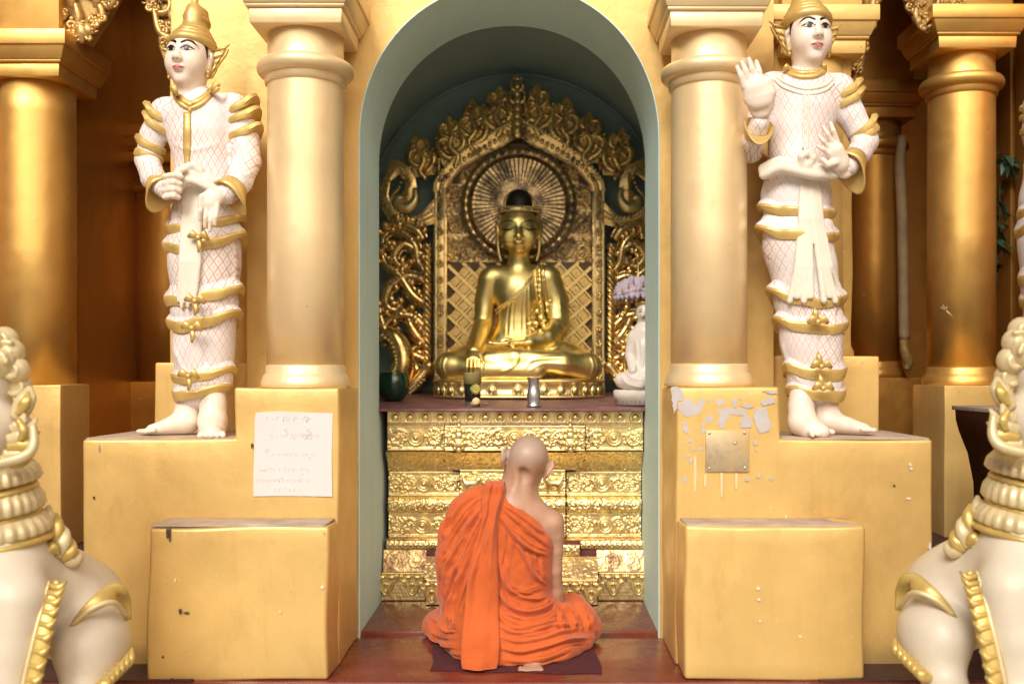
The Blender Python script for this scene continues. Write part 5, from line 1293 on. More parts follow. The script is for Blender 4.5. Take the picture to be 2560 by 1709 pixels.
def cyl_uv(me, cx, cy, off, r=.13):
    n = len(me.vertices); V = np.zeros(n * 3, np.float32); me.vertices.foreach_get('co', V); V = V.reshape(-1, 3) + np.asarray(off)
    th = np.arctan2(V[:, 0] - cx, -(V[:, 1] - cy)); L = np.zeros(len(me.loops), np.int32); me.loops.foreach_get('vertex_index', L)
    uvl = me.uv_layers.new(name='UVMap'); dx = V[:, 0] - cx; uv = np.stack([np.where(np.abs(dx) > .125, dx * 1.25, th * r), V[:, 2]], 1)[L]; uvl.data.foreach_set('uv', uv.astype(np.float32).ravel())
def head_parts(parent, loc, yaw, roll, pitch, crown):
    """head built facing -y at its own origin (mid-face), parented to the statue"""
    h = SD()
    h.ell((0, .012, .030), (.0735, .086, .080), .02); h.ell((0, -.012, -.032), (.062, .064, .066), .05); h.ell((0, -.050, -.086), (.022, .018, .017), .03)
    for s_ in (-1, 1):
        h.ell((s_ * .034, -.040, -.020), (.027, .026, .032), .035); h.ell((s_ * .0285, -.0635, .016), (.0195, .013, .0105), .010)
        h.chain([(s_ * .010, -.0735, .030), (s_ * .03, -.0745, .038), (s_ * .053, -.058, .031)], [.004, .005, .004], .016)
        h.ell((s_ * .011, -.085, -.023), (.0085, .010, .0075), .007)
        h.ell((s_ * .0745, .012, .002), (.010, .02, .03), .008, rot=(0, s_ * 8, s_ * 18)); h.ell((s_ * .072, .006, -.030), (.0085, .012, .016), .008)
        h.ell((s_ * .0745, -.002, .002), (.005, .010, .016), .006, '-')
    h.chain([(0, -.076, .026), (0, -.083, .006), (0, -.0945, -.0165)], [.0085, .0095, .0125], .014)
    h.ell((0, -.0765, -.049), (.0195, .012, .0062), .006); h.ell((0, -.076, -.0585), (.0165, .0125, .0075), .004)
    h.cap((0, .015, -.06), (0, .026, -.165), .0505, .056, .03)
    me = h.mesh('head', .0042, smooth_it=2); o = link('head', me, SKIN, parent); o.location = Vector(loc) - Vector(origin(parent)); o.rotation_euler = (pitch, roll, yaw); o.scale = (1.0,) * 3; tr = tree_of(me)
    AX3 = ((0, 0, 0), (1, 0, 0), (0, 0, 1), (0, 1, 0))
    for s_ in (-1, 1):
        g = lambda pts: [(s_ * x, z) for x, z in pts]
        link('eyebrow', stroke_patch(tr, g([(.0085, .0335), (.022, .0435), (.040, .044), (.058, .030)]), [.0030, .0058, .0046, .0010], *AX3, name='eyebrow', lift=.0018), BLACK, o)
        link('eye_white', project_patch(tr, g(bez([(.0115, .013), (.020, .020), (.031, .0225), (.042, .019), (.048, .0145), (.040, .0105), (.028, .0085), (.018, .0095), (.0115, .013)], 22)[:-1]), *AX3, name='eye_white', lift=.0012, n=6), EYEW, o)
        link('iris', project_patch(tr, [(s_ * .029 +   .0092 * math.cos(a), .0148 + .0080 * math.sin(a)) for a in np.linspace(0, 2 * PI, 15)[:-1]], *AX3, name='iris', lift=.0022, n=4), BLACK, o)
        link('eyelid', stroke_patch(tr, g([(.0095, .0115), (.020, .0205), (.031, .0235), (.043, .0195), (.0535, .0145)]), [.0008, .0030, .0036, .0030, .0007], *AX3, name='eyelid', lift=.003), BLACK, o)
        link('lower_lid', stroke_patch(tr, g([(.0125, .0115), (.028, .0075), (.046, .0125)]), [.0004, .0009, .0004], *AX3, name='lower_lid', lift=.0025), BLACK, o)
        link('sideburn', project_patch(tr, [(.018, .046), (.040, .046), (.041, .012), (.037, -.002), (.030, .006), (.026, .026)], (0, 0, 0), (s_ * .6, .8, 0), (0, 0, 1), (-s_ * .8, .6, 0), name='sideburn', lift=.0018, n=6), BLACK, o)
        link('nostril', stroke_patch(tr, g([(.0055, -.0285), (.0105, -.028)]), [.0012, .0010], *AX3, name='nostril', n=6), simple('nostril_shade', (.45, .22, .18), .6) if 'nostril_shade' not in MATS else MATS['nostril_shade'], o)
    up = bez([(-.0225, -.0510), (-.011, -.0472), (-.004, -.0450), (0, -.0462), (.004, -.0450), (.011, -.0472), (.0225, -.0510)], 21); lw = bez([(.0225, -.0510), (.013, -.0585), (0, -.0625), (-.013, -.0585), (-.0225, -.0510)], 17)[1:-1]
    link('lips', project_patch(tr, np.vstack([up, lw]), *AX3, name='lips', lift=.0013, n=8), LIPS, o)
    link('lip_line', stroke_patch(tr, [(-.026, -.0515), (-.010, -.0535), (0, -.0525), (.010, -.0535), (.026, -.0515)], [.0004, .0010, .0008, .0010, .0004], *AX3, name='lip_line', lift=.0022), simple('dark_lip_line', (.25, .05, .05), .5) if 'dark_lip_line' not in MATS else MATS['dark_lip_line'], o)
    # crown: tilted brim and stepped tiers
    c = MB(); tl = Matrix.Rotation(R(-9), 3, 'X')
    def tor(zc, r, rr, sq=1.12, n=44, dz=0):
        P = [tl @ Vector((r * math.cos(a), .012 + r * sq * math.sin(a), zc)) for a in np.linspace(0, 2 * PI, n + 1)]
        c.tube(P, rr, 10, flat=1.35, up=(0, 0, 1), caps=False)
    for zc, r, rr in crown: tor(zc, r, rr)
    zt = crown[-1][0]; c.lathe([(crown[0][1] * .95, crown[0][0] - .005), (crown[1][1] * .98, crown[1][0])] + [(r, z + .004) for z, r, _ in crown[2:]] + [(.012, zt + .02), (.016, zt + .05), (.006, zt + .09), (0, zt + .13)], 36, (0, .012, 0))
    cr = c.build('crown', DGOLD, o, off=(0, 0, 0))
    for s_ in (-1, 1):       # winged ear ornaments
        e = MB(); out = [(-.006, -.060), (.012, -.052), (.020, -.030), (.024, -.008), (.034, .012), (.046, .036), (.052, .062), (.040, .058), (.026, .048), (.020, .058), (.010, .046), (-.004, .042), (-.006, .0)]
        e.prism([(x, z) for x, z in out], -.006, .006); em = e.mesh('ear_ornament'); bevel_mesh(em, .0028, 2)
        k = MB()
        for i in range(4):
            k.tube([(0, -.007, -.045 + i * .03), (.014 + i * .008, -.010, -.018 + i * .026), (.018 + i * .012, -.007, .012 + i * .022)], [.004, .006, .002], 6)
        km = k.mesh('k')
        bmx = bmesh.new(); bmx.from_mesh(em); bmx.from_mesh(km); bmx.to_mesh(em); bmx.free()
        if s_ < 0: em.transform(Matrix.Diagonal((-1, 1, 1, 1))); em.flip_normals()
        eo = link('ear_ornament', em, DGOLD, o); eo.location = (s_ * .074, .022, -.004); eo.rotation_euler = (0, s_ * R(6), s_ * R(14))
        k = MB(); k.ball((0, 0, 0), .010, 8, 6, (1, 1, 1.3)); k.ball((0, -.002, -.016), .0075, 8, 6); kk = k.mesh('earring'); kk.materials.append(DGOLD); link('earring', kk, None, o, (s_ * .074, .0, -.045))
    return o
def flounce(parent, cx, cy, z0, a, b_, flare, rise, tip, hgt, phi, lean=0, seed=0, tree=None, O=(0, 0, 0)):
    """gold-edged ruffle following the garment: dips in front, flicks out at the sides; white tier above it"""
    n = 96; G = []; W2 = []; rg = random.Random(seed); ph = rg.uniform(0, 6); rad = np.zeros(n)
    for i in range(n):
        t = 2 * PI * i / n; d = Vector((math.sin(t), -math.cos(t), 0)); h = None
        if tree is not None: h, nn, _, dist = tree.ray_cast(Vector((cx, cy, z0)) - Vector(O) + d * .45, -d, .6)
        rad[i] = (.45 - dist) if h is not None and dist < .44 else (a * b_ / math.hypot(b_ * math.sin(t), a * math.cos(t)))
    for _ in range(6): rad = np.maximum(rad, .25 * np.roll(rad, 1) + .5 * rad + .25 * np.roll(rad, -1)) * .5 + .5 * (.25 * np.roll(rad, 1) + .5 * rad + .25 * np.roll(rad, -1))
    for i in range(n):
        t = 2 * PI * i / n; d = t - phi; s_ = abs(math.sin(d)); r0 = rad[i] - .004
        sp = max(0, (s_ - .80) / .20) ** 1.6; spike = tip * sp
        wave = .5 + .5 * math.cos(6 * d + ph)
        fl = .7 * flare * (.45 + .4 * s_ + .25 * wave) + .6 * spike; z = z0 + rise * s_ ** 1.3 + lean * math.sin(d) + .003 * math.sin(5 * t + ph) + spike * .5
        h = .82 * hgt * (1 + .1 * math.sin(3 * t + ph) - .25 * sp); dx, dy = math.sin(t), -math.cos(t)
        prof = [(-.012, .004), (fl * .9, .006), (fl + .001, .003), (fl + .003, -.004), (fl * 1.0, -h * .6), (fl * .78, -h * .97), (fl * .7, -h), (fl * .3, -h * .82), (-.014, -h * .7)]
        G.append([(cx + (r0 + q) * dx, cy + (r0 + q) * dy, z + w_) for q, w_ in prof])
        W2.append([(cx + (r0 + q) * dx, cy + (r0 + q) * dy, z + w_) for q, w_ in ((-.006, .060), (.002, .046), (fl * .35, .026), (fl * .8, .012), (fl * .97, .0045))])
    m = MB(); m.grid(np.array(G), True, True); o = m.build('flounce', DGOLD, parent)
    try: o.data.set_sharp_from_angle(angle=R(28))
    except Exception: pass
    m = MB(); m.grid(np.array(W2), True, True); o2 = m.build('skirt_tier', COST, parent); cyl_uv(o2.data, cx, cy, origin(parent))
    return o
def ruffle_petal(parent, a, b_, c, w0, name='flounce_tip', mat=None, th=.012):
    """flat pointed gold leaf through three points"""
    P = bez([a, b_, c], 14); m = MB(); m.tube(P, [w0 * .75, w0, w0 * .9, w0 * .5, .003], 10, flat=.42, up=(0, 1, .3)); return m.build(name, mat or DGOLD, parent)
Y0 = 3.60
def deva_left():
    t = thing('guardian_statue', 'white and gold guardian statue with lowered hands standing on the left pedestal', 'statue', pv(470, 1000, Y0), 0, 'guardian statues beside the niche'); O = origin(t)
    q = lambda u, v, y=Y0: pv(u, v, y)
    g = SD()
    g.chain([q(452, 275), q(458, 310), q(466, 360), q(470, 410)], [.092, .108, .098, .092], .05, flat=((0, 1, 0), .8)); g.cap(q(392, 262), q(528, 252), .055, .060, .05); g.cap(q(450, 226), q(450, 250), .058, .075, .03)
    g.chain([q(470, 430), q(472, 500), q(466, 600)], [.098, .118, .112], .05, flat=((0, 1, 0), .85)); g.chain([q(466, 600), q(460, 700), q(458, 800), q(455, 890)], [.112, .102, .090, .082], .05, flat=((0, 1, 0), .9)); g.chain([q(490, 560), q(492, 700), q(490, 870)], [.082, .077, .068], .05)
    g.chain([q(378, 258), q(352, 310), q(338, 368), q(352, 410, 3.53), q(378, 432, 3.47)], [.052, .046, .043, .042, .036], .02)
    g.chain([q(545, 255), q(560, 315), q(566, 370, 3.58), q(548, 415, 3.50), q(522, 444, 3.46)], [.056, .052, .05, .047, .038], .02)
    gm = g.mesh('garment', .0065, O, smooth_it=2, post=fold_fn([([(420, 440), (410, 520), (415, 620)], 5, .006, 1), ([(530, 520), (540, 620), (530, 700)], 6, .006, 1), ([(400, 800), (420, 850), (440, 890)], 4, .005, 1), ([(470, 780), (472, 850)], 4, -.006, 1), ([(400, 330), (440, 345), (500, 330)], 5, .004, 1), ([(540, 380), (560, 400), (580, 395)], 4, .005, 1), ([(340, 390), (355, 400), (370, 395)], 4, .004, 1)], Y0))
    cyl_uv(gm, q(465, 500)[0], Y0, O); link('garment', gm, COST, t); gt = tree_of(gm)
    hl = q(435, 139, 3.575)
    head_parts(t, hl, R(-9), R(2), R(-3), [(.056, .0765, .0125), (.077, .069, .010), (.093, .060, .009), (.109, .050, .009), (.125, .041, .008), (.141, .036, .008), (.158, .039, .009), (.178, .032, .008), (.196, .027, .008)])
    # collar and front opening
    def onf(u, v, lift=.003):
        d = (Vector(pv(u, v, 3.6)) - Vector((CAMX, 0, CAMZ))).normalized(); h, n, _, _ = gt.ray_cast(Vector((CAMX, 0, CAMZ)) - Vector(O), d); return (np.array(h + Vector(O) - d * lift) if h is not None else pv(u, v, 3.5))
    c = MB()
    for k, (off, rr) in enumerate(((0, .013), (10, .010))): c.tube([onf(u, v + off, .002) for u, v in bez([(397, 196), (403, 214), (418, 230), (436, 238), (458, 230), (478, 214), (492, 200), (500, 190)], 22)], rr, 8, flat=.6)
    c.build('collar', DGOLD, t)
    m = MB(); p = onf(435, 240, .004); m.ball(p, .016, 12, 8, (1, .5, .8)); m.ball(p + (0, 0, -.017), .010, 10, 7, (.8, .5, 1.5)); m.ball(p + (-.012, 0, .004), .008, 8, 6); m.ball(p + (.012, 0, .004), .008, 8, 6); m.build('brooch', DGOLD, t)
    m = MB(); m.tube([onf(429, v) for v in range(258, 402, 8)], [.013, .014, .015, .012, .006], 8, flat=.35); m.build('front_placket', DGOLD, t)
    # hands
    hd = SD(); hd.cap(q(382, 438, 3.46), q(398, 428, 3.435), .030, .034, .02, flat=((0, 1, 0), .75))
    for i, v in enumerate((405, 421, 437, 452)): hd.chain([q(378, v, 3.43), q(398, v - 3, 3.412), q(415 - i * 2, v + 1, 3.425)], [.0105, .0112, .010], .003)
    hd.chain([q(398, 412, 3.44), q(410, 392, 3.43), q(424, 388, 3.425)], [.013, .012, .010], .01)
    link('hand', hd.mesh('hand', .0036, O, smooth_it=1), SKIN, t)
    hd = SD(); hd.chain([q(514, 440, 3.455), q(492, 452, 3.43), q(482, 466, 3.425)], [.029, .032, .03], .02, flat=((0, 1, 0), .65))
    for (u0, v0, u1, v1, u2, v2) in ((466, 458, 459, 485, 458, 505), (477, 466, 471, 500, 470, 521), (488, 468, 483, 505, 481, 530), (499, 466, 495, 498, 493, 516)): hd.chain([q(u0, v0, 3.42), q(u1, v1, 3.412), q(u2, v2, 3.42)], [.0088, .0082, .0064], .0025)
    hd.chain([q(484, 442, 3.43), q(464, 452, 3.415), q(458, 470, 3.415)], [.014, .012, .009], .008)
    link('hand', hd.mesh('hand', .0036, O, smooth_it=1), SKIN, t)
    # feet
    f = SD(); f.chain([q(430, 880, 3.60), q(432, 935, 3.60), q(425, 962, 3.59)], [.047, .044, .046], .02); f.chain([q(428, 968, 3.59), q(390, 976, 3.575), q(352, 985, 3.56)], [.043, .036, .026], .03, flat=((0, 0, 1), .8))
    for i in range(5): f.chain([q(352, 986, 3.53 + i * .0155), q(330 - (4 - i) * -3 - 12, 989, 3.530 + i * .0165)], [.0100, .0085], .003)
    f.box(q(400, 1016, 3.58), (.3, .3, .033), .001, .004, '-'); link('foot', f.mesh('foot', .004, O, smooth_it=1), SKIN, t)
    f = SD(); f.chain([q(487, 900, 3.58), q(489, 930, 3.57), q(488, 965, 3.555)], [.046, .045, .047], .02); f.chain([q(488, 968, 3.555), q(487, 985, 3.50), q(486, 992, 3.46)], [.045, .044, .036], .03, flat=((0, 0, 1), .85))
    for i in range(5): f.chain([q(461 + i * 12.5, 994, 3.45), q(459 + i * 13.2, 999, 3.425 + abs(i - 1.5) * .006)], [.0100, .0092 if i else .0115], .0025)
    f.box(q(488, 1024, 3.5), (.3, .3, .031), .001, .004, '-'); link('foot', f.mesh('foot', .004, O, smooth_it=1), SKIN, t)
    # sash: belt roll, long hanging cloth
    s_ = SD(); bl = bez([q(405, 420, 3.47), q(430, 398, 3.46), q(455, 402, 3.455), q(490, 418, 3.46), q(530, 425, 3.5)], 18); s_.chain(bl, .019, .006); s_.chain(bl + (0, -.004, -.022), .017, .006); s_.chain([q(440, 400, 3.45), q(425, 385, 3.44), q(445, 378, 3.44), q(460, 392, 3.445)], .014, .006)
    link('waist_sash', s_.mesh('waist_sash', .005, O), SASH, t)
    s_ = SD()
    for k in range(6): s_.chain([onf(424 + k * 7, 430, .006), onf(421 + k * 7.5, 500, .010), onf(416 + k * 8, 600, .010), onf(410 + k * 7, 690 + (k % 2) * 14, .012)], [.009, .0095, .0105, .008], .003, flat=((0, 1, 0), .8))
    link('hanging_sash', s_.mesh('hanging_sash', .0052, O), SASH, t)
    # ruffles round the skirt (top to bottom)
    ctr = lambda v, u: (q(u, v)[0], Y0, q(u, v)[2])
    for i, (v, u, a, fl, ri, tp, hg) in enumerate(((528, 474, .118, .022, .022, .03, .034), (572, 472, .120, .024, .028, .03, .040), (688, 462, .108, .026, .022, .026, .040), (742, 460, .108, .026, .02, .022, .044), (862, 462, .096, .016, .012, .012, .034), (898, 462, .088, .018, .010, .01, .034))):
        x, y, z = ctr(v, u); flounce(t, x, y, z, a, a * .88, fl, ri, tp, hg, R(-14), .012, i, gt, O)
    # bows on the front
    for u, v in ((455, 545), (447, 690), (440, 752), (432, 862)):
        m = MB(); p = q(u, v, 3.455)
        for sx in (-1, 1): m.tube([p, p + (sx * .02, -.006, .012), p + (sx * .036, 0, -.004 - .006 * sx)], [.008, .016, .006], 8, flat=.6)
        m.ball(p, .011, 8, 6); m.tube([p, p + (.004, -.002, -.03), p + (.0, 0, -.052)], [.007, .010, .003], 7, flat=.5); m.build('ruffle_bow', DGOLD, t)
    # shoulder, elbow and wrist flares
    for a, b_, r, tp in ((q(378, 262), q(366, 288), .050, (-.020, -.01, .010)), (q(374, 280), q(356, 312), .048, (-.024, -.01, .008)), (q(352, 325), q(342, 352), .043, (-.024, -.01, -.002)), (q(346, 345), q(338, 376), .042, (-.026, -.01, -.02)),
                         (q(548, 245), q(556, 268), .056, (.020, -.01, .010)), (q(552, 262), q(560, 294), .054, (.024, -.01, .012)), (q(558, 300), q(562, 326), .051, (.022, -.01, .004)),
                         (q(360, 414, 3.52), q(374, 440, 3.475), .038, (-.012, -.01, -.045)), (q(542, 422, 3.49), q(520, 446, 3.46), .041, (.028, -.01, -.05))):
        (cuff_on if tp[2] < -.03 else arm_band)(t, a, b_, r, tp)
    return t
def deva_right():
    t = thing('guardian_statue', 'white and gold guardian statue with raised palm standing on the right pedestal', 'statue', pv(1870, 998, Y0), 0, 'guardian statues beside the niche'); O = origin(t)
    q = lambda u, v, y=Y0: pv(u, v, y)
    g = SD()
    g.chain([q(1846, 225), q(1846, 250), q(1836, 300), q(1830, 350)], [.1, .112, .104, .098], .05, flat=((0, 1, 0), .8)); g.cap(q(1778, 204), q(1916, 208), .055, .055, .05); g.cap(q(1848, 176), q(1848, 196), .058, .075, .03)
    g.chain([q(1828, 380), q(1826, 450), q(1828, 560)], [.1, .12, .113], .05, flat=((0, 1, 0), .85)); g.chain([q(1830, 560), q(1842, 680), q(1852, 780), q(1860, 880)], [.113, .103, .094, .082], .05, flat=((0, 1, 0), .9)); g.chain([q(1868, 620), q(1880, 760), q(1890, 880)], [.078, .075, .067], .05)
    g.chain([q(1768, 200), q(1735, 270), q(1722, 345, 3.57), q(1730, 320, 3.50), q(1742, 285, 3.455)], [.054, .05, .044, .04, .034], .015)
    g.chain([q(1925, 206), q(1952, 265), q(1985, 325), q(1972, 350, 3.54), q(1945, 382, 3.47)], [.056, .05, .046, .042, .036], .02)
    gm = g.mesh('garment', .0065, O, smooth_it=2, post=fold_fn([([(1745, 420), (1735, 520), (1760, 640)], 6, .006, 1), ([(1900, 600), (1915, 700), (1900, 780)], 5, .006, 1), ([(1880, 770), (1885, 850)], 4, -.006, 1), ([(1790, 780), (1810, 840), (1840, 880)], 4, .005, 1), ([(1960, 320), (1975, 335), (1995, 330)], 4, .004, 1)], Y0))
    cyl_uv(gm, q(1840, 500)[0], Y0, O); link('garment', gm, COST, t); gt = tree_of(gm)
    head_parts(t, q(1855, 88, 3.575), R(7), R(0), R(-3), [(.060, .078, .0145), (.080, .071, .012), (.098, .062, .010), (.116, .053, .010), (.134, .044, .009), (.150, .036, .010)])
    def onf(u, v, lift=.003):
        d = (Vector(pv(u, v, 3.6)) - Vector((CAMX, 0, CAMZ))).normalized(); h, n, _, _ = gt.ray_cast(Vector((CAMX, 0, CAMZ)) - Vector(O), d); return (np.array(h + Vector(O) - d * lift) if h is not None else pv(u, v, 3.545))
    c = MB()
    for off, rr in ((0, .011), (9, .011)): c.tube([onf(u, v + off, .002) for u, v in bez([(1800, 150), (1812, 160), (1832, 167), (1850, 168), (1870, 166), (1886, 158), (1892, 148)], 20)], rr, 8, flat=.7)
    c.build('collar', DGOLD, t)
    m = MB()
    for off in (0, 12): m.tube([onf(u, v + off, .001) for u, v in bez([(1776, 168), (1800, 188), (1848, 203), (1890, 196), (1912, 178)], 22)], .007, 6, flat=.45)
    for u in (1846, 1856): m.tube([onf(u - (v - 215) * .03, v, .001) for v in range(215, 345, 8)], .004, 6, flat=.5)
    m.build('yoke_trim', SASH, t)
    # raised hand, palm to the viewer
    hd = SD(); hd.chain([q(1746, 270, 3.455), q(1745, 246, 3.425), q(1739, 218, 3.405), q(1732, 200, 3.40)], [.027, .040, .050, .048], .02, flat=((.25, 1, 0), .45))
    for (u0, v0, u1, v1, u2, v2) in ((1707, 200, 1700, 175, 1691, 154), (1719, 191, 1711, 163, 1702, 143), (1732, 188, 1726, 159, 1718, 136), (1746, 192, 1742, 164, 1735, 142)): hd.chain([q(u0, v0, 3.398), q(u1, v1, 3.390), q(u2, v2, 3.395)], [.0104, .0098, .0078], .0025)
    hd.chain([q(1762, 240, 3.415), q(1770, 212, 3.395), q(1765, 184, 3.385)], [.019, .0155, .011], .012)
    link('hand', hd.mesh('hand', .0038, O, smooth_it=1), SKIN, t)
    # hand resting at the waist
    hd = SD(); hd.chain([q(1938, 392, 3.46), q(1926, 372, 3.44), q(1915, 345, 3.425)], [.028, .034, .033], .02, flat=((0, 1, 0), .6))
    for (u0, v0, u1, v1, u2, v2) in ((1904, 356, 1888, 342, 1876, 336), (1905, 343, 1889, 324, 1879, 312), (1911, 331, 1899, 308, 1889, 292), (1921, 325, 1912, 300, 1905, 282)): hd.chain([q(u0, v0, 3.42), q(u1, v1, 3.408), q(u2, v2, 3.42)], [.0090, .0084, .0068], .0025)
    hd.chain([q(1918, 372, 3.425), q(1900, 378, 3.415), q(1886, 366, 3.415)], [.014, .012, .009], .008)
    link('hand', hd.mesh('hand', .0036, O, smooth_it=1), SKIN, t)
    # feet
    f = SD(); f.chain([q(1840, 902, 3.575), q(1838, 935, 3.56), q(1840, 965, 3.535)], [.045, .045, .047], .02); f.chain([q(1842, 970, 3.525), q(1862, 984, 3.485), q(1882, 990, 3.46)], [.046, .044, .032], .03, flat=((0, 0, 1), .85))
    for i in range(5): f.chain([q(1860 + i * 10, 993 - i * 1.0, 3.440 + i * .012), q(1864 + i * 11.5, 997 - i * 1.6, 3.42 + i * .015)], [.0102, .0094], .0025)
    f.box(q(1850, 1024, 3.5), (.3, .3, .034), .001, .004, '-'); link('foot', f.mesh('foot', .004, O, smooth_it=1), SKIN, t)
    f = SD(); f.chain([q(1892, 880, 3.60), q(1893, 930, 3.60), q(1897, 960, 3.595)], [.05, .046, .045], .02); f.chain([q(1900, 965, 3.59), q(1940, 974, 3.575), q(1980, 983, 3.56)], [.044, .036, .026], .03, flat=((0, 0, 1), .8))
    for i in range(5): f.chain([q(1980, 984, 3.53 + i * .0155), q(2006 - i * 2, 986, 3.525 + i * .0165)], [.0100, .0085], .003)
    f.box(q(1940, 1014, 3.58), (.3, .3, .033), .001, .004, '-'); link('foot', f.mesh('foot', .004, O, smooth_it=1), SKIN, t)
    # sash
    s_ = SD(); bl = bez([q(1752, 388, 3.50), q(1790, 372, 3.475), q(1830, 380, 3.46), q(1870, 388, 3.455), q(1912, 388, 3.47)], 18); s_.chain(bl, .020, .006); s_.chain(bl + (0, -.004, -.02), .018, .006)
    s_.chain([q(1840, 378, 3.445), q(1838, 360, 3.435), q(1852, 350, 3.43), q(1864, 362, 3.435), q(1856, 378, 3.44)], .013, .006)
    link('waist_sash', s_.mesh('waist_sash', .005, O), SASH, t)
    s_ = SD()
    for k in range(4): s_.chain([onf(1840 + k * 6, 402, .006), onf(1836 + k * 7, 500, .012), onf(1829 + k * 10, 610, .012), onf(1812 + k * 16, 690 - (k % 2) * 10, .016)], [.009, .0095, .012, .012], .003, flat=((0, 1, 0), .8))
    for k in range(4): s_.chain([onf(1858 + k * 6, 402, .010), onf(1866 + k * 6, 500, .016), onf(1880 + k * 8, 610, .016), onf(1890 + k * 13, 690 - (k % 2) * 12, .018)], [.009, .0095, .012, .012], .003, flat=((0, 1, 0), .8))
    link('hanging_sash', s_.mesh('hanging_sash', .0052, O), SASH, t)
    ctr = lambda v, u: (q(u, v)[0], Y0, q(u, v)[2])
    for i, (v, u, a, fl, ri, tp, hg) in enumerate(((494, 1828, .128, .020, .014, .028, .034), (546, 1830, .126, .024, .014, .034, .036), (692, 1848, .114, .024, .022, .034, .038), (748, 1850, .112, .026, .010, .026, .040), (850, 1860, .102, .018, .010, .014, .044), (898, 1866, .092, .018, .008, .012, .042))):
        x, y, z = ctr(v, u); flounce(t, x, y, z, a, a * .88, fl, ri, tp, hg, R(12), -.006, i + 10, gt, O)
    for u, v in ((1876, 738), (1884, 840), (1888, 890)):
        m = MB(); p = q(u, v, 3.465)
        for sx in (-1, 1): m.tube([p, p + (sx * .02, -.006, .012), p + (sx * .036, 0, -.006)], [.008, .016, .006], 8, flat=.6)
        m.ball(p, .011, 8, 6); m.tube([p, p + (-.008, -.004, .03), p + (-.012, 0, .05)], [.007, .011, .003], 7, flat=.5); m.build('ruffle_bow', DGOLD, t)
    for a, b_, r, tp in ((q(1928, 208), q(1938, 234), .055, (.022, -.01, .010)), (q(1934, 226), q(1944, 252), .053, (.024, -.01, .008)), (q(1972, 292), q(1984, 312), .047, (.022, -.01, .006)), (q(1976, 302), q(1990, 326), .046, (.024, -.01, -.004)),
                         (q(1732, 318, 3.49), q(1742, 285, 3.455), .037, (-.012, -.02, -.07)), (q(1962, 362, 3.505), q(1944, 384, 3.47), .040, (.012, -.02, -.08)), (q(1735, 300, 3.57), q(1722, 352, 3.575), .043, (-.005, 0, -.045))):
        (cuff_on if tp[2] < -.03 else arm_band)(t, a, b_, r, tp)
    return t
def arm_band(t, a, b_, r, tipd):
    """flat gold band round the sleeve, upturned lappet on the outside"""
    a, b_ = np.array(a), np.array(b_); d = b_ - a; d /= np.linalg.norm(d); e1 = np.cross(d, (0, 1, 0)); e1 /= np.linalg.norm(e1); e2 = np.cross(d, e1); tipd = np.array(tipd, float); G = []; c = (a + b_) / 2; T = np.linalg.norm(tipd); tn = tipd / T
    for i in range(40):
        an = 2 * PI * i / 40; dr = math.cos(an) * e1 + math.sin(an) * e2; w_ = max(0, float(dr @ tn)); f = w_ ** 2; pk = w_ ** 9
        ro = r * 1.10 + .008 * f; up = -d * (.012 * f + .016 * pk); h = .0125 + .005 * f - .006 * pk
        G.append([c - d * h + dr * r * .8, c - d * h * 1.0 + dr * ro * .98 + up, c - d * h * .6 + dr * (ro + .003 + .014 * pk) + up, c + d * h * .4 + dr * (ro + .004 + .016 * pk) + up, c + d * h + dr * (ro + .001) + up * .8, c + d * h * .9 + dr * r * .8])
    m = MB(); m.grid(np.array(G), True, True); o = m.build('sleeve_band', DGOLD, t)
    try: o.data.set_sharp_from_angle(angle=R(30))
    except Exception: pass
def cuff_on(t, a, b_, r, tipd):
    a, b_ = np.array(a), np.array(b_); d = b_ - a; d /= np.linalg.norm(d); e1 = np.cross(d, (0, 1, 0)); e1 /= np.linalg.norm(e1); e2 = np.cross(d, e1); tipd = np.array(tipd, float); G = []
    for i in range(28):
        an = 2 * PI * i / 28; dr = math.cos(an) * e1 + math.sin(an) * e2; w_ = max(0, float(dr @ tipd) / np.linalg.norm(tipd)) ** 1.7
        G.append([a + dr * r * .9, a + dr * r * 1.05, a * .4 + b_ * .6 + dr * r * 1.25 + tipd * w_ * .4, b_ + dr * r * 1.45 + tipd * w_, b_ + dr * r * 1.3 + tipd * w_ * .95, a * .5 + b_ * .5 + dr * r * .95])
    m = MB(); m.grid(np.array(G), True, True); m.build('cuff', DGOLD, t)
DL = deva_left()
DR = deva_right()
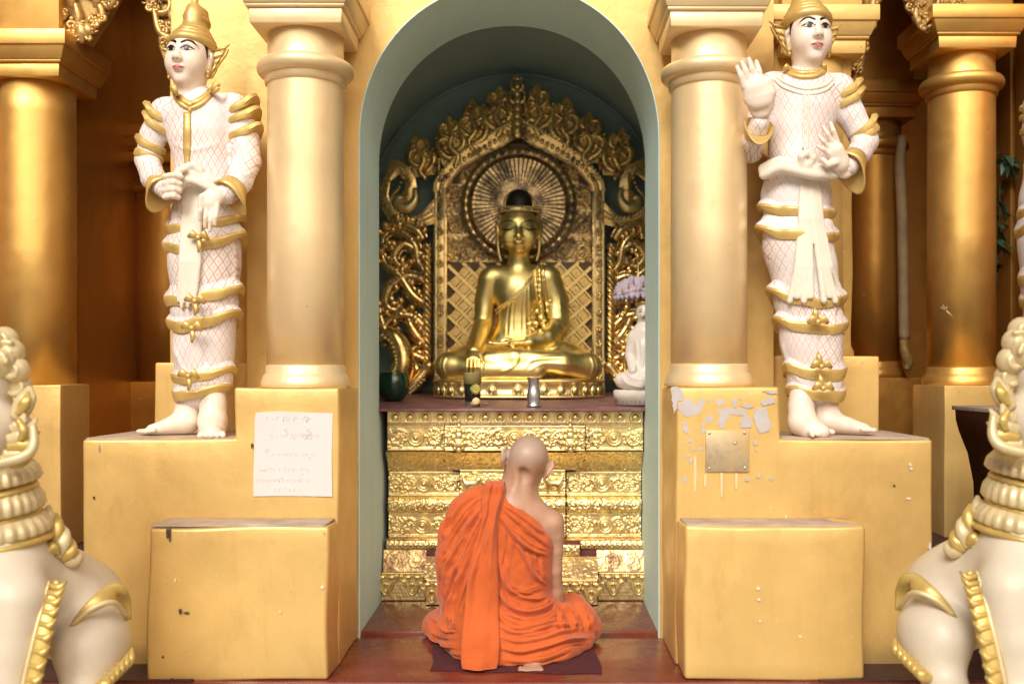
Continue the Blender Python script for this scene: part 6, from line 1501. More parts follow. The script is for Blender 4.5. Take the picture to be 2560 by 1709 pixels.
# ================================================================ kneeling monk seen from behind
def mk(x, y, Y): return ps(1030 + x / 2.415, 1060 + y / 2.415, Y)
def skin_mat():
    m, t, b = nodes_of('monk_skin'); co = wco(t)
    c = ramp(t, noise(t, 14, 6, .6, co), [(.3, (.40, .225, .145)), (.7, (.52, .31, .21))])
    # shaved scalp: greyish stubble above the hair line
    g = t.nodes.new('ShaderNodeNewGeometry'); sp = t.nodes.new('ShaderNodeSeparateXYZ'); t.links.new(g.outputs['Position'], sp.inputs[0])
    st = noise(t, 420, 2, .5, co)
    zz = math_(t, 'ADD', sp.outputs[2], math_(t, 'MULTIPLY', noise(t, 18, 4, .6, co), .03))
    f = ramp(t, math_(t, 'SUBTRACT', zz, .69), [(.0, (0, 0, 0)), (.03, (1, 1, 1))])
    scalp = ramp(t, st, [(.3, (.36, .28, .235)), (.7, (.45, .36, .30))])
    c = mixc(t, math_(t, 'MULTIPLY', f, .62), c, scalp)
    c = mixc(t, ramp(t, noise(t, 55, 5, .7, co), [(.66, (0, 0, 0)), (.74, (.5, .5, .5))]), c, (.30, .15, .10))
    t.links.new(c, b.inputs['Base Color']); b.inputs['Roughness'].default_value = .42
    b.inputs['Subsurface Weight'].default_value = .15; b.inputs['Subsurface Radius'].default_value = (.02, .008, .004); b.inputs['Subsurface Scale'].default_value = .4
    bump(t, b, math_(t, 'ADD', noise(t, 90, 6, .65, co), math_(t, 'MULTIPLY', st, .1)), .12, .003); return m
MSKIN = skin_mat()
def robe_mat():
    m, t, b = nodes_of('orange_robe_cotton'); co = wco(t)
    c = ramp(t, noise(t, 5, 6, .6, co), [(.3, (.50, .098, .022)), (.7, (.62, .132, .031))])
    t.links.new(c, b.inputs['Base Color']); b.inputs['Roughness'].default_value = .85
    b.inputs['Sheen Weight'].default_value = .25; b.inputs['Sheen Roughness'].default_value = .5; b.inputs['Specular IOR Level'].default_value = .2
    wv = math_(t, 'ADD', noise(t, 700, 2, .5, wco(t, (1, 1, .12))), noise(t, 700, 2, .5, wco(t, (.12, .12, 1))))
    cr = noise(t, 26, 6, .6, wco(t, (1, 1, .5)), .6)
    bump(t, b, math_(t, 'ADD', math_(t, 'MULTIPLY', wv, .08), cr), .55, .006); return m
ROBE = robe_mat()
mat_m = simple('maroon_mat_cloth', (.075, .012, .016), .9, 0, .25, 20, .4, 300, .001)
# mat on the floor
def flo(x, y, z=.0):
    u, v = 1030 + x / 2.415, 1060 + y / 2.415; Y = (CAMZ - z) * FOC / (v - VY); return np.array([CAMX + (u - VX) / FOC * Y, Y, z])
c = [flo(110, 1490), flo(1145, 1512), flo(1085, 1265), flo(150, 1255)]
G = np.zeros((26, 20, 3))
for i in range(26):
    for j in range(20):
        a, b_ = i / 25, j / 19; p = (c[0] * (1 - a) + c[1] * a) * (1 - b_) + (c[3] * (1 - a) + c[2] * a) * b_
        G[i, j] = p + (0, 0, .006 + .003 * math.sin(a * 19 + b_ * 7) * math.sin(b_ * 11 + a * 3)) + (0.006 * math.sin(b_ * 9) * (abs(a - .5) > .48), .006 * math.sin(a * 15) * (b_ < .03), 0)
m = MB(); m.grid(G, True); Gb = G.copy(); Gb[:, :, 2] = .002
m.grid(Gb[::-1], False)
for ring in ([(i, 0) for i in range(26)], [(25, j) for j in range(20)], [(i, 19) for i in range(25, -1, -1)], [(0, j) for j in range(19, -1, -1)]):
    m.grid(np.array([[G[i, j], Gb[i, j]] for i, j in ring]), False)
tag(m.build('sitting_mat', mat_m), 'dark maroon cloth spread on the red floor under the monk', 'mat')

monk = thing('person', 'shaven-headed monk in an orange robe sitting cross-legged facing the altar', 'person', (float(mk(600, 1400, 3.5)[0]), 3.58, .008)); MO = origin(monk)
hcen = mk(703, 192, 3.53)
HR = np.array((Matrix.Rotation(R(17), 3, 'Y') @ Matrix.Rotation(R(-26), 3, 'X')))
def hp(x, y, z): return hcen + HR @ np.array((x, y, z))
B = SD()
def hell(c, r, k, op='+'):
    M = Matrix([list(row) for row in HR]); e = M.to_euler(); B.ell(hp(*c), r, k, op, rot=[math.degrees(a) for a in e])
hell((0, .012, .004), (.0695, .087, .0735), .02); hell((0, -.033, -.016), (.058, .054, .055), .03); hell((0, .03, -.05), (.060, .068, .062), .04); hell((0, .062, -.095), (.028, .024, .02), .03)
B.chain([hp(0, .096, .0), hp(0, .112, -.028), hp(0, .116, -.042)], [.008, .011, .014], .012)
hell((0, .098, -.066), (.022, .010, .006), .006); hell((0, .096, -.076), (.019, .011, .007), .005)
for s_ in (-1, 1):
    hell((s_ * .03, .082, -.012), (.016, .012, .010), .008); B.chain([hp(s_ * .01, .096, .008), hp(s_ * .045, .085, .008)], [.006, .005], .012); hell((s_ * .042, .065, -.045), (.024, .024, .028), .03)
    # ears
    hell((s_ * .080, -.002, -.026), (.009, .021, .036), .008); B.chain([hp(s_ * .085, -.023, .002), hp(s_ * .093, -.025, -.022), hp(s_ * .086, -.014, -.052)], [.0055, .006, .0065], .006); hell((s_ * .077, .006, -.055), (.0075, .011, .014), .006)
# neck, tendons, shoulders, back
B.chain([mk(622, 470, 3.525), mk(640, 400, 3.525), mk(668, 300, 3.53)], [.056, .0455, .044], .03)
B.chain([mk(655, 275, 3.482), mk(640, 330, 3.478), mk(618, 400, 3.476)], [.006, .009, .010], .018); B.chain([mk(705, 300, 3.49), mk(692, 350, 3.488), mk(690, 410, 3.49)], [.006, .009, .010], .018)
B.ell(mk(676, 300, 3.470), (.010, .009, .022), .03, '-')
B.chain([mk(625, 505, 3.515), mk(730, 545, 3.512), mk(832, 590, 3.52)], [.050, .046, .040], .05)
B.chain([mk(600, 520, 3.54), mk(600, 700, 3.55), mk(600, 900, 3.57), mk(600, 1150, 3.60)], [.095, .10, .095, .10], .06, flat=((0, 1, 0), .75)); B.ell(mk(735, 620, 3.515), (.06, .04, .06), .05)
B.chain([mk(590, 440, 3.485), mk(600, 520, 3.462), mk(598, 600, 3.455)], [.008, .010, .009], .03)
B.chain([mk(850, 600, 3.52), mk(866, 670, 3.52), mk(868, 760, 3.525), mk(866, 880, 3.54), mk(866, 1010, 3.575)], [.038, .032, .026, .024, .0255], .03)
B.chain([mk(866, 1015, 3.575), mk(868, 1055, 3.585), mk(800, 1085, 3.70), mk(720, 1085, 3.80)], [.0265, .028, .027, .022], .02)
B.chain([mk(720, 1085, 3.80), mk(660, 1085, 3.85)], [.026, .030], .015, flat=((0, 0, 1), .5))
for i in range(4): B.chain([mk(655, 1085, 3.83 + i * .018), mk(610, 1090, 3.84 + i * .018), mk(580 + i * 5, 1098, 3.845 + i * .016)], [.009, .0085, .0075], .004)
B.chain([mk(700, 1078, 3.84), mk(680, 1070, 3.87), mk(650, 1072, 3.885)], [.011, .010, .008], .006)
B.chain([mk(560, 520, 3.54), mk(370, 480, 3.53), mk(270, 680, 3.55), mk(270, 900, 3.58), mk(380, 1060, 3.72), mk(560, 1090, 3.84)], [.06, .055, .04, .036, .034, .024], .04)
B.chain([mk(520, 1200, 3.60), mk(180, 1200, 3.82)], [.09, .06], .05); B.chain([mk(700, 1200, 3.60), mk(1020, 1190, 3.74)], [.09, .06], .05); B.chain([mk(1020, 1200, 3.76), mk(800, 1330, 3.60), mk(730, 1440, 3.42)], [.05, .042, .034], .03)
B.chain([mk(730, 1440, 3.45), mk(718, 1478, 3.385)], [.034, .026], .02, flat=((0, 0, 1), .6))
for i in range(5): B.chain([mk(655 + i * 30, 1474, 3.37), mk(654 + i * 31, 1491 + (2 if i < 4 else 0), 3.352)], [.0098, .0098 if i < 4 else .0125], .004)
bm_ = B.mesh('body', .0052, MO, smooth_it=2)
body = link('body', bm_, MSKIN, monk)

# ---------------- robe
def plane_cut(p0, p1, off=0):
    p0, p1 = np.asarray(p0), np.asarray(p1); d = p1 - p0; n = np.array([-d[2], 0, d[0]]); n /= np.linalg.norm(n)
    if n[2] < 0: n = -n
    return lambda P: (P - p0) @ n.astype(np.float32) - off
Rb = SD()
Rb.ell(mk(600, 760, 3.555), (.145, .105, .235), .04); Rb.ell(mk(560, 1000, 3.57), (.162, .125, .20), .06); Rb.ell(mk(690, 700, 3.525), (.075, .07, .12), .05); Rb.ell(mk(640, 640, 3.515), (.09, .065, .10), .05)
Rb.raw(plane_cut(mk(548, 470, 3.5), mk(850, 742, 3.5)), .012, '&')
Rb.chain([mk(540, 480, 3.49), mk(640, 545, 3.468), mk(725, 612, 3.468), mk(785, 685, 3.48), mk(806, 738, 3.52)], [.026, .029, .029, .024, .016], .03)
Rb.chain([mk(775, 740, 3.495), mk(752, 800, 3.51), mk(752, 900, 3.52)], [.026, .028, .030], .05)
Rb.chain([mk(500, 462, 3.52), mk(405, 482, 3.525), mk(325, 535, 3.535), mk(258, 660, 3.55), mk(240, 850, 3.57), mk(250, 1020, 3.62), mk(330, 1100, 3.72)], [.052, .055, .056, .055, .052, .055, .05], .06)
Rb.chain([mk(430, 590, 3.53), mk(380, 800, 3.54), mk(400, 1050, 3.56)], [.095, .10, .11], .08)
Rb.ell(mk(600, 1230, 3.60), (.235, .20, .105), .08)
Rb.chain([mk(420, 1220, 3.58), mk(260, 1210, 3.72), mk(150, 1215, 3.80)], [.10, .085, .058], .06); Rb.chain([mk(780, 1235, 3.58), mk(930, 1190, 3.68), mk(1030, 1210, 3.72)], [.105, .095, .068], .06); Rb.chain([mk(1010, 1240, 3.70), mk(1085, 1252, 3.70)], [.05, .030], .04)
Rb.chain([mk(930, 1100, 3.68), mk(985, 1090, 3.69), mk(1040, 1160, 3.69)], [.03, .036, .04], .03)
Rb.chain([mk(180, 1300, 3.72), mk(330, 1400, 3.50), mk(520, 1450, 3.44), mk(720, 1440, 3.45), mk(880, 1390, 3.50), mk(1010, 1310, 3.62)], [.03, .045, .054, .062, .056, .05], .06)
Rb.box((0, 3.6, -.2 + .006), (1, 1, .2), .001, .01, '-')
MF = []
def fo_(P, w, h, a=1.0): MF.append((P, w, h, a))
for P, w, h in (
 ([(430, 440), (330, 520), (215, 690)], 13, .011), ([(425, 490), (330, 620), (240, 760), (200, 830)], 15, .013), ([(440, 520), (380, 640), (300, 800), (235, 920)], 12, .011), ([(470, 560), (430, 720), (360, 900), (290, 1090)], 14, .011),
 ([(300, 440), (215, 600), (180, 700)], 12, .009), ([(330, 640), (280, 740), (215, 860), (195, 980)], 13, .012), ([(300, 880), (250, 1000), (215, 1130), (235, 1230)], 13, .012), ([(205, 760), (192, 900), (190, 1060)], 11, .010), ([(380, 800), (330, 960), (275, 1150), (250, 1240)], 15, .012),
 ([(345, 700), (300, 850), (255, 980)], 8, .006), ([(250, 520), (205, 620), (190, 690)], 7, .006), ([(395, 420), (300, 480), (240, 570)], 8, .006), ([(250, 1020), (225, 1130), (245, 1210)], 9, .008),
 ([(560, 640), (565, 700), (570, 780)], 7, .007), ([(600, 660), (590, 760), (560, 900)], 9, .008), ([(625, 690), (680, 800), (735, 900), (800, 960)], 13, .010), ([(545, 560), (600, 650), (700, 740), (820, 790)], 13, .014), ([(560, 520), (660, 600), (760, 680), (830, 740)], 10, .010), ([(555, 490), (640, 545), (740, 620), (815, 680)], 9, .010),
 ([(580, 545), (680, 640), (780, 710), (832, 752)], 6, .007), ([(540, 600), (545, 720), (535, 840)], 7, .007), ([(700, 780), (720, 860), (750, 920), (810, 965)], 10, .010), ([(780, 790), (775, 850), (790, 930)], 8, .009), ([(740, 760), (750, 830), (775, 900), (815, 940)], 7, .008), ([(640, 640), (665, 720), (690, 770)], 6, .006),
 ([(530, 830), (560, 960), (640, 1030), (740, 1050), (820, 1040)], 16, .014), ([(530, 900), (580, 985), (680, 1010), (800, 975)], 11, .009), ([(525, 1010), (580, 1090), (680, 1130), (790, 1110), (850, 1060)], 17, .015), ([(525, 1100), (570, 1170), (670, 1210), (800, 1200), (900, 1150)], 16, .014), ([(525, 1210), (600, 1255), (720, 1250), (860, 1210), (960, 1220)], 14, .014),
 ([(530, 1280), (640, 1310), (780, 1290), (900, 1250), (1020, 1230)], 14, .014), ([(540, 1350), (660, 1370), (800, 1340), (930, 1300), (1060, 1290)], 14, .014), ([(550, 1420), (680, 1430), (830, 1400), (950, 1350)], 12, .011), ([(560, 1470), (700, 1475), (840, 1450)], 9, .008), ([(540, 950), (600, 1050), (700, 1090), (800, 1075)], 7, .006), ([(560, 1140), (660, 1175), (780, 1165), (870, 1115)], 7, .006), ([(650, 1240), (760, 1225), (860, 1185)], 6, .005),
 ([(900, 1090), (960, 1150), (975, 1240)], 12, .013), ([(990, 1080), (1040, 1150), (1060, 1240)], 12, .013), ([(890, 1120), (900, 1200), (920, 1240)], 9, .010), ([(1060, 1150), (1090, 1220), (1110, 1260)], 9, .009), ([(930, 1100), (1000, 1180), (1020, 1260)], 7, .007),
 ([(90, 1180), (150, 1260), (240, 1290)], 11, .010), ([(110, 1230), (180, 1320), (280, 1350)], 11, .011), ([(150, 1140), (200, 1240), (260, 1250)], 10, .010), ([(120, 1160), (160, 1200), (170, 1280)], 8, .008), ([(180, 1300), (240, 1370), (300, 1400)], 8, .008)): fo_(P, w, h)
def monk_folds(V, Nn):
    U = ((V[:, 0] - CAMX) / V[:, 1] * FOC + VX - 1030) * 2.415; W_ = (VY - (V[:, 2] - CAMZ) / V[:, 1] * FOC - 1060) * 2.415
    D = np.zeros(len(V)); face = np.clip((-Nn[:, 1] + .35) * 2.0, 0, 1)
    for k_, (P, wd_, h, a) in enumerate(MF):
        if k_ >= 25 and k_ < 37: h *= (.55, .8, .65, 1.0)[k_ % 4]; wd_ *= (1.2, .8, 1.0, .9)[k_ % 4]
        P = bez(P, 5 * len(P)); lo = P.min(0) - wd_ * 4; hi = P.max(0) + wd_ * 4
        m = (U > lo[0]) & (U < hi[0]) & (W_ > lo[1]) & (W_ < hi[1])
        if not m.any(): continue
        d, sd, par = seg_dist2(U[m], W_[m], P); env = np.clip(np.minimum(par, 1 - par) * 5 + .15, 0, 1); sg = d * sd
        w1 = np.where(sg > 0, wd_ * .75, wd_ * 1.25)          # one flank steeper, valley on the steep side
        D[m] += 1.45 * h * env * (np.exp(-np.abs(d / w1) ** 1.3) - .75 * np.exp(-((sg - 1.7 * wd_) / (wd_ * .8)) ** 2))
    D = np.maximum(D, -.009)
    D += .0022 * vnoise(np.c_[U / 26, W_ / 40, V[:, 1] * 9])[:, 0]
    arm = 1 - .75 * np.clip((U - 770) / 60, 0, 1) * (W_ < 1060)
    V2 = V + Nn * (D * face * arm)[:, None]; V2[:, 2] = np.maximum(V2[:, 2], .007); return V2
MF2 = []
rf = random.Random(21)
for P, w, h, a in MF:
    Pn = np.asarray(P, float); T = np.gradient(Pn, axis=0); T /= np.linalg.norm(T, axis=1)[:, None]; Nn_ = np.stack([-T[:, 1], T[:, 0]], 1)
    for sgn in (-1, 1):
        o_ = sgn * w * rf.uniform(1.3, 2.0); lo_, hi_ = (0, len(Pn)) if len(Pn) < 4 else ((0, len(Pn) - 1) if rf.random() < .5 else (1, len(Pn)))
        MF2.append(([tuple(p) for p in (Pn + Nn_ * o_ + np.array([rf.uniform(-5, 5), rf.uniform(-5, 5)]))[lo_:hi_]], max(5.5, w * .45), h * .34, a))
MF = [(P, w * .92, h * .88, a) for P, w, h, a in MF] + MF2
rm = Rb.mesh('robe', .0039, MO, smooth_it=2, post=monk_folds)
robe = link('robe', rm, ROBE, monk); rt = tree_of(rm)
# ---------------- folded cloth hanging from the left shoulder down the back
rows = [(372, 440, 556), (388, 428, 566), (420, 424, 562), (470, 420, 548), (530, 424, 530), (600, 416, 518), (680, 392, 514), (760, 366, 514), (850, 348, 518), (950, 334, 521), (1050, 322, 523), (1150, 312, 525), (1250, 304, 526), (1350, 298, 526), (1430, 294, 522), (1510, 302, 510)]
def cast(x, y):
    tgt = Vector(mk(x, y, 3.5)); d = (tgt - Vector((CAMX, 0, CAMZ))).normalized(); h, n, _, _ = rt.ray_cast(Vector((CAMX, 0, CAMZ)) - Vector(MO), d)
    return (h + Vector(MO)).y if h is not None else None
ny, nx = 90, 30; ry_ = np.array(rows, float); ys = np.linspace(rows[0][0], rows[-1][0], ny); G = np.zeros((ny, nx, 3)); lastY = None; Ym = np.zeros((ny, nx))
for i, y in enumerate(ys):
    l_, r_ = np.interp(y, ry_[:, 0], ry_[:, 1]), np.interp(y, ry_[:, 0], ry_[:, 2])
    for j in range(nx):
        x = l_ + (r_ - l_) * j / (nx - 1); q = cast(x, max(y, 425)); Ym[i, j] = q if q is not None else np.nan
rowmin = np.nanmin(np.where(np.isnan(Ym), 9, Ym), axis=1)
rowmin = np.minimum.accumulate(np.where(rowmin > 8, 3.5, rowmin)); floorY = 3.345
for i, y in enumerate(ys):
    l_, r_ = np.interp(y, ry_[:, 0], ry_[:, 1]), np.interp(y, ry_[:, 0], ry_[:, 2]); f = i / (ny - 1)
    for j in range(nx):
        a = j / (nx - 1); x = l_ + (r_ - l_) * a; base = Ym[i, j] if not np.isnan(Ym[i, j]) else rowmin[i]
        hang = np.clip((f - .25) / .4, 0, 1); Yc = base * (1 - hang) + (rowmin[i] * .35 + np.nanmean(np.where(np.isnan(Ym[i]), rowmin[i], Ym[i])) * .65) * hang
        ple = .007 * math.sin(a * 9 + 3.5 * f) * (1 - .55 * f) + .0035 * math.sin(a * 23 + 7 * f + 1) * (1 - f) ** 1.5 + .005 * math.sin(a * 5 - f * 7) + .0025 * math.sin(f * 38 + a * 6) * math.sin(a * 3.1) * f
        edge = .010 * (abs(2 * a - 1) ** 6)
        fl = np.clip((f - .6) / .4, 0, 1) ** 2; Yc = Yc * (1 - fl) + min(Yc, floorY) * fl
        G[i, j] = mk(x + 3 * math.sin(f * 21 + a * 3) * f, y + (6 * math.sin(a * 9) if i == ny - 1 else 0), Yc - .018 - ple + edge)
over = []
for k, (dy, dz) in enumerate(((.125, -.06), (.10, -.018), (.075, .004), (.05, .012), (.025, .010))): over.append(G[0] + np.array((.004 * (4 - k), dy, dz)))
G = np.concatenate([np.array(over), G])
G[:, :, 2] = np.maximum(G[:, :, 2], .012)
G2 = G + np.array((0, .014, 0)); G2[:, :, 2] = np.maximum(G2[:, :, 2], .008)
m = MB(); m.grid(G[::-1], True); m.grid(G2, True)
def edge_strip(a, b_): m.grid(np.stack([a, a + (b_ - a) * .5 + (0, 0, 0), b_]), True)
edge_strip(G[:, 0], G2[:, 0]); edge_strip(G2[:, -1], G[:, -1]); edge_strip(G[0], G2[0]); edge_strip(G2[-1], G[-1])
sc_me = m.mesh('shoulder_cloth', MO)
bmx = bmesh.new(); bmx.from_mesh(sc_me); bmesh.ops.remove_doubles(bmx, verts=bmx.verts, dist=1e-5); bmesh.ops.recalc_face_normals(bmx, faces=bmx.faces); bmx.to_mesh(sc_me); bmx.free()
sc_me.polygons.foreach_set('use_smooth', [True] * len(sc_me.polygons))
link('shoulder_cloth', sc_me, ROBE, monk)
# ================================================================ seated lions in the foreground
LIONW = simple('lion_white_plaster', (.68, .60, .475), .45, 0, .07, 7, .25, 30, .002, dirt=(.42, .33, .22), dirt_scale=10, dirt_lo=.68, dirt_hi=.82)
LIONG = simple('lion_gold_paint', (.60, .43, .13), .34, .35, .15, 12, .35, 40, .003, dirt=(.34, .22, .06), dirt_scale=12, dirt_lo=.6, dirt_hi=.74)
LIONC = simple('lion_cream_gold', (.68, .56, .32), .38, .25, .12, 12, .35, 40, .003)
def lion(side):
    mir = (lambda u: u) if side < 0 else (lambda u: 2566 - u); dv = 0 if side < 0 else -24; sx = 1 if side < 0 else -1
    def q(u, v, Y): return ps(mir(u), v + dv, Y)
    lab = 'white and gold seated lion statue cropped by the left edge of the frame' if side < 0 else 'white and gold seated lion statue with curled mane cropped by the right edge'
    t = thing('lion_statue', lab, 'lion statue', q(100, 1709, 2.85) * (1, 1, 0) + (0, 0, -.135), 0, 'lion statues in front of the shrine'); O = origin(t)
    B = SD()
    B.ell(q(10, 1490, 2.74), (.125, .15, .20), .05); B.chain([q(-5, 1400, 2.76), q(-15, 1250, 2.78), q(-20, 1100, 2.78)], [.125, .098, .088], .06)
    B.ell(q(-30, 1080, 2.77), (.105, .13, .095), .05); B.ell(q(-75, 1105, 2.68), (.075, .09, .065), .05)
    B.ell(q(185, 1505, 2.98), (.135, .17, .125), .06); B.ell(q(110, 1470, 2.9), (.13, .15, .13), .08)
    B.chain([q(150, 1540, 2.95), q(225, 1590, 2.86)], [.11, .10], .05); B.ell(q(228, 1608, 2.83), (.098, .13, .102), .02)
    B.chain([q(40, 1500, 2.64), q(25, 1620, 2.62), q(15, 1800, 2.60)], [.085, .07, .06], .06); B.chain([q(-110, 1500, 2.66), q(-120, 1800, 2.60)], [.08, .06], .06)
    B.chain([q(230, 1660, 2.80), q(190, 1760, 2.72), q(150, 1800, 2.62)], [.07, .055, .045], .04); B.chain([q(15, 1790, 2.6), q(20, 1805, 2.52)], [.06, .045], .03)
    B.ell(q(0, 930, 2.76), (.048, .06, .085), .03); B.box((0, 2.75, -.5), (3, 2, .37), .001, .004, '-')
    link('body', B.mesh('body', .008, O, smooth_it=2), LIONW, t)
    # mane curls on the head
    for i, (u, v, r, Y) in enumerate(((0, 905, .045, 2.72), (25, 880, .04, 2.74), (40, 925, .038, 2.74), (12, 850, .038, 2.75), (50, 965, .034, 2.76), (-30, 900, .045, 2.70), (-25, 855, .04, 2.72))):
        c = SD(); p = q(u, v, Y); c.ell(p, (r, r * .8, r), .01)
        sp = spiral(0, 0, r * .75, i, 1.3, 1, 14); c.chain([p + (x * sx, -r * .72, z) for x, z in sp], [r * .2, r * .16, r * .1], .006)
        link('mane_curl', c.mesh('mane_curl', .0055, O), LIONC, t)
    # ear, jaw flames, beard
    def leaf(pts, rad, mat, nm, flat=.5, n=18): m = MB(); m.tube(bez([q(*p) for p in pts], n), rad, 10, flat=flat); m.build(nm, mat, t)
    leaf([(38, 1045, 2.72), (62, 1005, 2.71), (74, 965, 2.73)], [.018, .03, .028, .006], LIONC, 'ear'); leaf([(44, 1035, 2.70), (62, 1005, 2.69), (70, 978, 2.71)], [.008, .016, .014, .003], LIONG, 'ear_hollow')
    for i, P in enumerate(([(20, 1100, 2.66), (60, 1085, 2.66), (92, 1045, 2.69)], [(20, 1120, 2.66), (65, 1110, 2.66), (98, 1078, 2.69)], [(10, 1138, 2.66), (60, 1136, 2.66), (95, 1105, 2.69)], [(0, 1150, 2.66), (48, 1155, 2.66), (86, 1132, 2.69)], [(30, 1075, 2.68), (50, 1060, 2.68), (62, 1030, 2.70)])): leaf(P, [.016, .018, .014, .004], LIONG if i % 2 else LIONC, 'jaw_flame')
    leaf([(82, 1060, 2.66), (84, 1110, 2.65), (60, 1140, 2.63), (-10, 1160, 2.62)], [.010, .014, .015, .012], LIONC, 'jaw_ridge', .9)
    leaf([(45, 1050, 2.66), (58, 1075, 2.65), (50, 1100, 2.65)], [.010, .013, .008], LIONG, 'whisker_curl', .8)
    # pleated collars down the neck
    for i, (v, r, h, mat) in enumerate(((1188, .118, .05, LIONC), (1222, .112, .02, LIONG), (1255, .128, .062, LIONC), (1288, .120, .02, LIONG), (1318, .150, .05, LIONC), (1348, .158, .022, LIONG))):
        c = q(-18, v, 2.765); G = []; n = 132
        for k in range(n):
            a = 2 * PI * k / n; w = .004 * math.sin(a * 30) if mat is LIONC else 0; tz = .014 * math.sin(a) - .012 * math.cos(a) * sx * -1
            G.append([(c[0] + (r + o_ + w * s_) * math.cos(a), c[1] + (r + o_ + w * s_) * .95 * math.sin(a), c[2] + z_ * h + tz) for o_, z_, s_ in ((-.05, .62, 0), (-.018, .5, .6), (.0, .1, 1), (.006, -.32, 1), (.0, -.5, .7), (-.05, -.5, 0))])
        m = MB(); m.grid(np.array(G), True, True); m.build('neck_collar', mat, t)
    # gold flame strip along the foreleg
    P = bez([q(142, 1448, 2.66), q(128, 1500, 2.64), q(104, 1590, 2.60), q(78, 1700, 2.57), q(60, 1790, 2.55)], 26); m = MB(); m.tube(P, [.006, .024, .028, .027, .024], 10, flat=.45, up=(0, 1, 0)); m.build('leg_flame_strip', LIONG, t)
    for k in range(3, 25, 2):
        m = MB(); p = P[k]; m.tube([p + (-sx * .012, -.004, .01), p + (sx * .02, -.008, .004), p + (sx * .034, -.002, .022)], [.008, .011, .003], 7); m.build('flame_curl', LIONG, t)
    m = MB(); m.tube(P + (-sx * .014, -.012, 0), [.003, .006, .007, .006], 6); m.build('strip_ridge', LIONC, t)
    # shoulder leaf crest
    for i, P in enumerate(([(112, 1340, 2.80), (118, 1295, 2.82), (122, 1262, 2.84)], [(125, 1375, 2.80), (140, 1320, 2.81), (140, 1282, 2.83)], [(140, 1390, 2.80), (158, 1345, 2.81), (156, 1312, 2.84)], [(150, 1395, 2.81), (174, 1372, 2.82), (170, 1342, 2.85)], [(160, 1398, 2.82), (188, 1395, 2.83), (190, 1372, 2.86)], [(112, 1395, 2.79), (128, 1372, 2.78), (150, 1385, 2.79)])): leaf(P, [.018, .026, .020, .005], LIONG if i % 2 else LIONC, 'shoulder_leaf', .6)
    # band over the haunch
    leaf([(168, 1580, 2.74), (205, 1535, 2.745), (250, 1500, 2.77), (290, 1478, 2.83), (306, 1500, 2.87), (322, 1548, 2.88)], [.004, .012, .022, .030, .026, .008], LIONG, 'haunch_band', .35, 28); leaf([(180, 1560, 2.735), (230, 1520, 2.75), (285, 1505, 2.79), (318, 1540, 2.86)], [.003, .007, .008, .004], LIONC, 'haunch_band_edge', .7, 24)
    for i in range(6): leaf([(300 - i * 12, 1660 + i * 12, 2.82 - i * .02), (322 - i * 12, 1650 + i * 12, 2.80 - i * .02), (330 - i * 11, 1618 + i * 14, 2.82 - i * .02)], [.012, .018, .013, .003], LIONG, 'foot_leaf', .6)
    pl = q(100, 1700, 2.85); w = MB(); w.box(pl[0] - .30, pl[0] + .26, 2.42, 3.15, -.135, -.128 + .0); 
    hb = hand_box(pl[0] - .34 if side < 0 else pl[0] - .26, pl[0] + .26 if side < 0 else pl[0] + .34, 2.42, 3.14, -.136, -.118, LIONG, 'plinth', t, .004, 0, 2)
    return t
LL = lion(-1); LR = lion(1)

# ================================================================ carved spandrels over the recess arches
def spandrel(outline, y, curls, lab, leaves=()):
    t = thing('carved_spandrel', lab, 'carving', ps(*outline[0], y), 0, 'carved gilded spandrels'); P = [ps(u, v, y) for u, v in outline]; P = [(p[0], p[2]) for p in P]
    a = sum(P[i][0] * P[(i + 1) % len(P)][1] - P[(i + 1) % len(P)][0] * P[i][1] for i in range(len(P)))
    if a < 0: P = P[::-1]
    m = MB(); m.prism(P, y, y + .05); m.build('backing', GOLDORN, t, .004)
    for i, (c, rad) in enumerate(curls):
        Q = bez([ps(u, v, y - .012 - .008 * (i % 2)) for u, v in c], 22); m = MB(); m.tube(Q, rad, 8, flat=1.2); m.ball(Q[-1], rad[-1] * 1.7 if not np.isscalar(rad) else rad * 1.5, 9, 6); m.build('scroll', GOLDORN, t)
    rg = random.Random(int(outline[0][0])); us = [o_[0] for o_ in outline]; n_ = len(outline)
    for k in range(26):
        e = rg.randrange(1, n_ - 1); f_ = rg.random(); a_, b_ = outline[e], outline[(e + 1) % n_]; u, v = a_[0] + (b_[0] - a_[0]) * f_, a_[1] + (b_[1] - a_[1]) * f_
        cu_, cv_ = sum(us) / n_, -60; g_ = rg.uniform(.0, .3); u, v = u + (cu_ - u) * g_, v + (cv_ - v) * g_
        if v < -60: continue
        rr = rg.uniform(8, 15); Q = [ps(u + x, v + z, y - .02 - rg.uniform(0, .012)) for x, z in spiral(0, 0, rr, rg.uniform(0, 6.3), rg.uniform(.7, 1.3), rg.choice((-1, 1)), 14)]
        m = MB(); m.tube(Q, [.004, .009, .008, .005], 7, flat=1.2); m.ball(Q[-1], .008, 7, 5); m.build('curl', GOLDORN, t)
    for (a_, b_, r) in leaves:
        Q = [ps(*a_, y - .02), (ps(*a_, y - .03) + ps(*b_, y - .03)) / 2, ps(*b_, y - .015)]; m = MB(); m.tube(bez(Q, 10), [r * .5, r, r * .8, .004], 8, flat=.6); m.build('leaf', GOLDORN, t)
    return t
R1 = [.012, .017, .016, .012, .007]
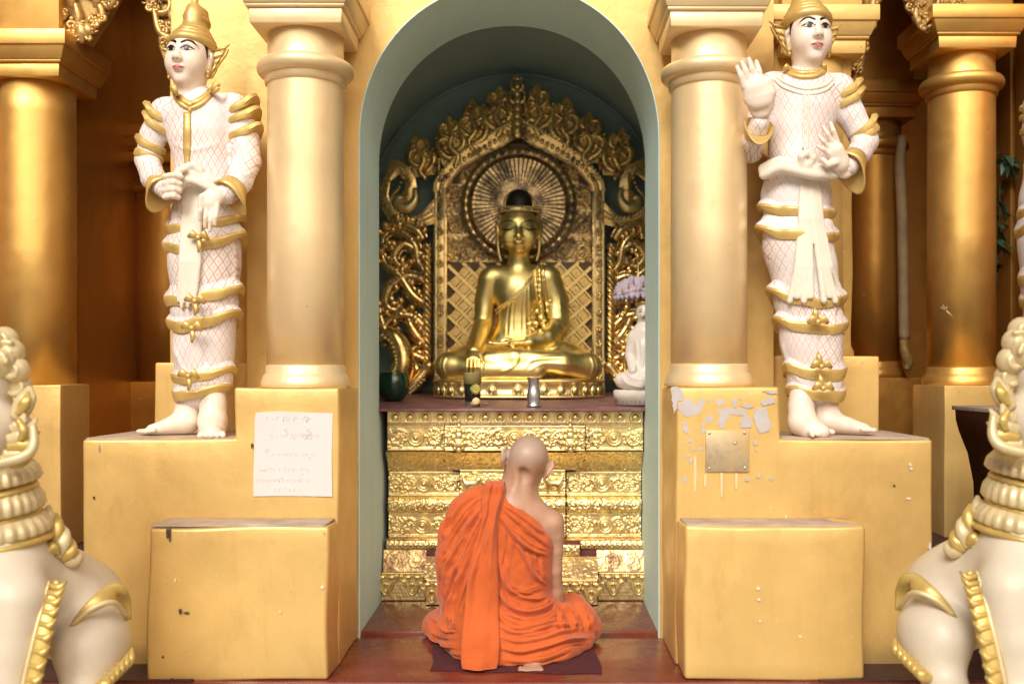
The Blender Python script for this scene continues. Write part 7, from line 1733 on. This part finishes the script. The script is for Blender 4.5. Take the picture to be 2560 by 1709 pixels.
spandrel([(60, -150), (330, -150), (295, -10), (268, 40), (240, 80), (222, 108), (190, 100), (150, 60), (80, 20)], 4.06, [([(155, -10), (150, 40), (165, 82), (184, 70), (180, 48)], R1), ([(190, 10), (198, 50), (185, 80)], R1), ([(205, -20), (240, 0), (258, 40), (240, 62), (225, 45)], R1), ([(270, -40), (290, -10), (275, 20), (258, 8)], R1), ([(140, -40), (160, -20), (155, 10)], R1)], 'carved scroll spandrel above the far left column', [((205, 110), (200, 40), .022), ((222, 95), (214, 50), .02), ((238, 20), (246, -30), .02), ((180, 20), (176, -30), .02)])
spandrel([(355, -150), (480, -150), (470, 250), (440, 200), (418, 150), (402, 90), (380, 40), (362, 0)], 4.16, [([(372, -20), (392, 30), (420, 30), (425, 5), (405, -2)], R1), ([(385, 20), (400, 80), (430, 95), (440, 70), (424, 60)], R1), ([(402, 80), (412, 130), (440, 150), (450, 130)], R1), ([(415, 140), (428, 180), (448, 200)], R1), ([(425, 170), (440, 215), (462, 240)], R1)], 'carved scroll spandrel behind the left guardian statue head', [((440, 60), (420, 20), .02), ((450, 120), (430, 85), .02), ((458, 190), (438, 150), .018)])
spandrel([(2040, -150), (2210, -150), (2196, -20), (2186, 40), (2172, 90), (2160, 140), (2140, 200), (2118, 210), (2120, 60)], 4.02, [([(2105, -20), (2130, 10), (2150, 45), (2135, 60), (2124, 44)], R1), ([(2160, -30), (2180, 0), (2175, 40), (2158, 30)], R1), ([(2185, -40), (2192, 0), (2180, 50)], R1), ([(2168, 50), (2160, 100), (2150, 130)], R1), ([(2155, 130), (2146, 170), (2132, 205)], R1)], 'carved spandrel hanging behind the right guardian statue head', [((2120, 30), (2110, -30), .02), ((2148, 90), (2138, 50), .018), ((2170, 20), (2166, -30), .02)])
spandrel([(2250, -150), (2420, -150), (2400, 20), (2362, 60), (2318, 85), (2300, 70), (2290, 40), (2272, 15), (2262, -20)], 4.36, [([(2345, -20), (2340, 20), (2310, 38), (2295, 20), (2312, 8)], R1), ([(2355, 10), (2345, 40), (2315, 50)], R1), ([(2275, -30), (2285, 5), (2300, 30)], R1), ([(2290, 20), (2288, 45), (2300, 60), (2310, 50)], R1), ([(2360, 30), (2335, 60), (2305, 75)], R1)], 'carved scroll spandrel beside the right edge column capital', [((2300, 72), (2292, 30), .018), ((2320, 50), (2345, 5), .02), ((2272, 10), (2262, -40), .018)])

# ================================================================ odds and ends on the right
WOODP = simple('pale_weathered_post', (.27, .18, .095), .8, .1, .3, 9, .6, 30, .004, streak=.5)
P = [ps(2256, 340, 4.92), ps(2250, 420, 4.92), ps(2256, 560, 4.92), ps(2259, 760, 4.92), ps(2261, 848, 4.92)]; m = MB(); m.tube(bez(P, 30), [.022, .026, .027, .026, .026], 12); 
po = thing('wooden_post', 'pale weathered pole leaning between the two right columns', 'post', ps(2262, 920, 4.92)); m.build('pole', WOODP, po)
m = MB(); m.tube(bez([ps(2258, 848, 4.9), ps(2262, 880, 4.9), ps(2272, 905, 4.9), ps(2266, 925, 4.9)], 14), [.016, .024, .024, .012], 9); m.build('split_foot', simple('split_gold_wood', (.28, .18, .05), .7, .2, .4, 30, .8, 60, .004), po)
DWOOD = simple('dark_red_wood', (.04, .015, .006), .6, 0, .3, 8, .3, 30, .002, spec=.12, dirt=(.3, .24, .2), dirt_scale=10, dirt_lo=.66, dirt_hi=.8)
st = thing('wooden_stand', 'dark brown wooden stand with flared side behind the right lion', 'stand', ps(2480, 1400, 3.55) * (1, 1, 0) + (0, 0, .0))
yy = 3.42
prof = [(2490, 1030), (2664, 1036), (2884, 1036), (2884, 1640), (2544, 1640), (2544, 1340), (2540, 1230), (2524, 1150), (2500, 1090), (2492, 1060)]
Pp = [ps(u, v, yy) for u, v in prof]; Pp = [(p[0], p[2]) for p in Pp]; m = MB(); m.prism(Pp[::-1], yy, yy + .34); m.build('cabinet', DWOOD, st, .006)
m = MB(); a, b_ = ps(2488, 1030, yy), ps(2884, 1030, yy); m.box(a[0], b_[0], yy - .012, yy + .36, a[2] - .004, a[2] + .012); m.build('dusty_top_board', simple('dusty_board', (.30, .25, .21), .85, 0, .3, 14, .5, 60, .003), st, .003)
m = MB(); m.tube([ps(2505, 1044, yy - .002), ps(2506, 1055, yy - .002)], .0022, 5); m.tube([ps(2516, 1040, yy - .002), ps(2517, 1058, yy - .002)], .002, 5); m.tube([ps(2517, 1058, yy - .002), ps(2522, 1070, yy - .002)], .0015, 5); tag(m.build('candle_drip', WHITE, st), kind='stuff')
# climbing plant
LEAFG = simple('dark_green_leaf', (.028, .07, .035), .4, 0, .35, 30, .3, 60, .001); STEM = simple('plant_stem', (.07, .05, .02), .7)
pl_ = thing('climbing_plant', 'dark green leafy plant growing beside the right edge column', 'plant', ps(2495, 700, 4.72))
lm = MB(); G = []
for i in range(9):
    f_ = i / 8; w_ = .5 * math.sin(PI * f_ ** .75) * .42; G.append([(-w_, 0, 0 + .06 * abs(w_) * 4), (-w_ * .5, 0, .0), (0, 0, -.02), (w_ * .5, 0, 0), (w_, 0, .06 * abs(w_) * 4)]); G[-1] = [(x, f_, z - .35 * f_ * f_) for x, _, z in G[-1]]
lm.grid(np.array(G), True); lme = lm.mesh('leaf'); lme.materials.append(LEAFG); rp = random.Random(5)
def leaf_at(u, v, Y, size, yaw, pitch, roll=0): o = link('leaf', lme, None, pl_, Vector(ps(u, v, Y)) - Vector(origin(pl_))); o.rotation_euler = (pitch, roll, yaw); o.scale = (size,) * 3
base = ps(2506, 398, 4.60)
for k, (yaw, pit, sz, rl) in enumerate(((95, -10, .11, .4), (-85, 10, .10, -.5), (-110, -15, .12, .3), (-75, -35, .10, 0), (70, -45, .09, .2), (110, 5, .10, -.3), (-95, 25, .09, .6), (85, 30, .08, -.4), (-60, -60, .10, 0), (180, -30, .08, 0), (-140, -20, .09, .3), (140, -40, .09, -.2))): leaf_at(2505 + rp.uniform(-12, 16), 398 + rp.uniform(-14, 14), 4.58 + rp.uniform(-.03, .03), sz, R(yaw), R(pit), rl)
for i in range(34):
    v = 420 + i * 7.5; leaf_at(2496 + rp.uniform(-8, 16), v, 4.64 + rp.uniform(-.03, .03), rp.uniform(.05, .085), rp.uniform(0, 6.3), R(rp.uniform(-70, 10)), rp.uniform(-.6, .6))
m = MB(); m.tube(bez([ps(2492, 720, 4.68), ps(2498, 560, 4.66), ps(2500, 450, 4.63), ps(2506, 395, 4.60)], 20), [.006, .005, .004, .003], 6); m.build('stem', STEM, pl_)
sprig = thing('dried_sprig', 'tiny dried sprig stuck on the right edge column', 'sprig', ps(2365, 776, 4.34)); m = MB()
for d_ in ((-14, -8), (-8, -14), (2, -10), (18, 16)): m.tube([ps(2365, 776, 4.345), ps(2365 + d_[0], 776 + d_[1], 4.335)], [.004, .0015], 5)
m.build('twigs', simple('straw_twig', (.6, .45, .25), .7), sprig)

# third guardian, almost wholly outside the frame on the right
D3 = copy_tree(DL); D3.location = (1.965, 3.62, .885); D3.rotation_euler = (0, 0, R(82)); D3.scale = (.95,) * 3
D3['label'] = 'guardian statue on the dark wooden stand cut off by the right frame edge'
